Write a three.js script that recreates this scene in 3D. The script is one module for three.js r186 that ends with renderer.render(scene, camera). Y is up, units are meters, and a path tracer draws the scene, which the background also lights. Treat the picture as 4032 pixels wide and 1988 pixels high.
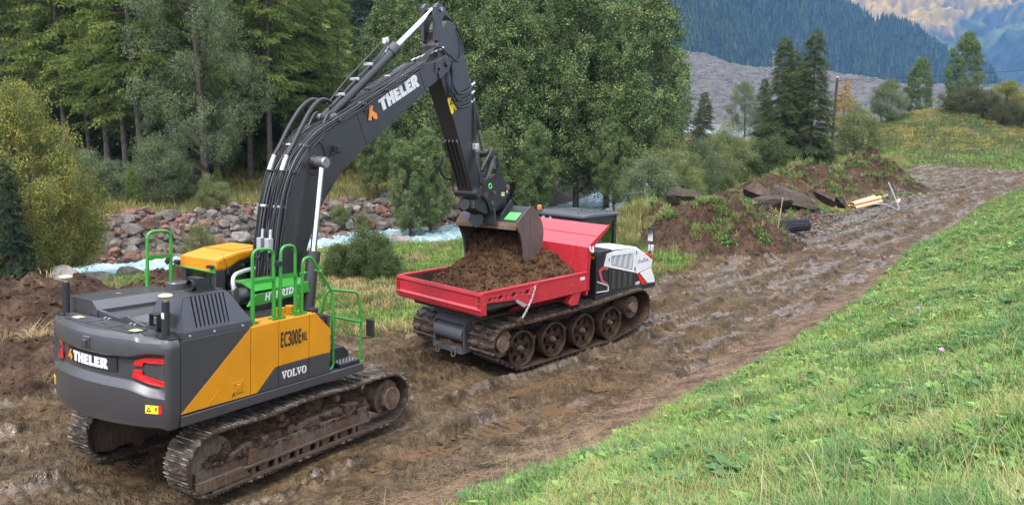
import * as THREE from 'three';
import { mergeGeometries, toCreasedNormals } from 'three/addons/utils/BufferGeometryUtils.js';
import { RoundedBoxGeometry } from 'three/addons/geometries/RoundedBoxGeometry.js';
import { TextGeometry } from 'three/addons/geometries/TextGeometry.js';
import { FontLoader } from 'three/addons/loaders/FontLoader.js';
import { MarchingCubes } from 'three/addons/objects/MarchingCubes.js';
import { createNoise2D, createNoise3D } from 'simplex-noise';

// ---------- camera, sky, sun, exposure ----------
const scene = new THREE.Scene();
const camera = new THREE.PerspectiveCamera(2 * Math.atan(994 / 3030) * 180 / Math.PI, 4032 / 1988, 0.1, 20000);
camera.position.set(0, 5.805, 0);
camera.rotation.x = -0.150;
camera.setViewOffset(4032, 1988, 0, 104, 4032, 1988);

const renderer = new THREE.WebGLRenderer();
renderer.toneMapping = THREE.LinearToneMapping;
renderer.toneMappingExposure = 3.9;
renderer.shadowMap.enabled = true;

{ // a bright, thinly overcast mountain sky
  const W = 256, H = 128, d = new Float32Array(W * H * 4);
  const n2 = createNoise3D(mulberry(5));
  for (let j = 0; j < H; j++) for (let i = 0; i < W; i++) {
    const up = ((j + 0.5) / H - 0.5) * Math.PI, az = ((i + 0.5) / W) * 2 * Math.PI, y = Math.sin(up);
    const x = Math.cos(az) * Math.cos(up), z = Math.sin(az) * Math.cos(up);
    const c = 0.5 + 0.5 * (n2(x * 2.2, y * 3.5, z * 2.2) * 0.65 + n2(x * 5, y * 8, z * 5) * 0.35);
    const k = y > 0 ? 0.72 + 0.42 * y : 0.32;
    const o = (j * W + i) * 4;
    const b = y > 0 ? 0.86 + 0.3 * c : 1;
    d[o] = k * b * (y > 0 ? 0.95 + 0.06 * c : 0.95); d[o + 1] = k * b * (y > 0 ? 0.985 : 1); d[o + 2] = k * b * (y > 0 ? 1.05 - 0.06 * c : 0.9); d[o + 3] = 1;
  }
  const t = new THREE.DataTexture(d, W, H, THREE.RGBAFormat, THREE.FloatType);
  t.mapping = THREE.EquirectangularReflectionMapping; t.magFilter = THREE.LinearFilter; t.needsUpdate = true;
  scene.background = t; scene.environment = t;
}
const sun = new THREE.DirectionalLight(new THREE.Color(1, 0.96, 0.9), 1.5);
sun.position.set(-14, 60, 12); sun.target.position.set(0, 0, -22);
sun.castShadow = true; sun.shadow.radius = 26; sun.shadow.mapSize.set(2048, 2048);
Object.assign(sun.shadow.camera, { left: -70, right: 70, top: 70, bottom: -70, near: 1, far: 200 });
scene.add(sun, sun.target);
scene.fog = new THREE.FogExp2(new THREE.Color(0.17, 0.42, 1.0), 0.00012);

// ---------- helpers ----------
function mulberry(a) { return () => { a = (a + 0x6d2b79f5) | 0; let t = Math.imul(a ^ (a >>> 15), 1 | a); t = (t + Math.imul(t ^ (t >>> 7), 61 | t)) ^ t; return ((t ^ (t >>> 14)) >>> 0) / 4294967296; }; }
const rnd = mulberry(77);
const R = (a, b) => a + (b - a) * rnd();
const V = (x, y, z) => new THREE.Vector3(x, y, z);
const N2 = createNoise2D(mulberry(11)), N3 = createNoise3D(mulberry(23));
const clamp = (x, a = 0, b = 1) => Math.max(a, Math.min(b, x));
const sm = (a, b, x) => { const t = clamp((x - a) / (b - a)); return t * t * (3 - 2 * t); };
const mix = (a, b, t) => a + (b - a) * t;
function curve(pts, t) { if (t <= pts[0][0]) return pts[0][1]; for (let i = 1; i < pts.length; i++) if (t <= pts[i][0]) { const u = (t - pts[i - 1][0]) / (pts[i][0] - pts[i - 1][0]); return mix(pts[i - 1][1], pts[i][1], u * u * (3 - 2 * u)); } return pts[pts.length - 1][1]; }
const fbm2 = (x, y, o = 4) => { let s = 0, a = 0.5; for (let i = 0; i < o; i++) { s += a * N2(x, y); x = x * 2.03 + 17.1; y = y * 2.03 - 9.3; a *= 0.5; } return s; };
const fbm3 = (x, y, z, o = 3) => { let s = 0, a = 0.5; for (let i = 0; i < o; i++) { s += a * N3(x, y, z); x = x * 2.03 + 5.1; y *= 2.03; z = z * 2.03 - 3.3; a *= 0.5; } return s; };
const lin = (r, g, b) => new THREE.Color().setRGB(r, g, b);
const shade = (a = 0.65, b = 1.3, w = 0.08) => { const k = R(a, b); return lin(k * R(1 - w, 1 + w), k, k * R(1 - w, 1 + w)); };
const used = new Map();
function numbered(n) { const k = used.get(n) || 0; used.set(n, k + 1); return k ? n + '_' + String(k).padStart(3, '0') : n; }

function prep(g) { if (g.index) g = g.toNonIndexed(); if (!g.attributes.normal) g.computeVertexNormals(); return g; }
function boxUV(g) { // uv in metres from the dominant axis of each face
  const p = g.attributes.position.array, n = p.length / 9, uv = new Float32Array(n * 6);
  for (let f = 0; f < n; f++) {
    const o = f * 9, ax = p[o + 3] - p[o], ay = p[o + 4] - p[o + 1], az = p[o + 5] - p[o + 2], bx = p[o + 6] - p[o], by = p[o + 7] - p[o + 1], bz = p[o + 8] - p[o + 2];
    const nx = Math.abs(ay * bz - az * by), ny = Math.abs(az * bx - ax * bz), nz = Math.abs(ax * by - ay * bx);
    const [i, j] = nx > ny && nx > nz ? [2, 1] : ny > nz ? [0, 2] : [0, 1];
    for (let k = 0; k < 3; k++) { uv[f * 6 + k * 2] = p[o + k * 3 + i]; uv[f * 6 + k * 2 + 1] = p[o + k * 3 + j]; }
  }
  g.setAttribute('uv', new THREE.BufferAttribute(uv, 2));
}
function join(list) {
  list = [].concat(list).map(prep);
  const col = list.some((g) => g.attributes.color);
  const out = list.map((g) => {
    const h = new THREE.BufferGeometry(); h.setAttribute('position', g.attributes.position); h.setAttribute('normal', g.attributes.normal);
    if (col) h.setAttribute('color', g.attributes.color || new THREE.BufferAttribute(new Float32Array(g.attributes.position.count * 3).fill(1), 3));
    return h;
  });
  const g = out.length > 1 ? mergeGeometries(out) : out[0];
  boxUV(g); return g;
}
function obj(name, geos, mat, parent = scene) {
  const m = new THREE.Mesh(geos.isBufferGeometry && geos.userData.done ? geos : join(geos), mat);
  m.name = parent === scene ? numbered(name) : name; m.castShadow = m.receiveShadow = true; parent.add(m); return m;
}
function grp(name, parent = scene) { const g = new THREE.Group(); g.name = parent === scene ? numbered(name) : name; parent.add(g); return g; }
function tag(o, label, category, group, kind) { if (label) o.userData.label = label; if (category) o.userData.category = category; if (group) o.userData.group = group; if (kind) o.userData.kind = kind; return o; }
const box = (w, h, d, x = 0, y = 0, z = 0) => new THREE.BoxGeometry(w, h, d).translate(x, y, z);
const rbox = (w, h, d, x = 0, y = 0, z = 0, r = 0.015) => new RoundedBoxGeometry(w, h, d, 2, Math.min(r, w / 2.01, h / 2.01, d / 2.01)).translate(x, y, z);
const span = (x0, x1, y0, y1, z0, z1, r) => r ? rbox(x1 - x0, y1 - y0, z1 - z0, (x0 + x1) / 2, (y0 + y1) / 2, (z0 + z1) / 2, r) : box(x1 - x0, y1 - y0, z1 - z0, (x0 + x1) / 2, (y0 + y1) / 2, (z0 + z1) / 2);
function rod(a, b, r0, r1 = r0, seg = 14) { // cylinder between two points
  const A = V(...a), B = V(...b), L = A.distanceTo(B), g = new THREE.CylinderGeometry(r1, r0, L, seg);
  g.translate(0, L / 2, 0); g.applyQuaternion(new THREE.Quaternion().setFromUnitVectors(V(0, 1, 0), B.clone().sub(A).normalize())); return g.translate(A.x, A.y, A.z);
}
function tube(pts, r, seg = 40, rad = 8, tension = 0.5) { return new THREE.TubeGeometry(new THREE.CatmullRomCurve3(pts.map((p) => V(...p)), false, 'catmullrom', tension), seg, r, rad); }
function bent(pts, r, fillet = 0.08, rad = 8) { // a pipe with rounded corners
  const P = pts.map((p) => V(...p)), path = new THREE.CurvePath(); let last = P[0];
  for (let i = 1; i < P.length - 1; i++) {
    const a = P[i].clone().sub(P[i - 1]), b = P[i + 1].clone().sub(P[i]), f = Math.min(fillet, a.length() * 0.45, b.length() * 0.45);
    const s = P[i].clone().addScaledVector(a.normalize(), -f), e = P[i].clone().addScaledVector(b.normalize(), f);
    path.add(new THREE.LineCurve3(last, s)); path.add(new THREE.QuadraticBezierCurve3(s, P[i], e)); last = e;
  }
  path.add(new THREE.LineCurve3(last, P[P.length - 1]));
  return new THREE.TubeGeometry(path, Math.max(6, P.length * 12), r, rad);
}
function prism(pts, z0, z1, bev = 0.01, holes = []) { // polygon in x, y pushed along z
  const s = new THREE.Shape(pts.map((p) => new THREE.Vector2(p[0], p[1])));
  for (const h of holes) s.holes.push(new THREE.Path(h.map((p) => new THREE.Vector2(p[0], p[1]))));
  const b = Math.min(bev, (z1 - z0) * 0.45);
  const g = new THREE.ExtrudeGeometry(s, { depth: z1 - z0 - 2 * b, bevelEnabled: b > 0, bevelThickness: b, bevelSize: b, bevelOffset: -b, bevelSegments: 2, curveSegments: 12 });
  return g.translate(0, 0, z0 + b);
}
const pzy = (g) => g.rotateY(-Math.PI / 2); // a prism drawn in (z, y) and pushed along -x
function spline(pts, n, closed = false) { return new THREE.CatmullRomCurve3(pts.map((p) => V(p[0], p[1], 0)), closed, 'centripetal').getPoints(n).map((p) => [p.x, p.y]); }
function lumpy(g, amp, f, seed = 0) { // push the surface of a mesh in and out along its normals
  const p = g.attributes.position, n = g.attributes.normal;
  for (let i = 0; i < p.count; i++) { const x = p.getX(i), y = p.getY(i), z = p.getZ(i), d = amp * fbm3(x * f + seed, y * f, z * f, 3); p.setXYZ(i, x + n.getX(i) * d, y + n.getY(i) * d, z + n.getZ(i) * d); }
  g.computeVertexNormals(); return g;
}
function tint(g, f) { g = prep(g); const p = g.attributes.position, c = new Float32Array(p.count * 3); for (let i = 0; i < p.count; i++) { const k = f(p.getX(i), p.getY(i), p.getZ(i)); c[i * 3] = k[0]; c[i * 3 + 1] = k[1]; c[i * 3 + 2] = k[2]; } g.setAttribute('color', new THREE.BufferAttribute(c, 3)); return g; }
const boulderCache = [];
function boulder(seed, flat = 0.7, det = 3, nc = 11, c0 = 0.29, c1 = 0.17) { // a broken, faceted stone of about 1 m
  const r = mulberry(seed * 91 + 7), g = new THREE.IcosahedronGeometry(0.5, det), p = g.attributes.position, cuts = [];
  for (let i = 0; i < nc; i++) cuts.push([V(r() - 0.5, r() - 0.5, r() - 0.5).normalize(), c0 + c1 * r()]);
  const v = V(0, 0, 0);
  for (let i = 0; i < p.count; i++) {
    v.fromBufferAttribute(p, i);
    for (const [n, d] of cuts) { const k = v.dot(n) - d; if (k > 0) v.addScaledVector(n, -k * 0.985); }
    v.multiplyScalar(1 + 0.05 * N3(v.x * 3 + seed, v.y * 3, v.z * 3) + 0.025 * N3(v.x * 11, v.y * 11 + seed, v.z * 11));
    p.setXYZ(i, v.x, v.y * flat, v.z);
  }
  return toCreasedNormals(g, 0.38);
}

// ---------- textures (tileable noise) ----------
function periodic(seed) {
  const r = mulberry(seed), perm = new Float32Array(65536); for (let i = 0; i < 65536; i++) perm[i] = r();
  const h = (x, y, p) => perm[((((y % p) + p) % p) * 251 + (((x % p) + p) % p)) & 65535];
  return (x, y, p) => { const i = Math.floor(x), j = Math.floor(y); let u = x - i, v = y - j; u = u * u * (3 - 2 * u); v = v * v * (3 - 2 * v); return mix(mix(h(i, j, p), h(i + 1, j, p), u), mix(h(i, j + 1, p), h(i + 1, j + 1, p), u), v); };
}
function field(n, seed, freqs) { // sum of [frequency, weight, ridged]
  const f = periodic(seed), a = new Float32Array(n * n); let lo = 9, hi = -9;
  for (let y = 0; y < n; y++) for (let x = 0; x < n; x++) {
    let s = 0; for (const [fx, w, ridge, fy] of freqs) { let k = f((x / n) * fx + fx * 0.37, (y / n) * (fy || fx), Math.max(fx, fy || fx)); if (ridge) k = 1 - Math.abs(2 * k - 1); s += w * k; }
    a[y * n + x] = s; if (s < lo) lo = s; if (s > hi) hi = s;
  }
  for (let i = 0; i < a.length; i++) a[i] = (a[i] - lo) / (hi - lo);
  return a;
}
function tex(a, n, pick, srgb, rep = 1) {
  const d = new Uint8Array(n * n * 4);
  for (let i = 0; i < n * n; i++) { const c = pick(a[i], i); d[i * 4] = 255 * clamp(c[0]); d[i * 4 + 1] = 255 * clamp(c[1]); d[i * 4 + 2] = 255 * clamp(c[2]); d[i * 4 + 3] = 255; }
  const t = new THREE.DataTexture(d, n, n); t.wrapS = t.wrapT = THREE.RepeatWrapping; t.magFilter = THREE.LinearFilter; t.minFilter = THREE.LinearMipmapLinearFilter; t.repeat.set(rep, rep);
  if (srgb) t.colorSpace = THREE.SRGBColorSpace; t.needsUpdate = true; return t;
}
const grey = (v) => [v, v, v];
const fA = field(512, 3, [[4, 1], [9, 0.6], [23, 0.45], [61, 0.35], [140, 0.3]]);
const fClod = field(512, 4, [[7, 0.7, 1], [17, 0.8, 1], [37, 0.7, 1], [83, 0.5], [170, 0.4]]);
const fRock = field(512, 6, [[5, 1], [13, 0.6, 1], [31, 0.5], [83, 0.5], [180, 0.35]]);
const fBark = field(512, 8, [[40, 0.8, 1, 8], [90, 0.5, 0, 20], [150, 0.4], [8, 0.5]]);
const fGrime = field(512, 9, [[3, 0.8], [11, 0.5], [43, 0.3], [120, 0.55], [220, 0.6]]);
const T = {
  mudCol: tex(fA, 512, (v, i) => { const k = 0.5 + 0.55 * v + 0.42 * (fClod[i] - 0.45); return [k, k * (0.97 + 0.03 * v), k * (0.94 + 0.05 * v)]; }, true, 0.45),
  mudBump: tex(fClod, 512, grey, false, 0.9), mudRough: tex(fA, 512, (v) => grey(0.42 + 0.62 * v), false, 0.35),
  rockCol: tex(fRock, 512, (v, i) => { const k = 0.58 + 0.5 * v, w = fA[i]; return [k * (0.97 + 0.1 * w), k, k * (1.02 - 0.1 * w)]; }, true, 0.7), rockBump: tex(fRock, 512, grey, false, 0.8),
  barkCol: tex(fBark, 512, (v) => grey(0.45 + 0.6 * v), true, 0.8), barkBump: tex(fBark, 512, grey, false, 0.8),
  grimeCol: tex(fGrime, 512, (v) => { const k = 0.9 + 0.12 * v; return [k, k * 0.995, k * 0.985]; }, true, 0.5), grimeRough: tex(fGrime, 512, (v) => grey(0.7 + 0.5 * v), false, 0.6),
  dirtCol: tex(fGrime, 512, (v, i) => { const k = 0.55 * sm(0.55, 0.9, v) + 0.35 * sm(0.5, 0.85, fA[i]); return [mix(1, 0.62, k), mix(1, 0.6, k), mix(1, 0.56, k)]; }, true, 0.6),
  streak: tex(fBark, 512, (v, i) => { const k = sm(0.5, 0.8, 0.6 * v + 0.5 * fA[i]); return [mix(0.36, 0.40, k), mix(0.285, 0.36, k), mix(0.225, 0.325, k)].map((c) => c * (0.8 + 0.35 * fGrime[i])); }, true, 0.5),
  fineBump: tex(fGrime, 512, grey, false, 1.3),
};
{ // scraped and dusty paint for the load bed
  const n = 1024, cv = document.createElement('canvas'); cv.width = cv.height = n; const x = cv.getContext('2d'), q = mulberry(404); x.fillStyle = 'rgb(172,36,46)'; x.fillRect(0, 0, n, n);
  for (let i = 0; i < 900; i++) { const px = q() * n, py = q() * n, v = q(), l = 10 + 110 * q() * q(), a = v < 0.6 ? 1.57 + (q() - 0.5) * 0.5 : (q() - 0.5) * 1.2; x.strokeStyle = v < 0.72 ? `rgba(${215 + 30 * q()},${105 + 70 * q()},${110 + 70 * q()},${0.15 + 0.5 * q()})` : `rgba(84,40,32,${0.2 + 0.5 * q()})`; x.lineWidth = 1 + 5 * q() * q(); x.beginPath(); x.moveTo(px, py); x.lineTo(px + Math.cos(a) * l, py + Math.sin(a) * l); x.stroke(); }
  for (let i = 0; i < 140; i++) { const px = q() * n, py = q() * n, r = 2 + 14 * q() * q(); x.fillStyle = `rgba(${80 + 40 * q()},${48 + 20 * q()},40,${0.25 + 0.45 * q()})`; x.beginPath(); for (let k = 0; k < 9; k++) { const a = k / 9 * 6.283, rr = r * (0.5 + q()); x.lineTo(px + rr * Math.cos(a), py + rr * 0.6 * Math.sin(a)); } x.fill(); }
  const t = new THREE.CanvasTexture(cv); t.wrapS = t.wrapT = THREE.RepeatWrapping; t.repeat.set(0.7, 0.7); t.colorSpace = THREE.SRGBColorSpace; T.scrape = t;
}
const mat = (c, rough = 0.6, o = {}) => new THREE.MeshPhysicalMaterial({ color: c, roughness: rough, side: THREE.DoubleSide, specularIntensity: rough >= 0.75 ? 0.25 : 1, ...o });
const paint = (c, rough = 0.38, o = {}) => new THREE.MeshPhysicalMaterial({ color: c, roughness: rough, map: T.grimeCol, roughnessMap: T.grimeRough, clearcoat: 0.35, clearcoatRoughness: 0.28, side: THREE.DoubleSide, ...o });
const MT = {
  grey: paint(lin(0.047, 0.0465, 0.05), 0.36, { clearcoat: 0.45, clearcoatRoughness: 0.32 }), greyDark: paint(lin(0.0255, 0.0238, 0.0232), 0.46), yellow: paint(lin(0.62, 0.25, 0.003), 0.45, { clearcoat: 0.2 }), green: paint(lin(0.032, 0.25, 0.026), 0.42),
  black: mat(lin(0.014, 0.014, 0.015), 0.6, { roughnessMap: T.grimeRough }), rubber: mat(lin(0.018, 0.018, 0.019), 0.55),
  steel: mat(lin(0.35, 0.34, 0.33), 0.38, { metalness: 0.85, roughnessMap: T.grimeRough }), chrome: mat(lin(0.62, 0.62, 0.61), 0.16, { metalness: 1 }), silver: mat(lin(0.5, 0.5, 0.5), 0.4, { metalness: 0.6 }),
  white: mat(lin(0.6, 0.6, 0.59), 0.5), red: paint(lin(0.42, 0.015, 0.024), 0.42), redLens: paint(lin(0.62, 0.012, 0.014), 0.25), orange: paint(lin(0.85, 0.27, 0.02), 0.4), navy: mat(lin(0.01, 0.018, 0.055), 0.5),
  stickerYellow: mat(lin(0.8, 0.6, 0.03), 0.5), cream: mat(lin(0.52, 0.47, 0.27), 0.45), stickerGreen: mat(lin(0.1, 0.72, 0.11), 0.5),
  glass: new THREE.MeshPhysicalMaterial({ color: lin(0.62, 0.72, 0.68), roughness: 0.03, transmission: 1, thickness: 0, ior: 1.5, side: THREE.DoubleSide }),
  mud: mat(lin(0.076, 0.047, 0.03), 0.8, { map: T.mudCol, bumpMap: T.mudBump, bumpScale: 0.02, roughnessMap: T.mudRough }),
  mudDry: mat(lin(0.16, 0.112, 0.08), 0.9, { map: T.mudCol, bumpMap: T.mudBump, bumpScale: 0.012 }),
  shoe: mat(lin(1, 1, 1), 0.62, { vertexColors: true, map: T.mudCol, bumpMap: T.mudBump, bumpScale: 0.012 }),
  muddySteel: mat(lin(1, 1, 1), 0.75, { map: T.streak, bumpMap: T.mudBump, bumpScale: 0.006 }),
  soil: mat(lin(0.12, 0.065, 0.035), 0.95, { map: T.mudCol, bumpMap: T.mudBump, bumpScale: 0.03 }),
  bark: mat(lin(0.17, 0.14, 0.115), 0.95, { map: T.barkCol, bumpMap: T.barkBump, bumpScale: 0.03 }), barkPale: mat(lin(0.24, 0.22, 0.19), 0.9, { map: T.barkCol, bumpMap: T.barkBump, bumpScale: 0.015 }),
  wood: mat(lin(0.5, 0.36, 0.22), 0.8, { map: T.barkCol }), poleWood: mat(lin(0.11, 0.085, 0.068), 0.9, { map: T.barkCol }),
};
const font = { sans: await new FontLoader().loadAsync('fonts/droid/droid_sans_bold.typeface.json'), serif: await new FontLoader().loadAsync('fonts/droid/droid_serif_bold.typeface.json') };
function text(s, f, h, o = {}) { // flat lettering in x, y, lower left corner at 0
  const g = new TextGeometry(s, { font: font[f], size: 1, depth: 0.02, curveSegments: 4, bevelEnabled: !!o.bold, bevelThickness: 0.004, bevelSize: o.bold || 0, bevelSegments: 1 });
  g.computeBoundingBox(); const b = g.boundingBox, k = h / (b.max.y - b.min.y);
  g.translate(-b.min.x, -b.min.y, 0); const w = (b.max.x - b.min.x) * k;
  g.scale(o.width ? k * o.width / w : k, k, 0.2); if (o.slant) g.applyMatrix4(new THREE.Matrix4().set(1, o.slant, 0, 0, 0, 1, 0, 0, 0, 0, 1, 0, 0, 0, 0, 1)); return g;
}
// ---------- terrain ----------
// along the road t, across it n (positive towards the camera)
const TX = 0.69, TZ = -0.724, NX = 0.724, NZ = 0.69;
const tn = (x, z) => [TX * x + TZ * z, NX * x + NZ * z];
const xz = (t, n) => [TX * t + NX * n, TZ * t + NZ * n];
const roadY = [[-30, 1.4], [-12, 1.05], [0, 0.46], [6.26, 0], [10, -0.27], [15, -0.49], [22, -0.58], [45, -0.52], [70, -0.15], [100, 0.6], [150, 1.2]];
const toeN = [[-30, -8.6], [6, -8.75], [16, -9.2], [26, -9.7], [40, -11.0], [60, -12.3], [90, -13], [150, -10]];
const leftN = [[-30, -27], [2, -25.5], [5, -24.5], [8, -21], [11, -17.6], [14, -16.6], [26, -16.2], [40, -16.6], [50, -17.6], [58, -17.5], [66, -20], [78, -25], [95, -26], [150, -20]];
const stripW = [[-20, 1.8], [14, 1.75], [24, 1.45], [30, 0.7], [40, 0.25], [90, 0.2]];
const nearN = [[-20, -36], [9, -36.8], [20, -36.8], [25.6, -33.7], [29.3, -33], [40, -33.5], [60, -37], [90, -47], [130, -70]];
const farN = [[-20, -41], [11, -40.9], [14, -39.5], [23.6, -38.9], [27, -39], [32.6, -37.4], [45, -38.5], [60, -43], [90, -54], [130, -78]];
const WATER = -1.75;
const humps = [ // x, z, rx, rz, turn, height, bare soil
  [9.7, -35.0, 3.2, 2.3, 0.4, 2.25, 0.96], [13.0, -38.6, 3.0, 1.6, 0.75, 1.25, 0.95], [6.4, -36.6, 2.6, 2.8, 0.2, 1.5, 0.1], [16.4, -43, 3.0, 1.5, 0.75, 1.0, 0.95],
  [20.4, -53.5, 4.4, 2.8, 0.5, 2.5, 0.9], [26.6, -57, 3.6, 2.8, 0.5, 2.9, 0.9], [16.2, -49.5, 3.6, 2.4, 0.6, 1.7, 0.9],
  [-12.4, -19.2, 3.4, 2.6, 0.6, 1.5, 1], [-10.2, -15.6, 2.2, 1.6, 0.4, 0.75, 1], [-11.2, -24.4, 1.5, 1.2, 0.5, 1.2, 1], [-9.4, -25.4, 1.6, 1.2, 0.5, 1.1, 1], [-13.6, -24.4, 1.4, 1.0, 0.5, 0.5, 1], [-15.6, -23.2, 2.2, 1.0, 0.6, 0.45, 0.3],
];
function humpAt(x, z) { let h = 0, bare = 0; for (const [cx, cz, rx, rz, a, k, b] of humps) { const dx = x - cx, dz = z - cz, u = (dx * Math.cos(a) - dz * Math.sin(a)) / rx, v = (dx * Math.sin(a) + dz * Math.cos(a)) / rz, r2 = u * u + v * v; if (r2 > 4) continue; const e = Math.exp(-r2 * 1.25); const add = k * e * (1 + 0.32 * fbm2(x * 0.9 + cx, z * 0.9, 3)); if (add > h * 0.2 && e > 0.12) bare = Math.max(bare, b); h += add * (1 - 0.35 * clamp(h / 2)); } return [h, bare]; }
function hillAt(x, z) { // grassy knoll beyond the road
  const a = Math.exp(-(((x - 80) / 24) ** 2) - (((z + 116) / 17) ** 2)), b = Math.exp(-(((x - 56) / 12) ** 2) - (((z + 102) / 11) ** 2));
  return 6.4 * a + 4.4 * b + 0.35 * (a + b) * fbm2(x * 0.12, z * 0.12, 3);
}
function height(x, z, detail = true) {
  const [t, n] = tn(x, z), yR = curve(roadY, t), toe = curve(toeN, t), lf = curve(leftN, t), nn = curve(nearN, t), fn = curve(farN, t);
  let y = yR - 0.55 * sm(58, 80, t);
  const sw = curve(stripW, t), d = n - toe;
  if (d > 0) { const s1 = Math.min(d, sw); y += 0.34 * s1 + 0.45 * Math.max(0, Math.min(d, 8.2) - sw) + 0.08 * Math.max(0, d - 8.2) + 0.14 * fbm2(x * 0.35, z * 0.35, 3) * sm(0.5, 3, d) + 0.04 * N2(x * 1.6, z * 1.6) * sm(0.8, 2, d); }
  if (n < lf) { const m = lf - n; y = mix(y, Math.min(y, curve([[-30, -0.2], [6, -0.5], [14, -0.72], [30, -0.6], [60, 0.1], [90, 0.9], [150, 1.4]], t)), sm(0, 3, m)) + 0.1 * fbm2(x * 0.3, z * 0.3, 3); }
  if (n < nn + 6) { const bank = sm(nn + 6.5, nn + 0.3, n); y = mix(y, WATER - 0.08, Math.pow(bank, 0.8)); }
  if (n < nn) { y = WATER - 0.55 * sm(nn, nn - 1.2, n); const up = sm(fn + 0.6, fn - 3.2, n); y = mix(y, 0.1 + 0.3 * fbm2(x * 0.15, z * 0.15, 3), up); if (n < fn - 3) y += 0.02 * (fn - 3 - n) + 0.25 * fbm2(x * 0.2 + 9, z * 0.2, 3); }
  const dist = Math.hypot(x, z); if (dist > 95) y -= 9 * sm(110, 230, dist);
  y += humpAt(x, z)[0] + hillAt(x, z);
  if (detail) { const zn = zone(x, z, t, n, toe, lf); if (zn >= 2) y += mudDetail(x, z, t, n, toe, zn); }
  return y;
}
const lanes = [[1.0, 0.5], [2.15, 0.52], [3.6, 0.5], [4.8, 0.5], [6.1, 0.42]];
function mudDetail(x, z, t, n, toe, zn) {
  const rx = x - 0.47, rz = z + 20.29, df = 0.698 * rx - 0.716 * rz, dr = 0.716 * rx + 0.698 * rz, ex = x + 4.6, ez = z + 13.04, ef = 0.519 * ex - 0.855 * ez, er = 0.855 * ex + 0.519 * ez; // ground pressed down by the machines
  const press = Math.max(sm(3.1, 2.3, Math.abs(df)) * sm(1.75, 1.5, Math.abs(dr)), sm(2.7, 2.2, Math.abs(ef)) * sm(1.75, 1.55, Math.abs(er)));
  return mudRelief(x, z, t, n, toe, zn) * (1 - 0.6 * press) - 0.085 * press;
}
function mudRelief(x, z, t, n, toe, zn) {
  const d = toe - n; let inLane = 0, y = 0.05 * fbm2(x * 0.8, z * 0.8, 3);
  if (zn === 3) return y + 0.05 * Math.abs(N2(x * 2.3, z * 2.3)) + 0.035 * N2(x * 6.1, z * 6.1) + 0.02 * N2(x * 13, z * 13); // heaped soil
  if (d < 0.1) return y * 0.5 + 0.012 * N2(t * 0.8, n * 9) + 0.016 * N2(x * 5, z * 5) + 0.008 * N2(x * 14, z * 14) + 0.02 * Math.abs(N2(t * 0.5, n * 4)); // scraped strip along the bank
  for (let i = 0; i < lanes.length; i++) {
    const [c0, w] = lanes[i], c = c0 + 0.28 * N2(t * 0.07, i * 5.3), u = Math.abs(d - c) / w;
    if (u < 1.5) { const on = sm(1, 0.85, u), k = clamp(0.55 + 0.9 * N2(t * 0.22 + i * 7, n * 0.5)); const ph = t / 0.205 + 0.12 * N2(t, i); const tooth = Math.abs((ph % 1 + 1) % 1 - 0.5) * 2; y += on * (-0.05 * k - 0.03) + on * k * 0.05 * sm(0.25, 0.75, tooth) + 0.085 * Math.exp(-(((u - 1.14) / 0.15) ** 2)) * (0.75 + 0.5 * N2(t * 0.9, i * 3)); inLane = Math.max(inLane, on); }
  }
  const rough = 0.6 + 0.7 * clamp(0.5 + N2(x * 0.35, z * 0.35));
  return y + rough * (1 - 0.55 * inLane) * (0.04 * (1 - Math.abs(N2(x * 2.2, z * 2.2))) + 0.032 * N2(x * 4.7, z * 4.7) + 0.04 * Math.abs(N2(x * 7.3, z * 7.3)) + 0.024 * N2(x * 15, z * 15)) - 0.03;
}
// 0 grass, 1 river bed and stones, 2 mud, 3 heaped bare soil
function zone(x, z, t, n, toe, lf) {
  const w = 0.3 * N2(x * 0.9, z * 0.9) + 0.14 * N2(x * 3.1, z * 3.1);
  const [h, bare] = humpAt(x, z);
  if (h > 0.22 + 0.12 * w && bare > 0 && bare > 0.5 + 0.62 * N2(x * 0.8 + 3, z * 0.8) * (bare < 0.95 ? 1 : 0.3) + 0.25 * N2(x * 2.9, z * 2.9) * (bare < 0.95 ? 1 : 0)) return 3;
  if (n > toe) return n < toe + curve(stripW, t) + 0.45 * w + 0.16 * N2(x * 4, z * 4) ? 2 : 0;
  if (n > lf + w * 1.6 && t < 90 + 4 * w) return h > 0.3 && bare < 0.5 ? 0 : 2;
  const nn = curve(nearN, t), fn = curve(farN, t);
  if (n < nn + 0.7 + w && n > fn - 3.4 + w) return 1;
  return 0;
}
function steps(a, b, f) { const o = [a]; let v = a; while (v < b) { v += f(v); o.push(Math.min(v, b)); } return o; }
const wetMask = (x, z, t) => 0.8 * N2(t * 0.14, (NX * x + NZ * z) * 0.9 + 8) + 0.5 * N2(t * 0.6, (NX * x + NZ * z) * 2.6) + 0.4 * N2(x * 2.5, z * 2.5);
const GM = {
  turf: mat(lin(1, 1, 1), 0.95, { vertexColors: true, map: T.mudCol, bumpMap: T.mudBump, bumpScale: 0.03 }),
  mudRoad: mat(lin(1, 1, 1), 0.92, { vertexColors: true, map: T.mudCol, bumpMap: T.mudBump, bumpScale: 0.05, roughnessMap: T.mudRough }),
  wet: mat(lin(1, 1, 1), 0.36, { vertexColors: true, map: T.mudCol, bumpMap: T.mudBump, bumpScale: 0.018, roughnessMap: T.mudRough }),
  soil: mat(lin(1, 1, 1), 0.95, { vertexColors: true, map: T.mudCol, bumpMap: T.mudBump, bumpScale: 0.035 }),
  bed: mat(lin(0.16, 0.145, 0.13), 0.85, { map: T.rockCol, bumpMap: T.rockBump, bumpScale: 0.05 }),
};
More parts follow.
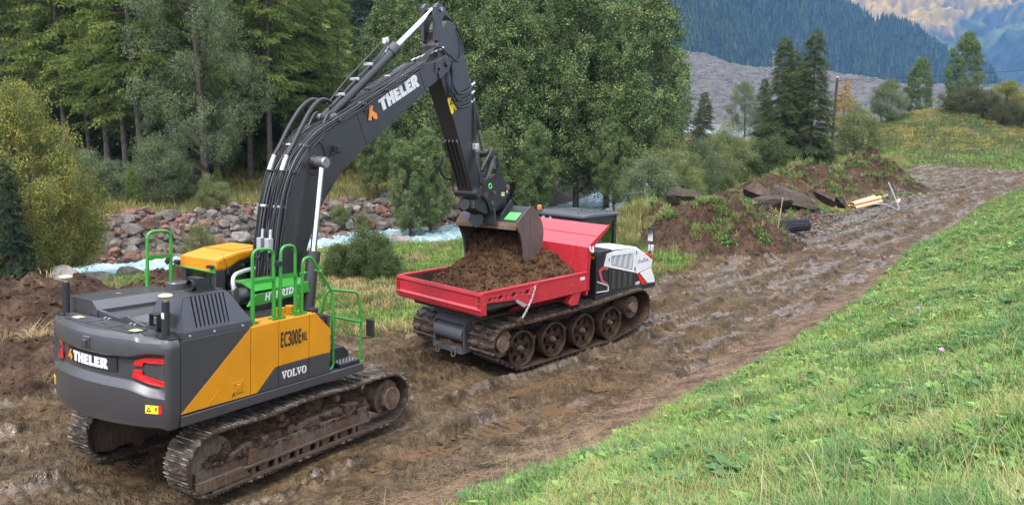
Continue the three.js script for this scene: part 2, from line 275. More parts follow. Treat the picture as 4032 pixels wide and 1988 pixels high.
const zoneGeo = { turf: [], mud: [], wet: [], soil: [], bed: [] };
function patch(ts, ns, drop = 0) {
  const A = ts.length, B = ns.length, P = new Float32Array(A * B * 3), Q = new Float32Array(A * B * 3), Zn = new Uint8Array(A * B);
  for (let i = 0; i < A; i++) for (let j = 0; j < B; j++) {
    const [x, z] = xz(ts[i], ns[j]), o = (i * B + j) * 3; P[o] = x; P[o + 1] = height(x, z) - drop; P[o + 2] = z;
    Zn[i * B + j] = zone(x, z, ts[i], ns[j], curve(toeN, ts[i]), curve(leftN, ts[i]));
  }
  for (let i = 0; i < A; i++) for (let j = 0; j < B; j++) { // normals from neighbours
    const a = (Math.max(0, i - 1) * B + j) * 3, b = (Math.min(A - 1, i + 1) * B + j) * 3, c = (i * B + Math.max(0, j - 1)) * 3, d = (i * B + Math.min(B - 1, j + 1)) * 3;
    const u = V(P[b] - P[a], P[b + 1] - P[a + 1], P[b + 2] - P[a + 2]), v = V(P[d] - P[c], P[d + 1] - P[c + 1], P[d + 2] - P[c + 2]), n = v.cross(u).normalize(); if (n.y < 0) n.negate();
    const o = (i * B + j) * 3; Q[o] = n.x; Q[o + 1] = n.y; Q[o + 2] = n.z;
  }
  const lists = { turf: [], mud: [], wet: [], soil: [], bed: [] };
  for (let i = 0; i < A - 1; i++) for (let j = 0; j < B - 1; j++) {
    const k = i * B + j, z = Zn[k]; let key = ['turf', 'bed', 'mud', 'soil'][z];
    if (z === 2 && ns[j] < curve(toeN, ts[i]) && wetMask(P[k * 3], P[k * 3 + 2], ts[i]) > (ts[i] > 17 ? 0.28 : 0.62)) key = 'wet';
    lists[key].push(k, k + 1, k + B, k + 1, k + B + 1, k + B);
  }
  for (const key in lists) {
    const L = lists[key]; if (!L.length) continue;
    const map = new Map(), pos = [], nor = [], uv = [], col = [], idx = new Uint32Array(L.length);
    L.forEach((v, i) => { let r = map.get(v); if (r === undefined) { r = pos.length / 3; map.set(v, r); const x = P[v * 3], y = P[v * 3 + 1], z = P[v * 3 + 2]; pos.push(x, y, z); nor.push(Q[v * 3], Q[v * 3 + 1], Q[v * 3 + 2]); uv.push(x, z); col.push(...groundColour(key, x, z)); } idx[i] = r; });
    const g = new THREE.BufferGeometry(); g.setAttribute('position', new THREE.Float32BufferAttribute(pos, 3)); g.setAttribute('normal', new THREE.Float32BufferAttribute(nor, 3)); g.setAttribute('uv', new THREE.Float32BufferAttribute(uv, 2)); g.setAttribute('color', new THREE.Float32BufferAttribute(col, 3)); g.setIndex(new THREE.BufferAttribute(idx, 1));
    zoneGeo[key].push(g);
  }
}
function groundColour(key, x, z) {
  const a = 0.5 + 0.5 * N2(x * 0.21, z * 0.21), b = 0.5 + 0.5 * N2(x * 1.3, z * 1.3), c = 0.5 + 0.5 * N2(x * 4.3 + 5, z * 4.3);
  if (key === 'turf') { const d = sm(0.45, 0.8, a * 0.6 + b * 0.4); return [mix(0.052, 0.15, d), mix(0.075, 0.115, d), mix(0.024, 0.045, d)]; }
  if (key === 'soil') { const k = 0.75 + 0.5 * b; return [0.085 * k, 0.053 * k, 0.035 * k]; }
  if (key === 'bed') return [1, 1, 1];
  const [t, n] = tn(x, z), strip = sm(-0.3, 0.3, n - curve(toeN, t) + 0.3 * N2(x * 1.1, z * 1.1)), k = 0.68 + 0.34 * b + 0.34 * c;
  const r = sm(0.3, 0.75, a); // redder earth and greyer clay lie in patches
  const ochre = sm(0.72, 0.95, 0.5 + 0.5 * N2(x * 0.5 + 30, z * 0.5)) * 0.6;
  return [mix(mix(0.128, 0.124, r), 0.2, Math.max(strip, ochre * 0.5)) * k, mix(mix(0.092, 0.082, r), 0.132, Math.max(strip, ochre * 0.45)) * k, mix(mix(0.056, 0.044, r), 0.09, Math.max(strip, ochre * 0.4)) * k];
}
const tFine = steps(-9, 150, (t) => (t < 20 ? 0.05 : t < 40 ? 0.1 : t < 70 ? 0.24 : 0.8));
patch(tFine, steps(-18.2, -7.0, () => 0.052));
patch(steps(-12, 150, (t) => (t < 45 ? 0.16 : 0.6)), steps(-7.0, 7, () => 0.17));
patch(steps(-16, 150, (t) => (t < 36 ? 0.13 : t < 60 ? 0.2 : 0.8)), steps(-34, -18.2, () => 0.15));
patch(steps(-40, 190, (t) => (t < 40 ? 0.4 : 1.2)), steps(-130, -34, (n) => (n > -46 ? 0.3 : 1.6)));
patch(steps(-60, -9, () => 1.5), steps(-40, 20, () => 1.2), 0.03);
for (const [key, name, m] of [['turf', 'grass_ground', GM.turf], ['mud', 'mud_road', GM.mudRoad], ['wet', 'wet_mud', GM.wet], ['soil', 'bare_soil', GM.soil], ['bed', 'river_bed', GM.bed]]) {
  const g = mergeGeometries(zoneGeo[key]); g.userData.done = 1; tag(obj(name, g, m), null, null, null, 'structure');
}
// far valley floor under everything, out to the horizon
{
  const g = new THREE.PlaneGeometry(16000, 16000, 60, 60).rotateX(-Math.PI / 2).translate(0, -9.6, -6000);
  tag(obj('valley_floor', tint(g, (x, y, z) => { const k = 0.8 + 0.3 * N2(x * 0.003, z * 0.003); return [0.05 * k, 0.06 * k, 0.03 * k]; }), mat(lin(1, 1, 1), 1, { vertexColors: true })), null, null, null, 'structure');
}
// brown puddles standing in the ruts
for (const [t, n, a, b] of [[10.6, -10.0, 1.5, 0.5], [12.4, -10.9, 0.9, 0.36], [8.0, -9.9, 0.8, 0.3], [13.9, -10.2, 0.6, 0.22]]) {
  const s = new THREE.Shape(); for (let i = 0; i < 60; i++) { const u = i / 60 * Math.PI * 2, k = 1 + 0.3 * N2(Math.cos(u) * 1.4 + t, Math.sin(u) * 1.4); const q = [a * k * Math.cos(u), b * k * Math.sin(u)]; i ? s.lineTo(...q) : s.moveTo(...q); }
  const [x, z] = xz(t, n); let y = 0, c = 0; for (let i = -4; i <= 4; i++) for (let j = -4; j <= 4; j++) { const [px, pz] = xz(t + a * i / 5, n + b * j / 5); y += height(px, pz); c++; }
  const g = new THREE.ShapeGeometry(s, 4).rotateX(-Math.PI / 2); g.rotateY(Math.atan2(-TZ, TX)); const p = g.attributes.position, sl = (curve(roadY, t + 0.5) - curve(roadY, t - 0.5));
  for (let i = 0; i < p.count; i++) p.setY(i, sl * (TX * p.getX(i) + TZ * p.getZ(i)));
  g.translate(x, y / c - 0.004, z); g.computeVertexNormals();
  tag(obj('puddle', g, mat(lin(0.115, 0.072, 0.038), 0.08)), null, null, null, 'structure');
}
// river: milky glacier water with foam
{
  const P = [], I = [], C = [], ts = steps(-20, 90, (t) => (t < 40 ? 0.16 : 0.5)), nb = 60;
  for (const t of ts) for (let j = 0; j <= nb; j++) {
    const n = mix(curve(nearN, t) + 0.9, curve(farN, t) - 0.9, j / nb), [x, z] = xz(t, n), r = fbm2(t * 0.55, n * 1.1, 4), ch = 1 - Math.abs(N2(t * 1.1, n * 2.3)), ch2 = 1 - Math.abs(N2(t * 2.6 + 9, n * 4.6));
    P.push(x, WATER + 0.12 * r + 0.09 * ch * ch * ch + 0.045 * ch2 * ch2, z);
    const f = clamp(sm(0.72, 1.08, ch * 0.6 + ch2 * 0.4 + 0.3 * r) + 0.08); C.push(mix(0.2, 0.55, f), mix(0.32, 0.6, f), mix(0.345, 0.62, f));
  }
  for (let i = 0; i < ts.length - 1; i++) for (let j = 0; j < nb; j++) { const a = i * (nb + 1) + j; I.push(a, a + 1, a + nb + 1, a + 1, a + nb + 2, a + nb + 1); }
  const g = new THREE.BufferGeometry(); g.setAttribute('position', new THREE.Float32BufferAttribute(P, 3)); g.setAttribute('color', new THREE.Float32BufferAttribute(C, 3)); g.setIndex(I); g.computeVertexNormals(); g.setAttribute('uv', new THREE.Float32BufferAttribute(new Float32Array(P.length / 3 * 2), 2)); g.userData.done = 1;
  tag(obj('river', g, mat(lin(1, 1, 1), 0.22, { vertexColors: true })), null, null, null, 'structure');
}
// lake far down the valley
tag(obj('lake', new THREE.PlaneGeometry(900, 620).rotateX(-Math.PI / 2).translate(500, -8, -640), mat(lin(0.42, 0.52, 0.52), 0.1)), null, null, null, 'structure');
// ---------- mountains ----------
function sheet(name, xs, zs, h, col, m, kind = 'structure') {
  const P = [], C = [], I = [], B = zs.length;
  for (const x of xs) for (const z of zs) { P.push(x, h(x, z), z); C.push(...col(x, h(x, z), z)); }
  for (let i = 0; i < xs.length - 1; i++) for (let j = 0; j < B - 1; j++) { const a = i * B + j; I.push(a, a + 1, a + B, a + 1, a + B + 1, a + B); }
  const g = new THREE.BufferGeometry(); g.setAttribute('position', new THREE.Float32BufferAttribute(P, 3)); g.setAttribute('color', new THREE.Float32BufferAttribute(C, 3)); g.setIndex(I); g.computeVertexNormals();
  return tag(obj(name, g, m), null, null, null, kind);
}
const lined = (a, b, n) => Array.from({ length: n + 1 }, (_, i) => mix(a, b, i / n));
const vc = (r = 0.95) => mat(lin(1, 1, 1), r, { vertexColors: true });
// rubble tongue of an old rockfall
const rubH = (x, z) => { const d = Math.hypot(x, z), crest = curve([[60, 92], [190, 86], [330, 58], [480, 36], [600, 26], [800, 16], [1000, 0]], x * 1000 / d); return mix(-11, crest, sm(700 + 0.25 * (x - 100), 1120, d)) * (1 - 0.5 * sm(1120, 1300, d)) + 6 * fbm2(x * 0.012, z * 0.012, 3) + 1.3 * N2(x * 0.06, z * 0.06) + 0.9 * N2(x * 0.2, z * 0.2); };
sheet('rockfall_slope', lined(60, 900, 260), lined(-1300, -560, 230), rubH, (x, y, z) => { const k = 0.75 + 0.25 * N2(x * 0.03, z * 0.12) + 0.3 * N2(x * 0.3, z * 0.3) + 0.15 * N2(x * 0.8, z * 0.8); return [0.112 * k, 0.1 * k, 0.083 * k]; }, vc());
{ // blocks on it
  const im = new THREE.InstancedMesh(boulder(3, 0.8, 1), mat(lin(0.15, 0.135, 0.113), 0.9), 5000); im.name = 'rockfall_blocks'; tag(im, 'pale blocks strewn over the grey rockfall slope', 'rubble', null, 'stuff'); const m = new THREE.Matrix4(), q = new THREE.Quaternion(), e = new THREE.Euler();
  for (let i = 0; i < 5000; i++) { const x = R(90, 760), z = -R(680, 1120), s = 0.8 + 3.4 * Math.pow(rnd(), 4); m.compose(V(x, rubH(x, z), z), q.setFromEuler(e.set(R(0, 6), R(0, 6), 0)), V(s, s, s)); im.setMatrixAt(i, m); im.setColorAt(i, shade(0.5, 1.35, 0.05)); }
  im.castShadow = im.receiveShadow = true; scene.add(im);
}
// wooded mountain side
const m1H = (x, z) => { const d = Math.hypot(x, z), u = x * 2000 / d; return 0.75 * (1090 - u) - 0.65 * (2000 - d) + 34 * fbm2(x * 0.003, z * 0.003, 4) + 26 * fbm2(u * 0.008, d * 0.0015, 3) + 6 * N2(x * 0.02, z * 0.02) - 0.9 * Math.max(0, d - 2050); };
const scar = (x, z) => { const d = Math.hypot(x, z), u = x * 2000 / d; return sm(34, 12, Math.hypot((u - 640) * 0.6 + 10 * N2(x * 0.05, z * 0.05), (d - 1560) * 0.25)); };
sheet('wooded_mountain', lined(-900, 1500, 200), lined(-2500, -700, 150), m1H, (x, y, z) => { const k = 0.7 + 0.5 * N2(x * 0.02, z * 0.02), s = scar(x, z); return [mix(0.035 * k, 0.17, s), mix(0.045 * k, 0.145, s), mix(0.028 * k, 0.12, s)]; }, vc());
function firGeo(seed, tiers, w, sides) { // small far conifer: ragged tiers
  const q = mulberry(seed), P = []; for (let k = 0; k < tiers; k++) { const y0 = 0.06 + 0.9 * k / tiers, r = w * (1 - k / tiers) * (0.85 + 0.3 * q()), y1 = Math.min(1.02, y0 + 1.5 / tiers); for (let i = 0; i < sides; i++) { const a = (i + 0.3 * q()) / sides * 6.283, b = (i + 0.75 + 0.3 * q()) / sides * 6.283, ra = r * (0.7 + 0.5 * q()); P.push(ra * Math.cos(a), y0 - 0.03 * q(), ra * Math.sin(a), ra * Math.cos(b), y0 + 0.02 * q(), ra * Math.sin(b), 0, y1, 0); } }
  const g = new THREE.BufferGeometry(); g.setAttribute('position', new THREE.Float32BufferAttribute(P, 3)); g.computeVertexNormals(); return g;
}
function wood(name, label, geo, n, where, h0, h1, cols) {
  const im = new THREE.InstancedMesh(geo, mat(lin(1, 1, 1), 0.95), n), m = new THREE.Matrix4(), q = new THREE.Quaternion(), up = V(0, 1, 0); im.name = name; tag(im, label, 'forest', null, 'stuff'); let i = 0, tries = 0;
  while (i < n && tries++ < n * 12) { const p = where(); if (!p) continue; const s = R(h0, h1); m.compose(V(...p), q.setFromAxisAngle(up, R(0, 6.28)), V(s * R(0.85, 1.15), s, s * R(0.85, 1.15))); im.setMatrixAt(i, m); const c = cols[Math.floor(rnd() * cols.length)], k = R(0.7, 1.35); im.setColorAt(i, lin(c[0] * k, c[1] * k, c[2] * k)); i++; }
  im.count = i; im.castShadow = im.receiveShadow = true; scene.add(im); return im;
}
wood('mountain_forest', 'dense conifer forest covering the dark mountain side', firGeo(4, 5, 0.2, 6), 26000, () => { const d = R(900, 2150), u = R(120, 1150), x = u * d / 2000, z = -Math.sqrt(Math.max(1, d * d - x * x)); const y = m1H(x, z); if (y < rubH(x, z) + 3 && d < 1250) return null; if (y < -5 || (scar(x, z) > 0.45 && rnd() > 0.25)) return null; return [x, y - 1, z]; }, 13, 26, [[0.03, 0.058, 0.036], [0.042, 0.07, 0.036], [0.024, 0.046, 0.034], [0.06, 0.082, 0.036]]);
// high mountain closing the valley
const m2H = (x, z) => { const d = Math.hypot(x, z); return (d - 3000) * 0.56 + 0.1 * (x - 1800) + 190 * fbm2(x * 0.0011, z * 0.0011, 4) + 60 * (0.5 - Math.abs(N2(x * 0.0021 + 3, d * 0.0006))) + 20 * N2(x * 0.012, z * 0.012) + 9 * N2(x * 0.035, z * 0.035) - 60; };
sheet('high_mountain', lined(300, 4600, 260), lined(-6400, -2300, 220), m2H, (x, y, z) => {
  const line = 330 + 190 * fbm2(x * 0.0013 + 4, z * 0.0013, 3) + 0.16 * (x - 1500), sunlitPasture = sm(line - 25, line + 60, y + 60 * N2(x * 0.011, z * 0.011) + 30 * N2(x * 0.035, z * 0.035));
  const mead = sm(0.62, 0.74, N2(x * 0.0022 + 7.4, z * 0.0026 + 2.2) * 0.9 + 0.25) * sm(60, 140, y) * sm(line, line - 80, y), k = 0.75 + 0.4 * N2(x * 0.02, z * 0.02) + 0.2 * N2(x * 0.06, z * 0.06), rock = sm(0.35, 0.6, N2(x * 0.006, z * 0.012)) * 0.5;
  const f = [0.04 * k, 0.06 * k, 0.04 * k], g = [mix(0.34, 0.26, rock) * k, mix(0.22, 0.18, rock) * k, mix(0.02, 0.06, rock) * k], w = [0.1 * k, 0.13 * k, 0.06 * k];  // g: ochre of dry grass and rock, with warm sunlight painted in
  return [0, 1, 2].map((i) => mix(mix(f[i], w[i], mead), g[i], sunlitPasture));
}, vc());
// wooded hillside behind the river wood, on the left
const hlH = (x, z) => { const [t, n] = tn(x, z), b = -n - 96 + 0.1 * t, side = sm(0.2, -0.02, x / -z); return (b > 0 ? 1.4 + 0.6 * b * side + 5 * fbm2(x * 0.015, z * 0.015, 3) * sm(0, 40, b) * side : 1.4 + 0.3 * b) - 10 * (1 - side); };
sheet('hillside', lined(-420, 330, 130), lined(-480, -40, 110), hlH, (x, y, z) => { const m = sm(0.1, 0.4, N2(x * 0.018, z * 0.018)), k = 0.75 + 0.4 * N2(x * 0.1, z * 0.1); return [mix(0.1, 0.22, m) * k, mix(0.13, 0.24, m) * k, mix(0.045, 0.07, m) * k]; }, vc());
// ---------- excavator ----------
function frameOf(g, x, y, z, yaw, pit, rol, s = 1) {
  const f = (a, b, c) => { const x2 = a * Math.cos(pit) + b * Math.sin(pit), y2 = -a * Math.sin(pit) + b * Math.cos(pit), z2 = c * Math.cos(rol) + y2 * Math.sin(rol), y3 = -c * Math.sin(rol) + y2 * Math.cos(rol); return V(Math.cos(yaw) * x2 + Math.sin(yaw) * z2, y3, -Math.sin(yaw) * x2 + Math.cos(yaw) * z2); };
  g.quaternion.setFromRotationMatrix(new THREE.Matrix4().makeBasis(f(1, 0, 0), f(0, 1, 0), f(0, 0, 1))); g.position.set(x, y, z); g.scale.setScalar(s); return g;
}
const EX = frameOf(grp('excavator'), -4.615, 0, -13.041, 1.025, 0.076, -0.007);
tag(EX, 'yellow and dark grey tracked excavator emptying its bucket into the red dumper', 'excavator');

function blockWord() { // heavy block capitals, 1 unit high
  const G = [
    [[[0, 1], [0.8, 1], [0.8, 0.71], [0.59, 0.71], [0.59, 0], [0.21, 0], [0.21, 0.71], [0, 0.71]]],
    [[[0, 1], [0.34, 1], [0.34, 0.64], [0.5, 0.64], [0.5, 1], [0.84, 1], [0.84, 0], [0.5, 0], [0.5, 0.36], [0.34, 0.36], [0.34, 0], [0, 0]]],
    [[[0, 1], [0.66, 1], [0.66, 0.74], [0.35, 0.74], [0.35, 0.63], [0.6, 0.63], [0.6, 0.38], [0.35, 0.38], [0.35, 0.26], [0.68, 0.26], [0.68, 0], [0, 0]]],
    [[[0, 1], [0.35, 1], [0.35, 0.28], [0.66, 0.28], [0.66, 0], [0, 0]]],
    [[[0, 1], [0.66, 1], [0.66, 0.74], [0.35, 0.74], [0.35, 0.63], [0.6, 0.63], [0.6, 0.38], [0.35, 0.38], [0.35, 0.26], [0.68, 0.26], [0.68, 0], [0, 0]]],
    [[[0, 1], [0.5, 1], [0.66, 0.96], [0.76, 0.87], [0.79, 0.7], [0.75, 0.54], [0.63, 0.44], [0.86, 0], [0.47, 0], [0.34, 0.34], [0.34, 0], [0, 0]], [[0.34, 0.75], [0.34, 0.57], [0.41, 0.57], [0.45, 0.61], [0.45, 0.71], [0.41, 0.75]]],
  ];
  const out = []; let x = 0;
  for (const [o, h] of G) { out.push(prism(o, 0, 0.02, 0, h ? [h] : []).translate(x, 0, 0)); x += Math.max(...o.map((p) => p[0])) + 0.06; }
  return [out, x - 0.06];
}
const logoNavy = () => prism([[0.1, 0.98], [0.62, 0.98], [0.62, 0.7], [0.1, 0.45]], 0, 0.012, 0);
const logoMark = () => prism([[0.52, 1], [0.72, 0.86], [0.56, 0.62], [0.82, 0.3], [0.74, 0], [0.5, 0.1], [0.42, 0.38], [0.26, 0.16], [0.06, 0.22]], 0.012, 0.03, 0);
const placed = (g, m) => g.applyMatrix4(m);
const basis = (o, x, y, n, sx = 1, sy = sx) => new THREE.Matrix4().makeBasis(V(...x).normalize().multiplyScalar(sx), V(...y).normalize().multiplyScalar(sy), V(...n).normalize()).setPosition(...o);

// tracks
function shoeGeo(k, w, pitch) {
  const q = mulberry(k + 50), parts = [], mud = [0.115, 0.08, 0.058], worn = [0.34, 0.31, 0.28];
  parts.push(tint(box(pitch * 0.97, 0.028, w, 0, -0.014, 0), () => mud));
  for (const [x, h] of [[-pitch * 0.4, 0.03], [-pitch * 0.06, 0.026], [pitch * 0.28, 0.026]]) for (let i = 0; i < 4; i++) { const shine = q() > 0.45; parts.push(tint(box(0.018, h, w / 4 - 0.002, x, h / 2, (i - 1.5) * w / 4), (a, b) => (b > h * 0.5 && shine ? worn : mud))); }
  for (let i = 0; i < 5; i++) { const s = 0.03 + 0.05 * q(); parts.push(tint(lumpy(new THREE.IcosahedronGeometry(s, 1).scale(1, 0.35, 1.5), s * 0.5, 14, k + i), () => mud).translate((q() - 0.5) * pitch * 0.8, 0.004, (q() - 0.5) * w * 0.85)); }
  const g = join(parts); g.userData.done = 1; return g;
}
const shoes = [0, 1, 2, 3, 4].map((k) => shoeGeo(k, 0.52, 0.203));
function loopPath(circles, n) { // belt round circles: convex hull of their rims, resampled evenly
  const P = []; for (const [x, y, r] of circles) for (let i = 0; i < 96; i++) P.push([x + r * Math.cos(i * Math.PI / 48), y + r * Math.sin(i * Math.PI / 48)]);
  P.sort((a, b) => a[0] - b[0] || a[1] - b[1]); const half = (Q) => { const h = []; for (const p of Q) { while (h.length > 1 && (h[h.length - 1][0] - h[h.length - 2][0]) * (p[1] - h[h.length - 2][1]) - (h[h.length - 1][1] - h[h.length - 2][1]) * (p[0] - h[h.length - 2][0]) <= 0) h.pop(); h.push(p); } h.pop(); return h; };
  const hull = half(P).concat(half([...P].reverse())); let L = 0; const seg = hull.map((p, i) => { const q = hull[(i + 1) % hull.length], l = Math.hypot(q[0] - p[0], q[1] - p[1]); L += l; return l; });
  const out = []; let i = 0, acc = 0;
  for (let k = 0; k < n; k++) { const s = (k / n) * L; while (acc + seg[i] < s) acc += seg[i++]; const a = hull[i], b = hull[(i + 1) % hull.length], u = (s - acc) / seg[i]; out.push([mix(a[0], b[0], u), mix(a[1], b[1], u), Math.atan2(b[1] - a[1], b[0] - a[0])]); }
  return out;
}
for (const side of [1, -1]) {
  const t = grp('track', EX), zc = side * 1.235;
  const path = loopPath([[-1.98, 0.52, 0.47], [2.0, 0.51, 0.47], [0.4, 0.62, 0.41]], 54);
  path.forEach(([x, y, a], i) => {
    const m = new THREE.Mesh(shoes[i % 5], MT.shoe); m.name = 'track_shoe'; m.castShadow = m.receiveShadow = true;
    const topRun = y > 0.8; m.position.set(x, y - (topRun ? 0.035 * Math.sin((x + 1.9) * 1.75) ** 2 : 0), zc); m.rotation.z = a + Math.PI; t.add(m);
  });
  const s = side, Z = (a, b) => (s > 0 ? [a, b] : [-b, -a]);
  obj('track_frame', [
    prism([[-2.25, 0.16], [-2.25, 0.42], [-1.9, 0.5], [-1.2, 0.62], [1.35, 0.66], [1.45, 0.5], [1.45, 0.26], [-1.0, 0.26], [-1.2, 0.16]], ...Z(1.12, 1.4), 0.015),
    prism([[-1.35, 0.27], [-1.3, 0.5], [1.4, 0.52], [1.42, 0.27]], ...Z(1.4, 1.44), 0.008), prism([[-2.3, 0.12], [-2.3, 0.3], [-1.45, 0.3], [-1.3, 0.12]], ...Z(1.4, 1.47), 0.01),
    span(-1.9, 1.4, 0.235, 0.27, ...Z(1.38, 1.475)), span(-2.0, 1.3, 0.075, 0.1, ...Z(1.40, 1.47)),
    ...[-1.7, -1.25, -0.8, -0.35, 0.1, 0.55, 1.0].map((x) => span(x - 0.03, x + 0.03, 0.1, 0.24, ...Z(1.41, 1.465)))], MT.muddySteel, t);
  if (s > 0) {
    const P = [], I = [], nx = 120, ny = 16; for (let i = 0; i <= nx; i++) for (let j = 0; j <= ny; j++) { const x = mix(-2.1, 1.43, i / nx), v = j / ny, gap = Math.exp(-(((x - 0.42) / 0.16) ** 2)), top = 0.86 - 0.2 * gap - 0.12 * sm(-1.2, -2.1, x), d = 0.2 * fbm3(x * 4, v * 2.4, 1, 4) + 0.06 * Math.abs(N3(x * 11, v * 6, 4)) + 0.03 * N3(x * 27, v * 13, 2); P.push(x + 0.02 * N2(x * 9, v * 9), mix(0.44, top, v) + d * 0.6, 1.445 - 0.3 * Math.pow(v, 1.3) + d * (1 - Math.abs(2 * v - 1) * 0.6)); }
    for (let i = 0; i < nx; i++) for (let j = 0; j < ny; j++) { const k = i * (ny + 1) + j; I.push(k, k + ny + 1, k + 1, k + 1, k + ny + 1, k + ny + 2); }
    const mg = new THREE.BufferGeometry(); mg.setAttribute('position', new THREE.Float32BufferAttribute(P, 3)); mg.setIndex(I); mg.computeVertexNormals(); obj('mud_cake', mg, MT.mud, t);
  }
  for (const x of [-1.5, -1.02, -0.57, -0.12, 0.33, 0.78, 1.22]) obj('roller', rod([x, 0.17, s * 1.1], [x, 0.17, s * 1.42], 0.095), MT.muddySteel, t);
  for (const x of [-0.65, 0.62]) obj('carrier_roller', [rod([x, 0.84, s * 1.1], [x, 0.84, s * 1.38], 0.075), rod([x, 0.84, s * 1.3], [x, 0.84, s * 1.42], 0.05)], MT.muddySteel, t);
  obj('final_drive', [rod([2.0, 0.51, s * 1.0], [2.0, 0.51, s * 1.34], 0.33, 0.33, 28), rod([2.0, 0.51, s * 1.34], [2.0, 0.51, s * 1.5], 0.225, 0.215, 28)], MT.mudDry, t);
  obj('idler_wheel', rod([-1.98, 0.52, s * 1.14], [-1.98, 0.52, s * 1.34], 0.4, 0.4, 28), MT.muddySteel, t);
}
obj('carbody', [span(-1.0, 1.0, 0.5, 0.86, -1.15, 1.15, 0.05), new THREE.CylinderGeometry(0.68, 0.74, 0.36, 32).translate(0, 1.03, 0)], MT.muddySteel, EX);

// house: deck, sills, engine block behind the doors
obj('deck_frame', [span(-2.5, 1.2, 1.24, 1.36, -1.4, 1.36), span(-2.515, 1.235, 1.205, 1.362, 1.36, 1.45, 0.02), span(-2.5, 1.2, 1.205, 1.362, -1.45, -1.4, 0.01), span(1.2, 1.235, 1.21, 1.36, -1.4, 1.36)], MT.grey, EX);
obj('engine_block', [span(-2.5, -1.0, 1.36, 2.4, -1.38, 1.405), span(-1.0, 0.3, 1.36, 2.36, 0.68, 1.405), span(-1.0, -0.4, 1.36, 2.3, -0.4, 0.66)], MT.greyDark, EX);
const doorZ = [1.41, 1.45];
function door(main, mm, second, sm2) { const d = obj('side_door', prism(main, ...doorZ, 0.008), mm, EX); if (second) obj('painted_panel', prism(second, ...doorZ, 0.006), sm2, d); return d; }
const d1 = door([[-2.522, 1.39], [-1.317, 1.378], [-1.317, 2.425]], MT.yellow, [[-2.522, 1.395], [-1.32, 2.432], [-2.522, 2.435]], MT.grey);
obj('latch', [prism([[-1.66, 1.5], [-1.45, 1.5], [-1.45, 1.64], [-1.66, 1.64]], 1.448, 1.458, 0, [[[-1.64, 1.52], [-1.47, 1.52], [-1.47, 1.62], [-1.64, 1.62]]]), span(-1.57, -1.5, 1.53, 1.61, 1.448, 1.468, 0.01)], MT.yellow, d1);
obj('crease', prism([[-2.1, 1.395], [-2.07, 1.395], [-1.86, 1.62], [-1.88, 1.62]], 1.449, 1.4535, 0), MT.yellow, d1);
obj('maker_mark', [prism([[-1.665, 1.428], [-1.645, 1.428], [-1.63, 1.468], [-1.615, 1.428], [-1.595, 1.428], [-1.622, 1.485], [-1.638, 1.485]], 1.449, 1.452, 0), ...Array.from({ length: 9 }, (_, i) => span(-1.585 + i * 0.016, -1.574 + i * 0.016, 1.452 + 0.003 * (i % 2), 1.474 - 0.006 * (i % 3), 1.449, 1.452))], MT.black, d1);
door([[-1.305, 1.378], [-1.19, 1.378], [-0.835, 1.705], [-0.765, 1.712], [-0.765, 2.445], [-1.305, 2.43]], MT.yellow, [[-1.182, 1.378], [-0.765, 1.374], [-0.765, 1.706], [-0.832, 1.698]], MT.grey);
const d3 = door([[-0.753, 1.712], [-0.117, 1.722], [-0.117, 2.455], [-0.753, 2.445]], MT.yellow, [[-0.753, 1.374], [-0.117, 1.372], [-0.117, 1.716], [-0.753, 1.706]], MT.grey);
door([[-0.105, 1.722], [0.38, 1.715], [0.375, 2.12], [0.02, 2.455], [-0.105, 2.455]], MT.yellow, [[-0.105, 1.372], [0.38, 1.372], [0.38, 1.709], [-0.105, 1.716]], MT.grey);
obj('model_lettering', [text('EC300E', 'sans', 0.25, { width: 0.43, bold: 0.004 }).translate(-0.725, 2.0, 1.451), text('NL', 'sans', 0.15, { width: 0.12 }).translate(-0.278, 2.03, 1.451)], MT.black, d3);
obj('maker_lettering', text('VOLVO', 'serif', 0.125, { width: 0.53, bold: 0.02 }).translate(-0.70, 1.485, 1.451), MT.white, d3);
obj('front_wall', prism([[0.62, 1.362], [1.43, 1.362], [1.43, 2.36], [0.62, 2.36]].map(([z, y]) => [z, y]), -0.385, -0.34, 0.01).rotateY(-Math.PI / 2), MT.grey, EX);
obj('top_deck', [span(-1.3, 0.0, 2.40, 2.462, 0.7, 1.408, 0.02), prism([[0, 2.44], [0.36, 2.11], [0.36, 2.05], [-0.05, 2.40]], 0.7, 1.408, 0.01)], MT.yellow, EX);
const tread = obj('tread_plate', span(-1.02, -0.1, 2.463, 2.478, 0.74, 1.12), MT.black, EX);
{ const st = []; for (let i = 0; i < 15; i++) for (let j = 0; j < 6; j++) st.push(box(0.035, 0.008, 0.012, -0.99 + i * 0.06, 2.482, 0.78 + j * 0.06 + (i % 2) * 0.03)); obj('tread_studs', st, MT.greyDark, tread).userData.kind = 'stuff'; }
for (const [x, z, r] of [[-0.53, 1.22, 0.07], [-0.3, 1.2, 0.075]]) obj('filler_cap', [new THREE.CylinderGeometry(r, r, 0.1, 24).translate(x, 2.51, z), new THREE.CylinderGeometry(r * 1.1, r * 1.1, 0.04, 24).translate(x, 2.57, z)], MT.yellow, EX);
obj('hatch_cover', new THREE.CylinderGeometry(0.16, 0.16, 0.015, 28).translate(-1.12, 2.468, 1.2), MT.yellow, EX);
obj('work_lamp', [rbox(0.18, 0.1, 0.16, 0.1, 2.46, 1.28, 0.03), box(0.05, 0.06, 0.06, 0.0, 2.44, 1.25)], MT.black, EX);
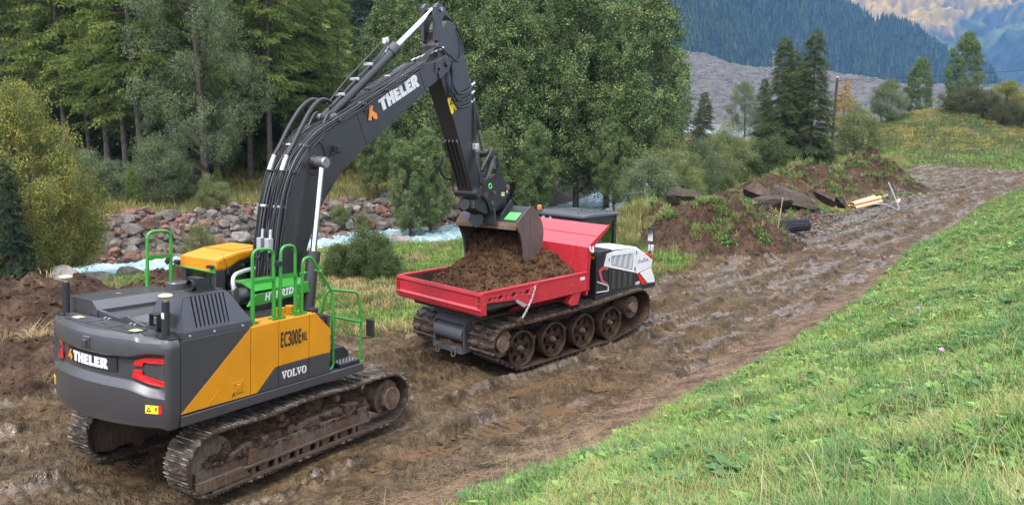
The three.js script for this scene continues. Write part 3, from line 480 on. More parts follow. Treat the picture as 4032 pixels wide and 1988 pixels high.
// step box and platform in front of the doors
obj('step_box', [prism([[0.42, 1.362], [1.14, 1.362], [1.14, 1.55], [1.02, 1.66], [0.42, 1.7]], 0.72, 1.16, 0.02)], MT.greyDark, EX);
{ const st = obj('step_tread', rbox(0.5, 0.08, 0.27, 0.9, 1.405, 1.3, 0.02), MT.black, EX), b = []; for (let i = 0; i < 6; i++) for (let j = 0; j < 3; j++) b.push(new THREE.CylinderGeometry(0.018, 0.022, 0.012, 8).translate(0.7 + i * 0.08, 1.45, 1.22 + j * 0.075)); obj('step_studs', b, MT.steel, st).userData.kind = 'stuff'; }
obj('yellow_marker', span(0.40, 0.43, 1.5, 1.6, 1.17, 1.2), MT.stickerYellow, EX);

// counterweight: bands round the tail
function tail(th, y, r) { return V(-r * Math.cos(th), y, r * Math.sin(th)); }
{
  // plan of the tail: an arc that turns through a small fillet into the side face
  const plan = []; { const te = Math.asin(1.40 / 3.06); for (let i = 0; i <= 72; i++) { const th = mix(-te, te, i / 72); plan.push([-3.06 * Math.cos(th), 3.06 * Math.sin(th), -Math.cos(th), Math.sin(th), Math.abs(th) / te]); }
    const e = [-3.06 * Math.cos(te), 1.40], f = []; for (let i = 1; i <= 8; i++) { const u = i / 8, q = [[e[0], e[1]], [e[0] + 0.035, 1.453], [e[0] + 0.1, 1.453]], p = [0, 1].map((k) => (1 - u) ** 2 * q[0][k] + 2 * u * (1 - u) * q[1][k] + u * u * q[2][k]), an = mix(Math.PI - te, Math.PI / 2, u); f.push([p[0], p[1], Math.cos(an), Math.sin(an), 1]); } for (const x of [-2.58, -2.535]) f.push([x, 1.453, 0, 1, 1]);
    plan.push(...f); plan.unshift(...f.map(([x, z, nx, nz, k]) => [x, -z, nx, -nz, k]).reverse()); }
  const rows = plan.map(([x, z, nx, nz, a]) => {
    const s = sm(0.56, 0.86, a), lo = 1.85 - 0.05 * a * a - 0.07 * s, hi = 2.19 + 0.07 * s, k = sm(1.0, 0.975, a), in1 = 0.05 * k, drop = 0.03 * sm(0.66, 0.72, a);
    return [[1.2, 0.16], [1.205, 0.07], [1.24, 0.025], [1.30, 0.022], [1.36, 0.0], [lo - 0.13, 0.0], [lo - 0.085, 0.0], [lo - 0.05, 0.02 * k], [lo, in1 * 1.5], [lo + 0.02, in1 * 1.75], [hi - 0.05, in1 * 1.75], [hi - 0.03, in1 * 1.4], [hi, in1 * 0.35], [hi + 0.02, 0.0], [2.38, 0.0], [2.445, 0.012], [2.49, 0.045], [2.508, 0.09], [2.512, 0.16], [2.514, 0.24]].map(([y, d]) => { const e = mix(d, Math.min(d, 0.04), sm(0.9, 1, a)); return [x - nx * e, y - (y > 2.3 ? drop : 0), z - nz * e]; });
  });
  const pos = [], idx = [], m = rows[0].length, nU = rows.length - 1;
  rows.forEach((r) => r.forEach((p) => pos.push(...p)));
  for (let i = 0; i < nU; i++) for (let j = 0; j < m - 1; j++) { const q = i * m + j; idx.push(q, q + 1, q + m, q + 1, q + m + 1, q + m); }
  let g = new THREE.BufferGeometry(); g.setAttribute('position', new THREE.Float32BufferAttribute(pos, 3)); g.setIndex(idx); g = toCreasedNormals(g, 0.42);
  const lid = [...rows.map((r) => [r[m - 1][0], -r[m - 1][2]]), [-2.45, -1.1], [-2.45, 1.1]]; const body = [g, prism(lid, 2.44, 2.4835, 0).rotateX(-Math.PI / 2), prism([[-2.88, -0.5], [-2.66, -1.2], [-2.54, -1.34], [-2.54, 1.34], [-2.66, 1.2], [-2.88, 0.5]].reverse(), 2.44, 2.5125, 0).rotateX(-Math.PI / 2), span(-2.6, -2.54, 1.21, 2.44, -1.38, 1.38)];
  const cw = obj('counterweight', body, MT.grey, EX);
  const on = (deg, y, r) => { const th = deg * Math.PI / 180, o = tail(th, y, r); return basis([o.x, o.y, o.z], [Math.sin(th), 0, Math.cos(th)], [0, 1, 0], [-Math.cos(th), 0, Math.sin(th)]); };
  // name plate: bent board with lettering
  const bend = (g, y0, r) => { g = prep(g); const p = g.attributes.position; for (let i = 0; i < p.count; i++) { const th = p.getX(i) / 3.05, o = tail(th, y0 + p.getY(i), r + p.getZ(i)); p.setXYZ(i, o.x, o.y, o.z); } g.computeVertexNormals(); return g; };
  const strip = (w, h, d, x, y) => new THREE.BoxGeometry(w, h, d, 24, 1, 1).translate(x, y, 0);
  const pl = obj('name_plate', bend(strip(1.24, 0.185, 0.012, 0, 0.0925), 1.95, 2.988), MT.black, cw);
  const [w, wl] = blockWord();
  obj('name_lettering', w.map((q) => bend(q.scale(0.86 / wl, 0.148, 0.5).translate(-0.40, 0.02, 0), 1.95, 2.996)), MT.white, pl);
  obj('logo_square', bend(logoNavy().scale(0.2, 0.165, 0.5).translate(-0.62, 0.01, 0), 1.95, 2.996), MT.navy, pl);
  obj('logo_mark', bend(logoMark().scale(0.2, 0.165, 0.5).translate(-0.6, 0.01, 0), 1.95, 2.996), MT.orange, pl);
  for (const s of [1, -1]) {
    const D2 = Math.PI / 180 * 3.05, f = (pts) => { const q = pts.map(([d, y]) => [s * d * D2, y]); if (s < 0) q.reverse(); return q; };
    const fine = (pts) => { const o = []; for (let i = 0; i < pts.length; i++) { const a = pts[i], b = pts[(i + 1) % pts.length]; for (let k = 0; k < 4; k++) o.push([mix(a[0], b[0], k / 4), mix(a[1], b[1], k / 4)]); } return o; };
    obj('reflector', bend(prism(fine(f([[17.4, 2.075], [19.9, 2.075], [20.4, 2.13], [26.5, 2.125], [26.6, 2.195], [20.6, 2.195], [17.6, 2.135]])), 0, 0.014, 0.003), 0, 2.99), MT.redLens, cw);
    obj('reflector', bend(prism(fine(f([[16.9, 1.905], [17.4, 2.02], [20, 2.02], [20.1, 1.955], [26.7, 1.865], [26.6, 1.795], [22, 1.835]])), 0, 0.016, 0.003), 0, 2.99), MT.redLens, cw);
    const rec = obj('warning_sticker', bend(prism(f([[21.7, 1.44], [25.3, 1.44], [25.3, 1.555], [21.7, 1.555]]), 0, 0.006, 0), 0, 3.062), MT.stickerYellow, cw);
    obj('sticker_mark', [bend(prism(f([[25.35, 1.44], [26.3, 1.44], [26.3, 1.555], [25.35, 1.555]]), 0, 0.006, 0), 0, 3.062)], MT.redLens, rec);
    obj('sticker_print', [bend(prism(f([[22.0, 1.465], [23.4, 1.465], [22.7, 1.535]]), 0.006, 0.008, 0, [f([[22.35, 1.48], [23.05, 1.48], [22.7, 1.515]])]), 0, 3.062), bend(prism(f([[24.6, 1.47], [24.8, 1.47], [24.9, 1.53], [24.5, 1.53]]), 0.006, 0.008, 0), 0, 3.062), bend(prism(f([[24.0, 1.497], [24.3, 1.497], [24.3, 1.503], [24.0, 1.503]]), 0.006, 0.008, 0), 0, 3.062)], MT.black, rec);
  }
  obj('lifting_eye', [rbox(0.17, 0.16, 0.05, 0, 0, 0, 0.02), rbox(0.1, 0.1, 0.04, 0, -0.01, 0.035, 0.015)].map((q) => q.applyMatrix4(on(1.6, 2.33, 3.055))), MT.grey, cw);
  for (const [z0, z1] of [[-0.85, -0.25], [-0.2, 0.3], [0.35, 0.8]]) { const zm = -(z0 + z1) / 2; obj('cover_plate', prism([[-2.86, -z1], [-2.6, -z1], [-2.6, -z0], [-2.86, -z0]], 2.512, 2.53, 0.004, [[[-2.78, zm - 0.06], [-2.78, zm + 0.1], [-2.74, zm + 0.1], [-2.74, zm - 0.06]]]).rotateX(-Math.PI / 2), MT.grey, cw); }
  for (const z of [-0.75, 0.68]) obj('paper_label', span(-2.8, -2.68, 2.53, 2.534, z, z + 0.16), MT.cream, cw);
}
// satellite antennas on masts
for (const [z, lab] of [[-1.243, 'mast'], [1.243, 'mast']]) {
  const g = grp('antenna_mast', EX), x = -2.61, y0 = 2.49;
  obj('pole', [rod([x, y0, z], [x, 2.98, z], 0.052, 0.052, 20), ...[0.12, 0.27, 0.42].map((h) => rod([x, y0 + h, z], [x, y0 + h + 0.012, z], 0.056, 0.056, 20))], MT.black, g);
  obj('base_plate', [span(x - 0.1, x + 0.1, y0 - 0.012, y0 + 0.008, z - 0.1, z + 0.1), ...[[-1, -1], [1, -1], [-1, 1], [1, 1]].map(([a, b]) => new THREE.CylinderGeometry(0.012, 0.012, 0.03, 6).translate(x + a * 0.08, y0 + 0.015, z + b * 0.08))], MT.black, g);
  obj('antenna_disc', new THREE.LatheGeometry([[0, 0.05], [0.06, 0.048], [0.092, 0.035], [0.097, 0.02], [0.09, 0.008], [0.05, -0.002], [0.03, -0.04], [0.026, -0.06]].map((p) => new THREE.Vector2(...p)), 28).translate(x, 3.04, z), MT.cream, g);
  if (z > 0) obj('paper_label', span(x - 0.054, x - 0.05, 2.75, 2.83, z - 0.02, z + 0.04), MT.white, g);
}
{ const g = grp('rear_lamp', EX); obj('housing', [span(-2.62, -2.42, 2.58, 2.6, 0.88, 1.06), span(-2.62, -2.42, 2.75, 2.77, 0.88, 1.06), span(-2.62, -2.42, 2.6, 2.75, 0.88, 0.9), span(-2.62, -2.42, 2.6, 2.75, 1.04, 1.06), span(-2.44, -2.42, 2.6, 2.75, 0.9, 1.04), span(-2.56, -2.46, 2.5, 2.58, 0.95, 0.99)], MT.black, g); obj('lens', rbox(0.06, 0.12, 0.11, -2.56, 2.675, 0.97, 0.02), MT.chrome, g); }

// right engine hood with slots
{
  const b = (p, q) => { // hull from rectangle at the base (p) to rectangle at the top (q): [x0, x1, z0, z1, y]
    const c = [[0, 2], [1, 2], [1, 3], [0, 3]], v = [p, q].flatMap((r) => c.map(([i, j]) => [r[i], r[4], r[j]])), g = new THREE.BufferGeometry();
    g.setAttribute('position', new THREE.Float32BufferAttribute(v.flat(), 3)); g.setIndex([0, 1, 2, 0, 2, 3, 4, 6, 5, 4, 7, 6, 0, 5, 1, 0, 4, 5, 1, 6, 2, 1, 5, 6, 2, 7, 3, 2, 6, 7, 3, 4, 0, 3, 7, 4]); const n = g.toNonIndexed(); n.computeVertexNormals(); return n;
  };
  const slotHoles = []; for (let r = 0; r < 2; r++) for (let i = 0; i < 10; i++) { const x = -2.28 + i * 0.062, z = 0.84 + r * 0.18; slotHoles.push([[x, -z - 0.1], [x, -z], [x + 0.03, -z], [x + 0.03, -z - 0.1]]); }
  const hood = obj('engine_hood', [b([-2.47, -1.27, 0.56, 1.43, 2.44], [-2.46, -1.275, 0.57, 1.42, 2.53]), b([-2.45, -1.3, 0.6, 1.36, 2.53], [-2.38, -1.62, 0.8, 1.2, 2.9]),
    b([-2.46, -2.285, 1.2, 1.42, 2.53], [-2.35, -2.285, 0.75, 1.27, 3.0]), b([-1.67, -1.275, 1.2, 1.42, 2.53], [-1.67, -1.6, 0.75, 1.27, 3.0]), prism([[-2.35, -1.26], [-1.6, -1.26], [-1.6, -0.75], [-2.35, -0.75]], 2.99, 3.012, 0.003, slotHoles).rotateX(-Math.PI / 2), b([-2.285, -1.67, 1.38, 1.42, 2.53], [-2.285, -1.67, 1.36, 1.408, 2.575]), b([-2.46, -2.35, 0.58, 1.3, 2.53], [-2.36, -2.3, 0.75, 1.27, 3.0])], MT.grey, EX);
  for (let i = 0; i < 9; i++) { const x = -2.262 + i * 0.0685; obj('slat', b([x - 0.021, x + 0.018, 1.33, 1.408, 2.57], [x - 0.021, x + 0.018, 1.18, 1.268, 3.0]), MT.grey, hood); }
  for (const [x, y] of [[-2.36, 2.48], [-1.95, 2.48], [-1.45, 2.48]]) obj('bolt', rod([x, y, 1.42], [x, y, 1.438], 0.018, 0.018, 10), MT.silver, hood);
  const left = obj('hood_cover', [prism([[-2.47, 2.4], [-2.47, 2.66], [-1.1, 2.66], [-1.06, 2.6], [-1.06, 2.4]], -1.4, -0.8, 0.004), span(-2.47, -2.44, 2.66, 2.716, -1.4, -0.8), span(-1.14, -1.1, 2.66, 2.716, -1.4, -0.8), span(-2.44, -1.14, 2.66, 2.716, -0.84, -0.8), prism([[-2.47, 1.4], [-1.1, 1.4], [-1.1, 0.8], [-2.47, 0.8]].reverse(), 2.716, 2.734, 0.004, Array.from({ length: 15 }, (_, i) => { const x = -2.36 + i * 0.08; return [[x, 1.28], [x + 0.035, 1.28], [x + 0.035, 1.38], [x, 1.38]]; })).rotateX(-Math.PI / 2), prism([[-0.805, 2.4], [-0.805, 2.728], [-0.64, 2.6], [-0.64, 2.4]], 1.06, 2.465, 0.004).rotateY(-Math.PI / 2)], MT.grey, EX);
  obj('paper_label', span(-1.9, -1.82, 2.73, 2.734, -1.16, -1.04), MT.cream, left);
  const mid = obj('middle_cover', [prism([[-0.635, 2.4], [-0.635, 2.60], [-0.08, 2.545], [0.08, 2.6], [0.3, 2.55], [0.56, 2.5], [0.56, 2.4]], 2.40, 2.455, 0.006).rotateY(-Math.PI / 2).translate(0, 0, 0), b([-2.4, -1.05, -0.635, 0.56, 2.4], [-2.39, -1.06, -0.63, 0.555, 2.545]), b([-2.39, -1.5, 0.0, 0.5, 2.545], [-2.2, -1.3, 0.25, 0.5, 2.62])], MT.grey, EX);
  for (const z of [-0.45, -0.35, 0.2, 0.3]) obj('bolt', rod([-2.455, 2.5, z], [-2.475, 2.5, z], 0.02, 0.02, 10), MT.silver, mid);
  obj('muffler', [new THREE.CylinderGeometry(0.17, 0.17, 0.3, 30).translate(-1.12, 2.72, -0.62), new THREE.CylinderGeometry(0.155, 0.17, 0.02, 30).translate(-1.12, 2.88, -0.62)], MT.grey, EX);
  const exh = obj('exhaust_box', [prism([[-1.98, 3.012], [-2.0, 3.22], [-1.86, 3.22], [-1.66, 3.012]], 0.86, 1.1, 0.006)], MT.black, EX);
  obj('exhaust_pipe', new THREE.LatheGeometry([[0.085, 0], [0.085, 0.06], [0.072, 0.06], [0.072, -0.12], [0, -0.12]].map((p) => new THREE.Vector2(...p)), 24).rotateZ(Math.PI / 2).translate(-1.98, 3.11, 0.98), MT.black, exh);
  obj('exhaust_flange', span(-2.02, -1.56, 3.012, 3.024, 0.82, 1.14), MT.black, exh);
}

// cab
{
  const cab = grp('cab', EX), z0 = -1.52, z1 = -0.56;
  const side = [[-0.38, 1.4], [-0.38, 2.98], [-0.34, 3.2], [-0.1, 3.28], [0.9, 3.3], [1.12, 3.2], [1.3, 2.3], [1.28, 1.4]];
  const pane = [[-0.2, 2.1], [-0.2, 2.86], [-0.02, 3.04], [0.35, 3.12], [0.98, 3.12], [1.14, 2.4], [1.0, 2.0]];
  const low = side.map(([x, y]) => [x, Math.min(y, 3.1)]);
  obj('cab_frame', [prism([[-0.38, 1.4], [-0.38, 3.0], [0.0, 3.13], [1.1, 3.15], [1.3, 2.3], [1.28, 1.4]], z1 - 0.05, z1, 0.01, [pane]), prism([[-0.38, 1.4], [-0.38, 3.0], [0.0, 3.13], [1.1, 3.15], [1.3, 2.3], [1.28, 1.4]], z0, z0 + 0.05, 0.01, [pane]), span(-0.36, 1.26, 1.38, 1.44, z0 + 0.05, z1 - 0.05),
    prism([[z0 + 0.05, 1.44], [z1 - 0.05, 1.44], [z1 - 0.05, 3.05], [z0 + 0.05, 3.05]], 0.34, 0.38, 0, [[[z0 + 0.13, 2.32], [z1 - 0.13, 2.32], [z1 - 0.13, 2.95], [z0 + 0.13, 2.95]]]).rotateY(-Math.PI / 2)], MT.greyDark, cab);
  obj('rear_pillar', [span(-0.4, -0.2, 1.5, 3.0, z1 - 0.03, z1 + 0.012, 0.01)], MT.grey, cab);
  const roof = obj('roof', [prism([[-0.42, 2.985], [-0.42, 3.19], [-0.3, 3.225], [0.05, 3.30], [0.6, 3.345], [1.0, 3.335], [1.16, 3.25], [1.16, 3.18], [0.95, 3.2], [0.5, 3.19], [0.1, 3.12], [-0.15, 2.985]], z0 - 0.02, z1 + 0.02, 0.05)], MT.yellow, cab);
  obj('roof_ridge', prism([[0.05, 3.299], [0.6, 3.345], [0.62, 3.36], [0.04, 3.314]], z0 + 0.1, z1 - 0.1, 0.006), MT.yellow, roof);
  obj('roof_window', prism([[0.66, 3.349], [1.0, 3.338], [1.0, 3.352], [0.66, 3.363]], z0 + 0.1, z1 - 0.1, 0.004), MT.glass, roof);
  obj('rear_window', span(-0.372, -0.36, 2.33, 2.94, z0 + 0.13, z1 - 0.13), MT.glass, cab);
  obj('side_window', prism(pane.map(([x, y]) => [mix(0.45, x, 0.995), mix(2.6, y, 0.995)]), z1 - 0.03, z1 - 0.024, 0), MT.glass, cab);
  obj('side_window', prism(pane.map(([x, y]) => [mix(0.45, x, 0.995), mix(2.6, y, 0.995)]), z0 + 0.024, z0 + 0.03, 0), MT.glass, cab);
  obj('window_bar', [span(0.5, 0.535, 2.05, 3.12, z1 - 0.045, z1 - 0.035), span(0.5, 0.535, 2.05, 3.12, z0 + 0.035, z0 + 0.045)], MT.black, cab);
  obj('front_window', prism([[1.12, 3.12], [1.28, 2.3], [1.27, 1.7], [1.255, 1.7], [1.265, 2.3], [1.105, 3.12]], z0 + 0.06, z1 - 0.06, 0), MT.glass, cab);
  obj('window_sticker', span(-0.388, -0.384, 2.68, 2.8, z1 - 0.3, z1 - 0.2), mat(lin(0.35, 0.72, 0.78), 0.5), cab);
  obj('seat', [rbox(0.14, 0.75, 0.5, -0.02, 2.35, -1.02, 0.06), rbox(0.1, 0.22, 0.28, -0.02, 2.8, -1.02, 0.05), rbox(0.5, 0.14, 0.5, 0.25, 1.95, -1.02, 0.05), rbox(0.4, 0.5, 0.4, 0.25, 1.7, -1.02, 0.03)], MT.black, cab);
  obj('console', [rbox(0.5, 0.12, 0.14, 0.4, 2.2, -1.34, 0.03), rbox(0.5, 0.12, 0.14, 0.4, 2.2, -0.72, 0.03), rod([0.6, 2.22, -0.72], [0.63, 2.4, -0.72], 0.02), rod([0.6, 2.22, -1.34], [0.63, 2.4, -1.34], 0.02)], MT.black, cab);
  obj('lamp_rail', [rod([-0.43, 3.0, z0 - 0.1], [-0.43, 2.97, z1 + 0.05], 0.016), box(0.02, 0.08, 0.12, -0.43, 3.03, z1 - 0.02)], MT.green, cab);
  for (const [z, r] of [[z0 - 0.02, 0.045], [z1 - 0.02, 0.03], [z1 - 0.09, 0.03]]) obj('camera_lamp', rod([-0.42, 3.07, z], [-0.5, 3.07, z], r, r, 12), MT.black, cab);
  obj('rear_mirror', [rbox(0.05, 0.24, 0.1, 0, 0, 0, 0.02).rotateX(0.7).translate(-0.5, 3.12, z0 - 0.2), rod([-0.44, 3.03, z0], [-0.5, 3.08, z0 - 0.16], 0.012)], MT.black, cab);
  obj('whip_antenna', [rod([-0.17, 3.0, z1 + 0.05], [-0.3, 3.3, z1 + 0.05], 0.006, 0.003, 6), rbox(0.07, 0.14, 0.05, -0.15, 2.98, z1 + 0.04, 0.02)], MT.black, cab);
}
// hybrid accumulator cover
{
  const c = grp('pump_cover', EX);
  obj('cover_shell', [prism([[-0.7, 2.56], [-0.55, 2.74], [0.62, 2.83], [0.66, 2.64], [-0.5, 2.55]], 0.60, 0.66, 0.01), prism([[0.66, 2.8], [0.3, 2.92], [0.12, 2.92], [0.12, 2.89], [0.3, 2.885], [0.62, 2.78]], -0.62, 0.55, 0.004).rotateY(-Math.PI / 2), span(-0.5, 0.6, 2.88, 2.9, 0.14, 0.3)], MT.green, c);
  obj('cover_lettering', text('HYBRID', 'sans', 0.12, { width: 0.62, slant: 0.22, bold: 0.006 }).rotateZ(0.075).translate(-0.36, 2.615, 0.662), MT.white, c);
  obj('accumulator', [rod([-0.85, 2.68, 0.38], [-0.4, 2.7, 0.38], 0.14, 0.14, 24), rod([-0.4, 2.7, 0.38], [0.5, 2.75, 0.38], 0.12, 0.12, 20)], MT.greyDark, c);
  obj('bracket', [prism([[-0.9, 2.44], [-0.9, 2.84], [-0.84, 2.9], [-0.78, 2.84], [-0.78, 2.44]], 0.5, 0.54, 0.01), span(-0.9, -0.55, 2.42, 2.46, 0.3, 0.62)], MT.grey, c);
  obj('air_pipe', bent([[-0.84, 2.72, 0.5], [-0.84, 3.06, 0.42], [-0.5, 3.1, 0.3], [-0.2, 3.1, 0.2]], 0.035, 0.16, 10), MT.silver, c);
}
// hand rails
function rail(name, geos) { return obj(name, geos, MT.green, EX); }
const ft = (x, y, z) => span(x - 0.07, x + 0.07, y - 0.015, y + 0.012, z - 0.06, z + 0.06);
rail('hand_rail', [bent([[-1.2, 2.47, 1.35], [-1.21, 3.6, 1.35], [-0.8, 3.585, 1.35], [-0.78, 2.47, 1.35]], 0.026, 0.13), ft(-1.2, 2.475, 1.35), ft(-0.78, 2.475, 1.35), span(-1.2, -0.78, 3.07, 3.13, 1.365, 1.385), span(-1.2, -0.78, 3.065, 3.08, 1.31, 1.37), rod([-1.2, 2.5, 1.35], [-1.2, 2.95, 1.35], 0.034), rod([-0.78, 2.5, 1.35], [-0.78, 2.95, 1.35], 0.034)]);
rail('hand_rail', [bent([[-0.66, 2.47, 1.35], [-0.645, 3.615, 1.35], [-0.35, 3.61, 1.35], [-0.33, 2.47, 1.35]], 0.026, 0.13), ft(-0.66, 2.475, 1.35), ft(-0.33, 2.475, 1.35), span(-0.65, -0.33, 3.1, 3.16, 1.365, 1.385), span(-0.65, -0.33, 3.095, 3.11, 1.31, 1.37), rod([-0.66, 2.5, 1.35], [-0.66, 2.95, 1.35], 0.034), rod([-0.33, 2.5, 1.35], [-0.33, 2.95, 1.35], 0.034)]);
obj('rail_clamp', [span(-0.8, -0.62, 3.3, 3.38, 1.325, 1.38, 0.01)], MT.black, EX);
rail('entry_rail', [bent([[-0.2, 2.47, 1.35], [-0.18, 3.37, 1.35], [0.0, 3.39, 1.35], [0.5, 2.72, 1.37], [0.52, 1.44, 1.38], [0.45, 1.38, 1.38]], 0.026, 0.12), rod([-0.2, 2.5, 1.35], [-0.2, 2.95, 1.35], 0.034), ft(-0.2, 2.475, 1.35), rod([-0.24, 3.13, 1.35], [-0.1, 3.13, 1.35], 0.02), rod([0.13, 3.15, 1.3], [0.2, 3.13, 1.4], 0.02)]);
rail('front_rail', [bent([[0.44, 1.40, 1.12], [0.44, 2.25, 1.12], [0.46, 2.78, 1.28], [1.14, 2.65, 1.36], [1.24, 2.1, 1.37], [1.215, 1.37, 1.36]], 0.026, 0.12), rod([0.46, 2.32, 1.2], [1.21, 2.1, 1.37], 0.022), ft(1.2, 1.375, 1.36)]);
rail('rear_rail', [bent([[-1.17, 2.45, -1.35], [-1.165, 3.675, -1.35], [-0.72, 3.665, -1.35], [-0.71, 2.5, -1.35]], 0.03, 0.13), span(-1.17, -0.71, 3.2, 3.26, -1.34, -1.32), span(-1.17, -0.71, 3.195, 3.21, -1.39, -1.33), rod([-1.17, 2.5, -1.35], [-1.17, 3.05, -1.35], 0.036), rod([-0.71, 2.5, -1.35], [-0.71, 3.0, -1.35], 0.036)]);
obj('wing_mirror', [rbox(0.05, 0.32, 0.18, 1.42, 1.97, 1.42, 0.025), bent([[1.22, 1.79, 1.37], [1.48, 1.78, 1.42], [1.49, 2.0, 1.42], [1.44, 2.0, 1.42]], 0.012, 0.03)], MT.black, EX);

// boom
const BW = 0.32;
const boomTop = [[0.2, 2.35], [0.23, 2.9], [0.28, 3.47], [0.32, 3.76], [0.4, 4.2], [0.53, 4.62], [0.69, 4.91], [0.92, 5.19], [1.2, 5.43], [2.14, 5.93], [3.1, 6.44], [4.09, 6.97], [4.55, 7.21]];
const boomLow = [[4.68, 6.78], [4.32, 6.57], [3.52, 6.01], [2.43, 5.29], [1.85, 4.85], [1.54, 4.54], [1.3, 4.24], [1.06, 3.82], [0.84, 3.27], [0.66, 2.7], [0.5, 2.1], [0.22, 2.05]];
const tipArc = []; for (let i = 0; i <= 10; i++) { const a = mix(2.1, -1.2, i / 10); tipArc.push([5.04 + 0.17 * Math.cos(a), 7.25 + 0.17 * Math.sin(a)]); }
const boom = obj('boom', [prism([...spline(boomTop, 40), ...tipArc, ...spline(boomLow, 36)], -BW, BW, 0.012)], MT.greyDark, EX);
{
  const bl = spline(boomLow.slice(1, 10), 30), fl = [...bl, ...bl.map(([x, y], i) => { const a = bl[Math.max(0, i - 1)], b = bl[Math.min(bl.length - 1, i + 1)], l = Math.hypot(b[0] - a[0], b[1] - a[1]); return [x + (b[1] - a[1]) / l * 0.022, y - (b[0] - a[0]) / l * 0.022]; }).reverse()];
  obj('bottom_flange', [prism(fl, -BW - 0.03, BW + 0.03, 0)], MT.greyDark, boom);
  const seam = (a, b) => rod([a[0], a[1], BW + 0.001], [b[0], b[1], BW + 0.001], 0.008, 0.008, 6);
  obj('weld_seam', [seam([2.16, 5.93], [2.45, 5.34])], MT.greyDark, boom); obj('weld_seam', [seam([4.09, 6.95], [4.3, 6.6])], MT.greyDark, boom); obj('weld_seam', [seam([0.31, 3.68], [0.93, 3.52])], MT.greyDark, boom);
  for (const s of [1, -1]) {
    obj('pin_boss', [rod([1.06, 4.95, s * BW], [1.06, 4.95, s * (BW + 0.012)], 0.25, 0.24, 32), rod([1.06, 4.95, s * BW], [1.06, 4.95, s * (BW + 0.09)], 0.14, 0.11, 24)], MT.greyDark, boom);
    obj('tip_plate', [prism([[4.62, 7.0], [4.62, 7.2], [4.9, 7.38], [5.02, 7.4], [5.14, 7.35], [5.19, 7.25], [5.14, 7.1], [4.86, 6.9], [4.78, 6.86], [4.74, 6.99], [4.8, 7.08], [4.7, 7.1]], ...(s > 0 ? [BW, BW + 0.035] : [-BW - 0.035, -BW]), 0.008), rod([5.03, 7.24, s * BW], [5.03, 7.24, s * (BW + 0.08)], 0.085, 0.085, 20)], MT.greyDark, boom);
  }
  const a = Math.atan2(7.21 - 5.43, 4.55 - 1.2), dx = [Math.cos(a), Math.sin(a), 0], dy = [-Math.sin(a), Math.cos(a), 0];
  const [w, wl] = blockWord(); const o = [2.87, 6.0];
  obj('name_lettering', w.map((q) => q.applyMatrix4(basis([o[0], o[1], BW + 0.002], dx, dy, [0, 0, 1], 1.38 / wl, 0.27))), MT.white, boom);
  obj('logo_square', logoNavy().applyMatrix4(basis([2.44, 5.76, BW + 0.002], dx, dy, [0, 0, 1], 0.36, 0.32)), MT.navy, boom);
  obj('logo_mark', logoMark().applyMatrix4(basis([2.50, 5.72, BW + 0.002], dx, dy, [0, 0, 1], 0.36, 0.34)), MT.orange, boom);
  obj('boom_lamp', [rbox(0.06, 0.15, 0.16, 1.55, 5.2, BW + 0.09, 0.02), rod([1.47, 5.08, BW], [1.5, 5.14, BW + 0.08], 0.025), tube([[1.0, 5.28, BW + 0.01], [1.2, 5.3, BW + 0.02], [1.32, 5.1, BW + 0.02], [1.4, 4.98, BW + 0.03], [1.47, 5.07, BW + 0.03]], 0.009, 24, 6)], MT.black, boom);
  obj('cylinder_lug', [prism([[1.25, 5.42], [1.5, 5.86], [1.6, 5.92], [1.72, 5.9], [1.78, 5.8], [1.76, 5.68], [1.85, 5.78], [1.9, 5.8]].slice(0, 6).concat([[1.9, 5.76], [1.6, 5.6]]), 0.15, 0.2, 0.01), prism([[1.25, 5.42], [1.5, 5.86], [1.6, 5.92], [1.72, 5.9], [1.78, 5.8], [1.76, 5.68], [1.9, 5.76], [1.6, 5.6]], -0.2, -0.15, 0.01)], MT.greyDark, boom);
  obj('lug_pin', rod([1.64, 5.8, -0.25], [1.64, 5.8, 0.25], 0.08, 0.08, 20), MT.steel, boom);
  // pipes and hoses along the back of the boom
  const bt = new THREE.CatmullRomCurve3(boomTop.map((p) => V(p[0], p[1], 0)), false, 'centripetal');
  const along = (u0, u1, off, z, k = 18, wob = 0.012, seed = 0) => { const P = []; for (let i = 0; i <= k; i++) { const u = mix(u0, u1, i / k), p = bt.getPointAt(u), q = bt.getTangentAt(u); const d = off + wob * N2(u * 9, seed), zz = z + wob * 1.6 * N2(u * 7, seed + 40); P.push([p.x - q.y * d, p.y + q.x * d, zz]); } return P; };
  [[-0.27, 0.055, 0.026], [-0.2, 0.06, 0.026], [-0.13, 0.055, 0.022], [0.12, 0.06, 0.026], [0.2, 0.055, 0.028], [0.28, 0.05, 0.026], [0.3, 0.1, 0.018]].forEach(([z, d, r], i) => obj('boom_pipe', tube(along(0.06, 0.97, d, z, 20, 0.004, i), r, 70, 8), MT.greyDark, boom));
  [[-0.24, 0.11, 0.013], [-0.06, 0.05, 0.013], [-0.02, 0.07, 0.012], [0.03, 0.05, 0.014], [0.07, 0.08, 0.012], [0.16, 0.12, 0.014], [0.24, 0.12, 0.015], [0.345, 0.03, 0.014], [0.34, -0.02, 0.013]].forEach(([z, d, r], i) => obj('boom_hose', tube(along(0.04 + 0.01 * i, 0.9 + 0.012 * (i % 8), d, z, 26, 0.022, i + 9), r, 90, 7), MT.rubber, boom));
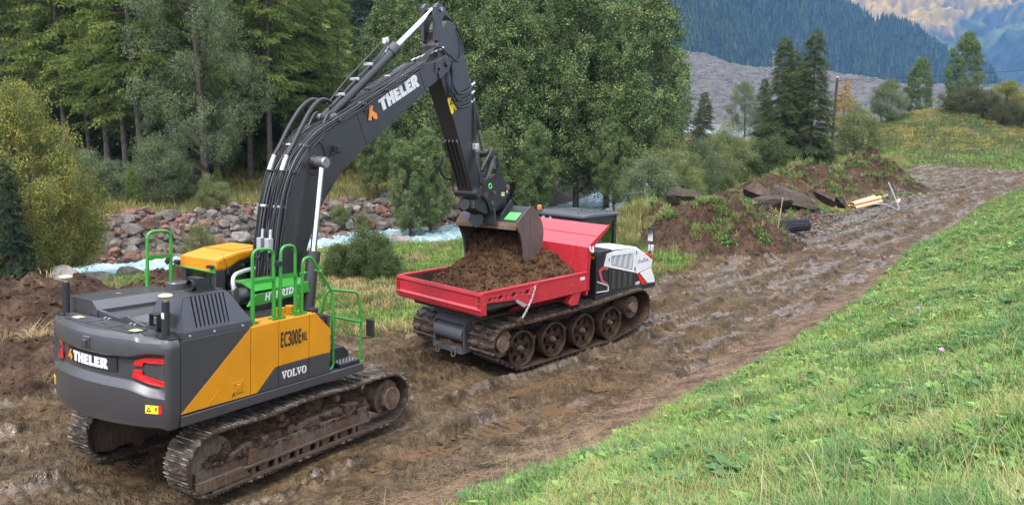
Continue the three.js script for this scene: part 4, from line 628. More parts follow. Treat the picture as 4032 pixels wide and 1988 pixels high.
  for (const u of [0.12, 0.25, 0.34, 0.42, 0.55, 0.66, 0.76, 0.86]) { const p = bt.getPointAt(u), q = bt.getTangentAt(u), m = basis([p.x - q.y * 0.06, p.y + q.x * 0.06, 0], [q.x, q.y, 0], [-q.y, q.x, 0], [0, 0, 1]); for (const [z, wd] of [[-0.2, 0.2], [0.2, 0.2]]) obj('pipe_clamp', rbox(0.05, 0.075, wd, 0, 0, z, 0.012).applyMatrix4(m), u % 0.2 < 0.1 ? MT.silver : MT.black, boom); obj('pipe_clamp', rbox(0.06, 0.05, 0.05, 0, -0.02, 0.345, 0.01).applyMatrix4(m), MT.black, boom); }
  for (const z of [0.02, 0.22]) obj('hose_fitting', [rbox(0.12, 0.2, 0.1, 0.1, 3.5, z, 0.01), rod([0.12, 3.35, z], [0.14, 3.75, z], 0.03, 0.03, 8)], MT.silver, boom);
  for (const z of [-0.2, 0.12]) obj('supply_hose', tube([[0.55, 5.0, z], [0.72, 5.25, z], [0.95, 5.62, z], [1.2, 5.95, z * 0.9], [1.45, 6.12, z * 0.8], [1.72, 6.1, z * 0.5]], 0.042, 40, 10), MT.rubber, boom);
  for (const [z, x, y] of [[-0.2, 0.5, 4.9], [0.12, 0.5, 4.9]]) obj('hose_fitting', [rod([x - 0.03, y - 0.12, z], [x + 0.08, y + 0.15, z], 0.05, 0.045, 12)], MT.silver, boom);
  for (let i = 0; i < 5; i++) obj('tip_hose', tube([[4.3, 7.12, -0.1 + i * 0.09], [4.6, 7.33 + 0.03 * i, -0.08 + i * 0.08], [4.85, 7.5 + 0.02 * i, -0.02 + i * 0.07], [5.15, 7.42, 0.06 + i * 0.06], [5.3, 7.2 - 0.05 * i, 0.24 + i * 0.012]], 0.02, 30, 7), MT.rubber, boom);
  for (let i = 0; i < 7; i++) obj('hose_fitting', rod([4.35 + i * 0.09, 7.22 + i * 0.05, -0.12 + i * 0.06], [4.47 + i * 0.09, 7.29 + i * 0.05, -0.1 + i * 0.06], 0.03, 0.026, 8), MT.silver, boom);
}
function ram(name, a, b, cut, rb, rr, extra = []) { // hydraulic cylinder: barrel from a, rod to b
  const g = grp(name, EX), m = a.map((v, i) => mix(v, b[i], cut)), m2 = a.map((v, i) => mix(v, b[i], cut - 0.06));
  obj('barrel', [rod(a, m, rb, rb, 26), rod(m2, m, rb * 1.14, rb * 1.14, 26), new THREE.SphereGeometry(rb * 1.05, 16, 12).translate(...a), ...extra], MT.greyDark, g);
  obj('piston_rod', [rod(m, b, rr, rr, 20)], MT.chrome, g); return g;
}
for (const s of [1, -1]) { const g = ram('boom_cylinder', [0.62, 1.9, s * 0.6], [1.06, 4.88, s * 0.5], 0.485, 0.115, 0.058); obj('rod_eye', [rod([1.06, 4.95, s * 0.41], [1.06, 4.95, s * 0.6], 0.105, 0.105, 24), rod([1.06, 4.95, s * 0.6], [1.06, 4.95, s * 0.625], 0.1, 0.09, 24), ...[0, 1, 2].map((i) => rod([1.06 + 0.045 * Math.cos(i * 2.1), 4.95 + 0.045 * Math.sin(i * 2.1), s * 0.62], [1.06 + 0.045 * Math.cos(i * 2.1), 4.95 + 0.045 * Math.sin(i * 2.1), s * 0.64], 0.018, 0.018, 8))], MT.steel, g); }
{
  const g = ram('arm_cylinder', [1.66, 5.8, 0], [4.92, 8.42, 0], 0.615, 0.115, 0.062);
  obj('cylinder_pipe', [tube([[1.7, 5.98, 0.06], [2.3, 6.5, 0.06], [3.0, 7.08, 0.06], [3.35, 7.42, 0.04], [3.42, 7.5, 0]], 0.026, 40, 8), tube([[1.75, 6.06, -0.06], [2.2, 6.52, -0.06], [2.9, 7.12, -0.07], [3.2, 7.4, -0.05]], 0.02, 40, 8)], MT.rubber, g);
  for (const u of [0.2, 0.45, 0.7]) obj('pipe_clamp', rbox(0.07, 0.06, 0.2, mix(1.72, 3.3, u), mix(6.0, 7.36, u), 0, 0.01), MT.silver, g);
  obj('hose_fitting', [rod([3.28, 7.42, 0], [3.4, 7.56, 0], 0.04, 0.035, 10), rod([3.38, 7.42, 0.03], [3.3, 7.25, 0.03], 0.022, 0.022, 8), rbox(0.12, 0.1, 0.1, 3.34, 7.5, 0, 0.02)], MT.silver, g);
}
// arm
const AW = 0.22;
const armPts = [[4.80, 8.36], [4.83, 7.62], [4.9, 7.2], [4.97, 6.95], [5.54, 6.0], [5.92, 5.27], [6.42, 4.3], [6.48, 4.18], [6.66, 4.18], [6.74, 4.32], [6.62, 4.7], [6.46, 5.28], [6.36, 6.05], [6.24, 6.85], [5.99, 7.36], [5.68, 7.93], [5.42, 8.2], [5.2, 8.28]];
const arm = obj('arm', [prism(armPts.filter((p) => p[1] < 8.2).concat([[5.42, 8.2], [5.2, 8.22], [4.98, 7.95]]), -AW, AW, 0.012), prism([[4.74, 8.44], [4.79, 7.72], [4.93, 7.68], [5.0, 8.2], [5.1, 8.32], [5.4, 8.24], [5.1, 8.46], [4.98, 8.54], [4.86, 8.55], [4.78, 8.51]], 0.12, AW, 0.012), prism([[4.74, 8.44], [4.79, 7.72], [4.93, 7.68], [5.0, 8.2], [5.1, 8.32], [5.4, 8.24], [5.1, 8.46], [4.98, 8.54], [4.86, 8.55], [4.78, 8.51]], -AW, -0.12, 0.012), rod([6.52, 4.3, -0.34], [6.52, 4.3, 0.34], 0.12, 0.12, 24)], MT.greyDark, EX);
obj('arm_pin', rod([4.92, 8.42, -0.26], [4.92, 8.42, 0.26], 0.05, 0.05, 18), MT.steel, arm);
{
  const d = V(6.34 - 5.8, 4.46 - 5.5, 0).normalize();
  for (let i = 0; i < 4; i++) obj('wear_bar', prism([[5.765, 5.56], [6.35, 4.44], [6.325, 4.42], [5.735, 5.5]], -0.19 + i * 0.11, -0.135 + i * 0.11, 0.008), MT.greyDark, arm);
  obj('warning_sticker', prism([[5.27, 6.44], [5.31, 6.5], [5.49, 6.52], [5.64, 6.26], [5.45, 6.13], [5.42, 6.16]], AW + 0.001, AW + 0.005, 0), MT.stickerYellow, arm);
  obj('sticker_print', [prism([[5.36, 6.33], [5.55, 6.4], [5.42, 6.5]], AW + 0.005, AW + 0.008, 0, [[[5.41, 6.37], [5.49, 6.4], [5.43, 6.45]]]), prism([[5.52, 6.2], [5.55, 6.19], [5.58, 6.25], [5.52, 6.27]], AW + 0.005, AW + 0.008, 0)], MT.black, arm);
  const hoseR = (P, r = 0.024) => obj('arm_hose', tube(P, r, 50, 8), MT.rubber, arm);
  for (let i = 0; i < 3; i++) { const y = 6.95 - i * 0.2; hoseR([[5.22, 7.3, 0.3 + 0.02 * i], [5.3, 7.1 - 0.1 * i, 0.32], [5.36, 6.8 - 0.15 * i, 0.3], [5.6, 6.62 - 0.16 * i, 0.3], [6.0, 6.72 - 0.17 * i, 0.28], [6.3, 6.9 - 0.2 * i, 0.2]], 0.026); obj('hose_fitting', rod([6.2, 6.86 - 0.2 * i, 0.23], [6.42, 6.95 - 0.2 * i, 0.17], 0.035, 0.03, 10), MT.silver, arm); }
  hoseR([[5.2, 7.45, 0.3], [5.5, 7.35, 0.3], [5.75, 7.5, 0.28], [5.7, 7.9, 0.26], [5.55, 8.1, 0.24]], 0.02);
  hoseR([[6.3, 6.7, 0.2], [6.34, 6.2, 0.25], [6.36, 5.8, 0.26], [6.42, 5.45, 0.27]], 0.02);
  hoseR([[6.36, 6.6, 0.15], [6.42, 6.1, 0.24], [6.44, 5.6, 0.25]], 0.018);
  hoseR([[4.86, 7.98, 0.1], [4.76, 7.92, 0.0], [4.86, 7.86, -0.1]], 0.012);
  obj('hose_fitting', [rbox(0.14, 0.16, 0.12, 6.4, 5.42, 0.28, 0.02), rod([6.42, 5.32, 0.28], [6.44, 5.15, 0.3], 0.035, 0.035, 8)], MT.silver, arm);
  for (let i = 0; i < 4; i++) hoseR([[6.4 + 0.03 * i, 5.3, 0.3], [6.36 + 0.03 * i, 4.98 - 0.03 * i, 0.36], [6.48, 4.66 - 0.04 * i, 0.42], [6.72, 4.66 - 0.03 * i, 0.42], [6.92, 4.95, 0.38 + 0.02 * i], [7.2, 5.2 - 0.06 * i, 0.34], [7.4 - 0.02 * i, 5.0, 0.32], [7.34, 4.72, 0.28]], 0.028);
  hoseR([[5.86, 5.15, -0.3], [5.82, 4.9, -0.36], [5.98, 4.66, -0.34], [6.2, 4.6, -0.28]], 0.034);
}
{ const g = ram('bucket_cylinder', [6.34, 6.98, 0], [7.16, 5.3, 0], 0.66, 0.1, 0.06); obj('rod_eye', rod([7.16, 5.28, -0.18], [7.16, 5.28, 0.18], 0.1, 0.1, 20), MT.greyDark, g); }
for (const s of [1, -1]) { const z = (a) => (s > 0 ? [a, a + 0.05] : [-a - 0.05, -a]); obj('link_arm', [prism([[6.68, 4.86], [6.8, 4.8], [7.24, 5.24], [7.24, 5.34], [7.12, 5.38]], ...z(0.24), 0.01)], MT.greyDark, EX); obj('link_arm', prism([[7.08, 5.34], [7.26, 5.32], [7.24, 4.68], [7.06, 4.66]], ...z(0.12), 0.01), MT.greyDark, EX); }
{
  const h = grp('tilt_coupler', EX), plate = [[6.62, 4.36], [6.78, 4.52], [7.1, 4.68], [7.4, 4.8], [7.6, 4.74], [7.8, 4.62], [8.0, 4.43], [8.04, 4.25], [7.82, 4.08], [7.5, 3.95], [7.16, 3.78], [6.98, 4.08], [6.74, 4.18]];
  obj('side_plate', prism(plate, 0.24, 0.29, 0.012), MT.black, h); obj('side_plate', prism(plate, -0.29, -0.24, 0.012), MT.black, h);
  obj('coupler_body', [prism([[6.5, 4.12], [6.45, 3.92], [7.0, 3.74], [7.9, 3.86], [8.0, 4.2], [7.4, 4.3], [6.9, 4.2]], -0.235, 0.235, 0.02), rod([6.4, 4.0, 0], [6.9, 3.86, 0], 0.14, 0.14, 20), rod([6.55, 3.94, 0.16], [7.3, 3.8, 0.16], 0.075, 0.075, 14), rod([6.55, 3.94, -0.3], [7.3, 3.8, -0.3], 0.075, 0.075, 14)], MT.black, h);
  for (const [x, y, r] of [[6.86, 4.24, 0.075], [7.2, 4.02, 0.06], [7.9, 4.42, 0.07], [7.25, 4.3, 0.05]]) obj('coupler_pin', rod([x, y, -0.33], [x, y, 0.33], r, r, 18), MT.muddySteel, h);
  obj('paper_label', span(7.62, 7.78, 4.2, 4.3, 0.291, 0.294), MT.cream, h); obj('paper_label', span(7.86, 7.95, 4.28, 4.4, 0.291, 0.294), MT.cream, h);
  obj('green_mark', new THREE.TorusGeometry(0.06, 0.016, 8, 20).translate(7.08, 4.46, 0.292), MT.stickerGreen, h);
  obj('swivel_bracket', [prism([[-0.42, 3.5], [-0.36, 3.86], [-0.2, 3.98], [0.2, 3.98], [0.36, 3.86], [0.42, 3.5]], -7.26, -7.2, 0.01).rotateY(-Math.PI / 2).scale(1, 1, 1), prism([[-0.42, 3.6], [-0.3, 3.95], [0.3, 3.95], [0.42, 3.6]], -8.0, -7.94, 0.01).rotateY(-Math.PI / 2)], MT.black, h);
  obj('gear_ring', [rod([7.16, 3.62, -0.12], [7.12, 3.62, -0.12], 0.2, 0.2, 24), ...Array.from({ length: 12 }, (_, i) => box(0.05, 0.05, 0.05, 7.14, 3.62 + 0.21 * Math.sin(i * 0.524), -0.12 + 0.21 * Math.cos(i * 0.524)))], MT.greyDark, h);
}
{ // grading bucket
  const b = grp('bucket', EX), W = 0.92;
  const shell = spline([[7.4, 3.5], [7.42, 3.56], [7.74, 3.76], [8.07, 3.95], [8.32, 3.84], [8.62, 3.6], [8.78, 3.35], [8.78, 3.02], [8.68, 2.74], [8.46, 2.45], [8.2, 2.12]], 40);
  const inner = shell.map(([x, y], i) => { const a = shell[Math.max(0, i - 1)], c = shell[Math.min(shell.length - 1, i + 1)], l = Math.hypot(c[0] - a[0], c[1] - a[1]); return [x + (c[1] - a[1]) / l * 0.028, y - (c[0] - a[0]) / l * 0.028]; });
  const wornDirt = mat(lin(0.11, 0.085, 0.07), 0.6, { map: T.dirtCol, metalness: 0.25, bumpMap: T.fineBump, bumpScale: 0.004 });
  obj('bucket_shell', prism([...shell, ...inner.reverse()], -W + 0.03, W - 0.03, 0), MT.black, b);
  const side = [[7.4, 3.56], [7.36, 3.44], [7.55, 3.26], [7.68, 3.05], [7.76, 2.8], [7.82, 2.5], [7.92, 2.14], [8.06, 2.04], [8.22, 2.1], ...spline([[8.46, 2.44], [8.68, 2.73], [8.8, 3.02], [8.8, 3.36], [8.63, 3.62], [8.33, 3.86], [8.08, 3.98]], 14)];
  for (const s of [1, -1]) obj('bucket_side', [prism(side, ...(s > 0 ? [W - 0.03, W] : [-W, -W + 0.03]), 0.006), prism([[7.36, 3.46], [7.55, 3.27], [7.68, 3.06], [7.76, 2.8], [7.82, 2.5], [7.92, 2.14], [8.04, 2.1], [7.96, 2.5], [7.92, 2.85], [7.82, 3.12], [7.66, 3.34], [7.46, 3.52]], ...(s > 0 ? [W, W + 0.022] : [-W - 0.022, -W]), 0.005), prism([[8.1, 3.6], [8.2, 3.7], [8.3, 3.2], [8.24, 2.7], [8.12, 2.5], [8.1, 3.0]], ...(s > 0 ? [W, W + 0.016] : [-W - 0.016, -W]), 0.005)], wornDirt, b);
  obj('top_lip', [prism([[7.33, 3.38], [7.35, 3.47], [7.42, 3.56], [7.46, 3.53], [7.4, 3.44], [7.38, 3.37]], -W, W, 0.006)], MT.muddySteel, b);
  obj('cutting_edge', prism([[8.2, 2.13], [8.08, 1.98], [8.05, 2.0], [8.18, 2.16]], -W, W, 0.004), MT.muddySteel, b);
  obj('stiffener', [prism([[7.46, 3.585], [8.05, 3.96], [7.98, 4.12], [7.5, 3.75]], 0.36, 0.41, 0.008)], MT.black, b); obj('stiffener', [prism([[7.46, 3.585], [8.05, 3.96], [7.98, 4.12], [7.5, 3.75]], -0.41, -0.36, 0.008)], MT.black, b);
  obj('green_label', (() => { const a = Math.atan2(3.95 - 3.56, 8.07 - 7.42); return prism([[0, 0], [0.33, 0], [0.33, 0.34], [0, 0.34]], 0, 0.006, 0).applyMatrix4(basis([7.5, 3.618, 0.82], [Math.cos(a), Math.sin(a), 0], [0, 0, -1], [-Math.sin(a), Math.cos(a), 0])); })(), MT.stickerGreen, b);
}
// ---------- tracked dumper ----------
const DU = frameOf(grp('tracked_dumper'), 0.473, -0.477, -20.294, 0.798, 0.021, -0.006, 1.07);
tag(DU, 'red and white tracked dumper being loaded with brown soil', 'dumper');
{
  const cleats = [0, 1, 2].map((k) => { const q = mulberry(k + 900), mud = [0.12, 0.086, 0.064]; const g = join([tint(prism([[-0.032, 0], [-0.022, 0.036], [0.022, 0.036], [0.032, 0]], -0.4, 0.4, 0.004), () => mud), ...Array.from({ length: 4 }, (_, i) => { const s = 0.03 + 0.04 * q(); return tint(lumpy(new THREE.IcosahedronGeometry(s, 1).scale(1.3, 0.4, 1.8), s * 0.4, 15, i + k * 7), () => [0.15, 0.112, 0.085]).translate((q() - 0.5) * 0.08, 0.012, (q() - 0.5) * 0.74); })]); g.userData.done = 1; return g; });
  for (const s of [1, -1]) {
    const t = grp('track', DU), zc = s * 0.995, C = [[-2.28, 0.7, 0.37], [-1.67, 0.455, 0.455], [1.67, 0.455, 0.455], [2.84, 0.68, 0.49]];
    const outer = loopPath(C.map(([x, y, r]) => [x, y, r]), 120), inn = loopPath(C.map(([x, y, r]) => [x, y, r - 0.035]), 120);
    const sag = (x, y) => (y > 0.85 ? y - 0.05 * Math.sin(clamp((x + 2.2) / 4.8) * Math.PI) : y);
    const belt = obj('track_belt', lumpy(prism(outer.map(([x, y]) => [x, sag(x, y)]), ...(s > 0 ? [0.59, 1.4] : [-1.4, -0.59]), 0.012, [inn.map(([x, y]) => [x, sag(x, y)]).reverse()]), 0.012, 9), MT.mud, t);
    loopPath(C, 74).forEach(([x, y, a], i) => { const m = new THREE.Mesh(cleats[i % 3], MT.shoe); m.name = 'cleat'; m.castShadow = m.receiveShadow = true; m.position.set(x, sag(x, y), zc); m.rotation.z = a + Math.PI; t.add(m); });
    [-1.6725, -0.5575, 0.5575, 1.6725].forEach((x, i) => {
      const hole = (k) => Array.from({ length: 10 }, (_, j) => [0.245 * Math.cos(k * 1.047 + i) + 0.058 * Math.cos(j * 0.628), 0.245 * Math.sin(k * 1.047 + i) + 0.075 * Math.sin(j * 0.628)]);
      const circ = (r, n = 40) => Array.from({ length: n }, (_, j) => [r * Math.cos(j * 2 * Math.PI / n), r * Math.sin(j * 2 * Math.PI / n)]);
      const w = grp('road_wheel', t); w.position.set(x, 0.455, s * 1.2); if (s < 0) w.rotation.y = Math.PI;
      obj('wheel_disc', [lumpy(prism(circ(0.40), -0.02, 0.03, 0.01, [0, 1, 2, 3, 4, 5].map(hole)), 0.02, 12, i)], MT.mud, w);
      obj('tyre', lumpy(prism(circ(0.435), -0.13, 0.13, 0.02, [circ(0.375)]), 0.012, 12, i), MT.mud, w);
      obj('hub', [rod([0, 0, 0.02], [0, 0, 0.13], 0.085, 0.065, 18), rod([0, 0, 0.13], [0, 0, 0.155], 0.045, 0.03, 8)], MT.mudDry, w);
    });
    obj('idler', [rod([-2.28, 0.7, s * 0.75], [-2.28, 0.7, s * 1.25], 0.33, 0.33, 30), rod([-2.36, 0.72, s * 1.25], [-2.36, 0.72, s * 1.42], 0.18, 0.175, 28)], MT.mudDry, t);
    obj('sprocket', [rod([2.72, 0.69, s * 0.8], [2.72, 0.69, s * 1.2], 0.3, 0.3, 30), rod([2.57, 0.74, s * 1.2], [2.57, 0.74, s * 1.4], 0.145, 0.14, 24)], MT.mudDry, t);
  }
  obj('chassis', [span(-2.5, 2.9, 0.55, 1.12, -0.55, 0.55, 0.03), span(-1.9, 2.4, 0.4, 0.6, -1.1, 1.1), span(-0.4, 1.2, 1.1, 1.3, -0.5, 0.5)], MT.muddySteel, DU);
  const tp = grp('tail_box', DU), dark = mat(lin(0.085, 0.088, 0.095), 0.45, { map: T.dirtCol, bumpMap: T.fineBump, bumpScale: 0.002 });
  obj('side_plate', [prism([[-2.7, 0.38], [-2.7, 0.98], [-2.55, 1.16], [-2.2, 1.16], [-2.2, 0.38]], 0.46, 0.5, 0.006), prism([[-2.7, 0.38], [-2.7, 0.98], [-2.55, 1.16], [-2.2, 1.16], [-2.2, 0.38]], -0.56, -0.52, 0.006)], dark, tp);
  obj('drum', rod([-2.55, 0.78, -0.51], [-2.55, 0.78, 0.45], 0.2, 0.2, 28), dark, tp);
  obj('tow_bar', [span(-2.74, -2.68, 0.36, 0.5, -0.54, 0.48), span(-2.7, -2.45, 0.36, 0.4, -0.54, 0.46)], dark, tp);
  for (const z of [-0.34, 0.22]) obj('shackle', [bent([[-2.75, 0.44, z - 0.06], [-2.79, 0.28, z - 0.06], [-2.79, 0.28, z + 0.06], [-2.75, 0.44, z + 0.06]], 0.016, 0.05), rbox(0.04, 0.08, 0.16, -2.75, 0.45, z, 0.01)], MT.muddySteel, tp);
  obj('hood_plate', [prism([[-2.66, 1.02], [-2.5, 1.2], [-2.2, 1.2], [-2.2, 1.17], [-2.48, 1.17], [-2.62, 1.0]], -0.54, 0.48, 0)], dark, tp);
  obj('hinge_plate', [prism([[-0.3, 1.16], [-0.24, 1.44], [-0.08, 1.44], [-0.02, 1.16]], 2.52, 2.56, 0.01).rotateY(-Math.PI / 2), prism([[0.08, 1.16], [0.14, 1.46], [0.32, 1.46], [0.38, 1.16]], 2.52, 2.56, 0.01).rotateY(-Math.PI / 2)], MT.muddySteel, tp);
  obj('rear_lamp', rbox(0.03, 0.11, 0.09, -2.58, 1.34, 0.22, 0.01), MT.cream, tp);
  obj('mud_cake', lumpy(new THREE.SphereGeometry(0.3, 24, 16).scale(0.7, 0.35, 1.5).translate(-2.52, 0.5, -0.05), 0.12, 7, 5), MT.mud, tp);

  // tipping bed
  const bed = grp('tipping_bed', DU), W = 1.42, XR = -3.04, redWorn = paint(lin(1, 1, 1), 0.46, { map: T.scrape, bumpMap: T.fineBump, bumpScale: 0.0015, clearcoat: 0.45 });
  const inside = mat(lin(0.055, 0.042, 0.034), 0.8, { map: T.dirtCol });
  obj('floor', [span(-2.95, 0.62, 1.36, 1.4, -0.95, 0.95)], inside, bed);
  for (const s of [1, -1]) {
    const z = (a, b) => (s > 0 ? [a, b] : [-b, -a]);
    const holes = s > 0 ? [[-2.78, 0.05], [-2.47, 0.06], [-2.06, 0.065], [-1.62, 0.065]].map(([x, r]) => [[x - r * 1.5, 1.78], [x - r * 0.2, 1.78 + r], [x + r * 1.5, 1.81], [x + r * 0.2, 1.78 - r * 0.8]]).concat([[-2.63, 0.03], [-2.27, 0.03], [-1.84, 0.03]].map(([x, r]) => [[x - r * 1.5, 1.79], [x, 1.79 + r], [x + r * 1.5, 1.8], [x, 1.79 - r]])) : [];
    const p = obj('side_wall', [prism([[XR, 1.54], [XR, 1.94], [0.55, 1.95], [0.55, 1.5], [-1.7, 1.49], [-2.05, 1.66], [-2.88, 1.72], [-2.9, 1.54]], ...z(W - 0.045, W), 0.008, holes.map((h) => [...h].reverse()))], redWorn, bed);
    obj('rim', [span(XR, 0.55, 1.925, 1.975, ...z(W - 0.075, W + 0.012), 0.01)], redWorn, p);
    obj('lower_wall', [prism([[0.9, 1.3], [0.95, 1.24], [1.38, 1.5], [1.38, 1.56]].map(([a, b]) => [s * a, b]), -0.55, 1.7, 0.005).rotateY(-Math.PI / 2)], redWorn, p);
    obj('inner_liner', [prism([[0.93, 1.38], [1.37, 1.56], [1.37, 1.92], [1.34, 1.92], [1.34, 1.58], [0.93, 1.41]].map(([a, b]) => [s * a, b]), -0.55, 2.95, 0.003).rotateY(-Math.PI / 2)], inside, p);
    obj('bracket', [prism([[-0.12, 1.27], [0.02, 1.52], [0.1, 1.6], [0.26, 1.6], [0.34, 1.5], [0.2, 1.2], [-0.05, 1.2]], ...z(W - 0.2, W - 0.02), 0.01)], redWorn, p);
    obj('bracket', [prism([[-1.98, 1.68], [-1.62, 1.49], [-1.74, 1.45], [-1.98, 1.6]], ...z(W - 0.03, W + 0.02), 0.006)], s > 0 ? MT.silver : redWorn, p);
    obj('stiffener', [prism([[-1.62, 1.72], [-1.5, 1.86], [-1.3, 1.94], [-1.2, 1.9], [-1.4, 1.78], [-1.55, 1.68]], ...z(W, W + 0.02), 0.005)], redWorn, p);
  }
  obj('label', span(0.25, 0.42, 1.79, 1.86, W + 0.001, W + 0.004), MT.white, bed);
  const tg = obj('tailgate', [prism([[XR - 0.03, 1.52], [XR - 0.06, 1.6], [XR - 0.015, 1.64], [XR - 0.02, 1.86], [XR - 0.05, 1.9], [XR - 0.04, 1.965], [XR + 0.04, 1.96], [XR + 0.04, 1.5]], -W - 0.02, W + 0.02, 0.006)], redWorn, bed);
  obj('tail_lip', [prism([[XR - 0.05, 1.515], [XR - 0.02, 1.46], [XR + 0.16, 1.46], [XR + 0.16, 1.51]], -W, W, 0.006)], redWorn, tg);
  for (const s of [1, -1]) { obj('end_plate', [prism([[XR - 0.055, 1.52], [XR - 0.055, 1.95], [XR + 0.05, 1.95], [XR + 0.12, 1.56], [XR + 0.1, 1.5]], ...(s > 0 ? [W + 0.02, W + 0.035] : [-W - 0.035, -W - 0.02]), 0.004)], redWorn, tg); for (let i = 0; i < 5; i++) obj('bolt', rod([XR - 0.02, 1.56 + i * 0.075, s * (W - 0.05)], [XR - 0.05, 1.56 + i * 0.075, s * (W - 0.05)], 0.014, 0.014, 8), MT.black, tg); }
  const hb = obj('headboard', [prism([[0.5, 1.38], [0.53, 2.0], [0.56, 2.56], [1.32, 3.04], [1.36, 3.0], [0.61, 2.53], [0.58, 2.0], [0.56, 1.38]], -W, W, 0.008)], redWorn, bed);
  for (const s of [1, -1]) obj('cheek', [prism([[0.5, 1.5], [0.5, 2.55], [0.57, 2.62], [1.33, 3.06], [1.39, 3.02], [0.66, 2.5], [0.6, 2.0], [0.6, 1.5]], ...(s > 0 ? [W - 0.01, W + 0.012] : [-W - 0.012, -W + 0.01]), 0.004)], MT.red, hb);
  obj('shackle', [bent([[0.56, 2.6, W + 0.02], [0.56, 2.46, W + 0.06], [0.66, 2.44, W + 0.06], [0.68, 2.58, W + 0.02]], 0.025, 0.05)], mat(lin(0.6, 0.4, 0.42), 0.5), hb);
  obj('ridge', [prism([[0.93, 2.79], [0.945, 2.8], [0.94, 2.812], [0.925, 2.802]], -W + 0.02, W - 0.02, 0)], MT.red, hb);
  // tie chain
  const ch = grp('tie_chain', DU), A = V(-1.4, 1.86, W + 0.03), B = V(-1.78, 1.24, W + 0.02);
  for (let i = 0; i < 15; i++) { const l = obj('chain_link', new THREE.TorusGeometry(0.026, 0.009, 6, 12).scale(0.75, 1.25, 1), MT.silver, ch); l.position.lerpVectors(A, B, i / 14); l.position.x += 0.05 * Math.sin(i / 14 * Math.PI); l.rotation.set(0, i % 2 ? Math.PI / 2 : 0.2, -0.5); }
  obj('chain_hook', [rbox(0.09, 0.1, 0.05, -1.8, 1.19, W - 0.02, 0.02), span(-1.85, -1.72, 1.12, 1.18, 1.0, W - 0.02)], MT.muddySteel, ch);

  // engine house on the right, front
  const eh = grp('engine_house', DU), Z = 1.2;
  obj('house_body', [prism([[1.16, 1.24], [1.16, 2.27], [1.9, 2.3], [2.88, 2.26], [3.25, 2.05], [3.62, 1.84], [3.6, 1.66], [3.78, 1.22]], -0.1, Z - 0.012, 0.012), prism([[1.9, 1.24], [1.9, 2.0], [3.5, 2.0], [3.76, 1.22]], -1.3, -0.1, 0.01)], MT.black, eh);
  obj('base_sill', [prism([[1.12, 1.12], [1.12, 1.235], [3.8, 1.235], [3.8, 1.1], [2.8, 1.1]], -1.3, Z + 0.02, 0.01)], MT.black, eh);
  obj('top_cover', [prism([[1.17, 2.272], [1.25, 2.34], [1.8, 2.36], [1.88, 2.305]], 0.35, Z - 0.02, 0.01)], MT.greyDark, eh);
  const wt = paint(lin(0.74, 0.74, 0.73), 0.4);
  obj('white_top', [prism([[1.78, 2.33], [1.84, 2.365], [2.88, 2.3], [3.26, 2.095], [3.24, 2.06], [2.86, 2.265]], 0.25, Z - 0.01, 0.01), prism([[3.26, 2.095], [3.62, 1.88], [3.6, 1.85], [3.24, 2.06]], 0.1, Z - 0.01, 0.006)], wt, eh);
  const up = obj('white_panel', [prism([[1.56, 2.262], [1.9, 2.3], [2.85, 2.265], [2.87, 2.26], [2.87, 1.6], [1.46, 1.955]], Z - 0.01, Z + 0.012, 0.006, [[[1.75, 2.185], [1.77, 1.93], [2.74, 1.68], [2.76, 2.15]]]), prism([[2.882, 2.258], [3.26, 2.07], [3.64, 1.86], [3.58, 1.675], [2.93, 1.575], [2.882, 1.595]], Z - 0.01, Z + 0.012, 0.006)], wt, eh);
  obj('white_panel', prism([[3.58, 1.655], [3.05, 1.572], [3.44, 1.245], [3.79, 1.225], [3.76, 1.34]], Z - 0.01, Z + 0.012, 0.006), wt, eh);
  obj('mesh_screen', prism([[1.745, 2.19], [1.765, 1.925], [2.745, 1.672], [2.765, 2.156]], Z - 0.011, Z - 0.006, 0), mat(lin(0.3, 0.31, 0.32), 0.6), up);
  for (let i = 0; i < 4; i++) { const x = 1.84 + i * 0.24; obj('screen_bar', prism([[x, 1.95 - i * 0.062], [x + 0.09, 1.927 - i * 0.062], [x + 0.18, 2.165], [x + 0.1, 2.17]], Z - 0.006, Z + 0.004, 0.002), mat(lin(0.46, 0.46, 0.45), 0.55), up); }
  obj('door_handle', [rbox(0.03, 0.1, 0.02, 2.81, 1.72, Z + 0.02, 0.008)], MT.black, up); for (const [x, y] of [[1.66, 2.1], [2.86, 2.15]]) obj('hinge', rbox(0.02, 0.09, 0.016, x, y, Z + 0.018, 0.005), MT.black, up);
  obj('model_script', [tube([[2.95, 1.84, Z + 0.014], [2.99, 1.94, Z + 0.014], [3.05, 1.93, Z + 0.014], [3.0, 1.88, Z + 0.014], [3.06, 1.86, Z + 0.014], [3.09, 1.9, Z + 0.014], [3.12, 1.86, Z + 0.014], [3.17, 1.91, Z + 0.014]], 0.006, 60, 5), tube([[3.17, 1.84, Z + 0.014], [3.22, 1.96, Z + 0.014], [3.27, 1.94, Z + 0.014], [3.23, 1.89, Z + 0.014], [3.28, 1.85, Z + 0.014], [3.32, 1.91, Z + 0.014], [3.35, 1.87, Z + 0.014], [3.38, 1.94, Z + 0.014], [3.4, 1.88, Z + 0.014], [3.45, 1.9, Z + 0.014]], 0.006, 60, 5)], MT.black, up);
  const gr = obj('grille_door', [prism([[1.7, 1.265], [1.68, 1.885], [2.84, 1.585], [2.84, 1.245]], Z - 0.012, Z - 0.004, 0.003), prism([[1.7, 1.265], [1.68, 1.885], [2.84, 1.585], [2.84, 1.245]], Z - 0.004, Z + 0.008, 0.003, [[[1.76, 1.31], [1.75, 1.82], [2.79, 1.55], [2.79, 1.285]]])], MT.greyDark, eh);
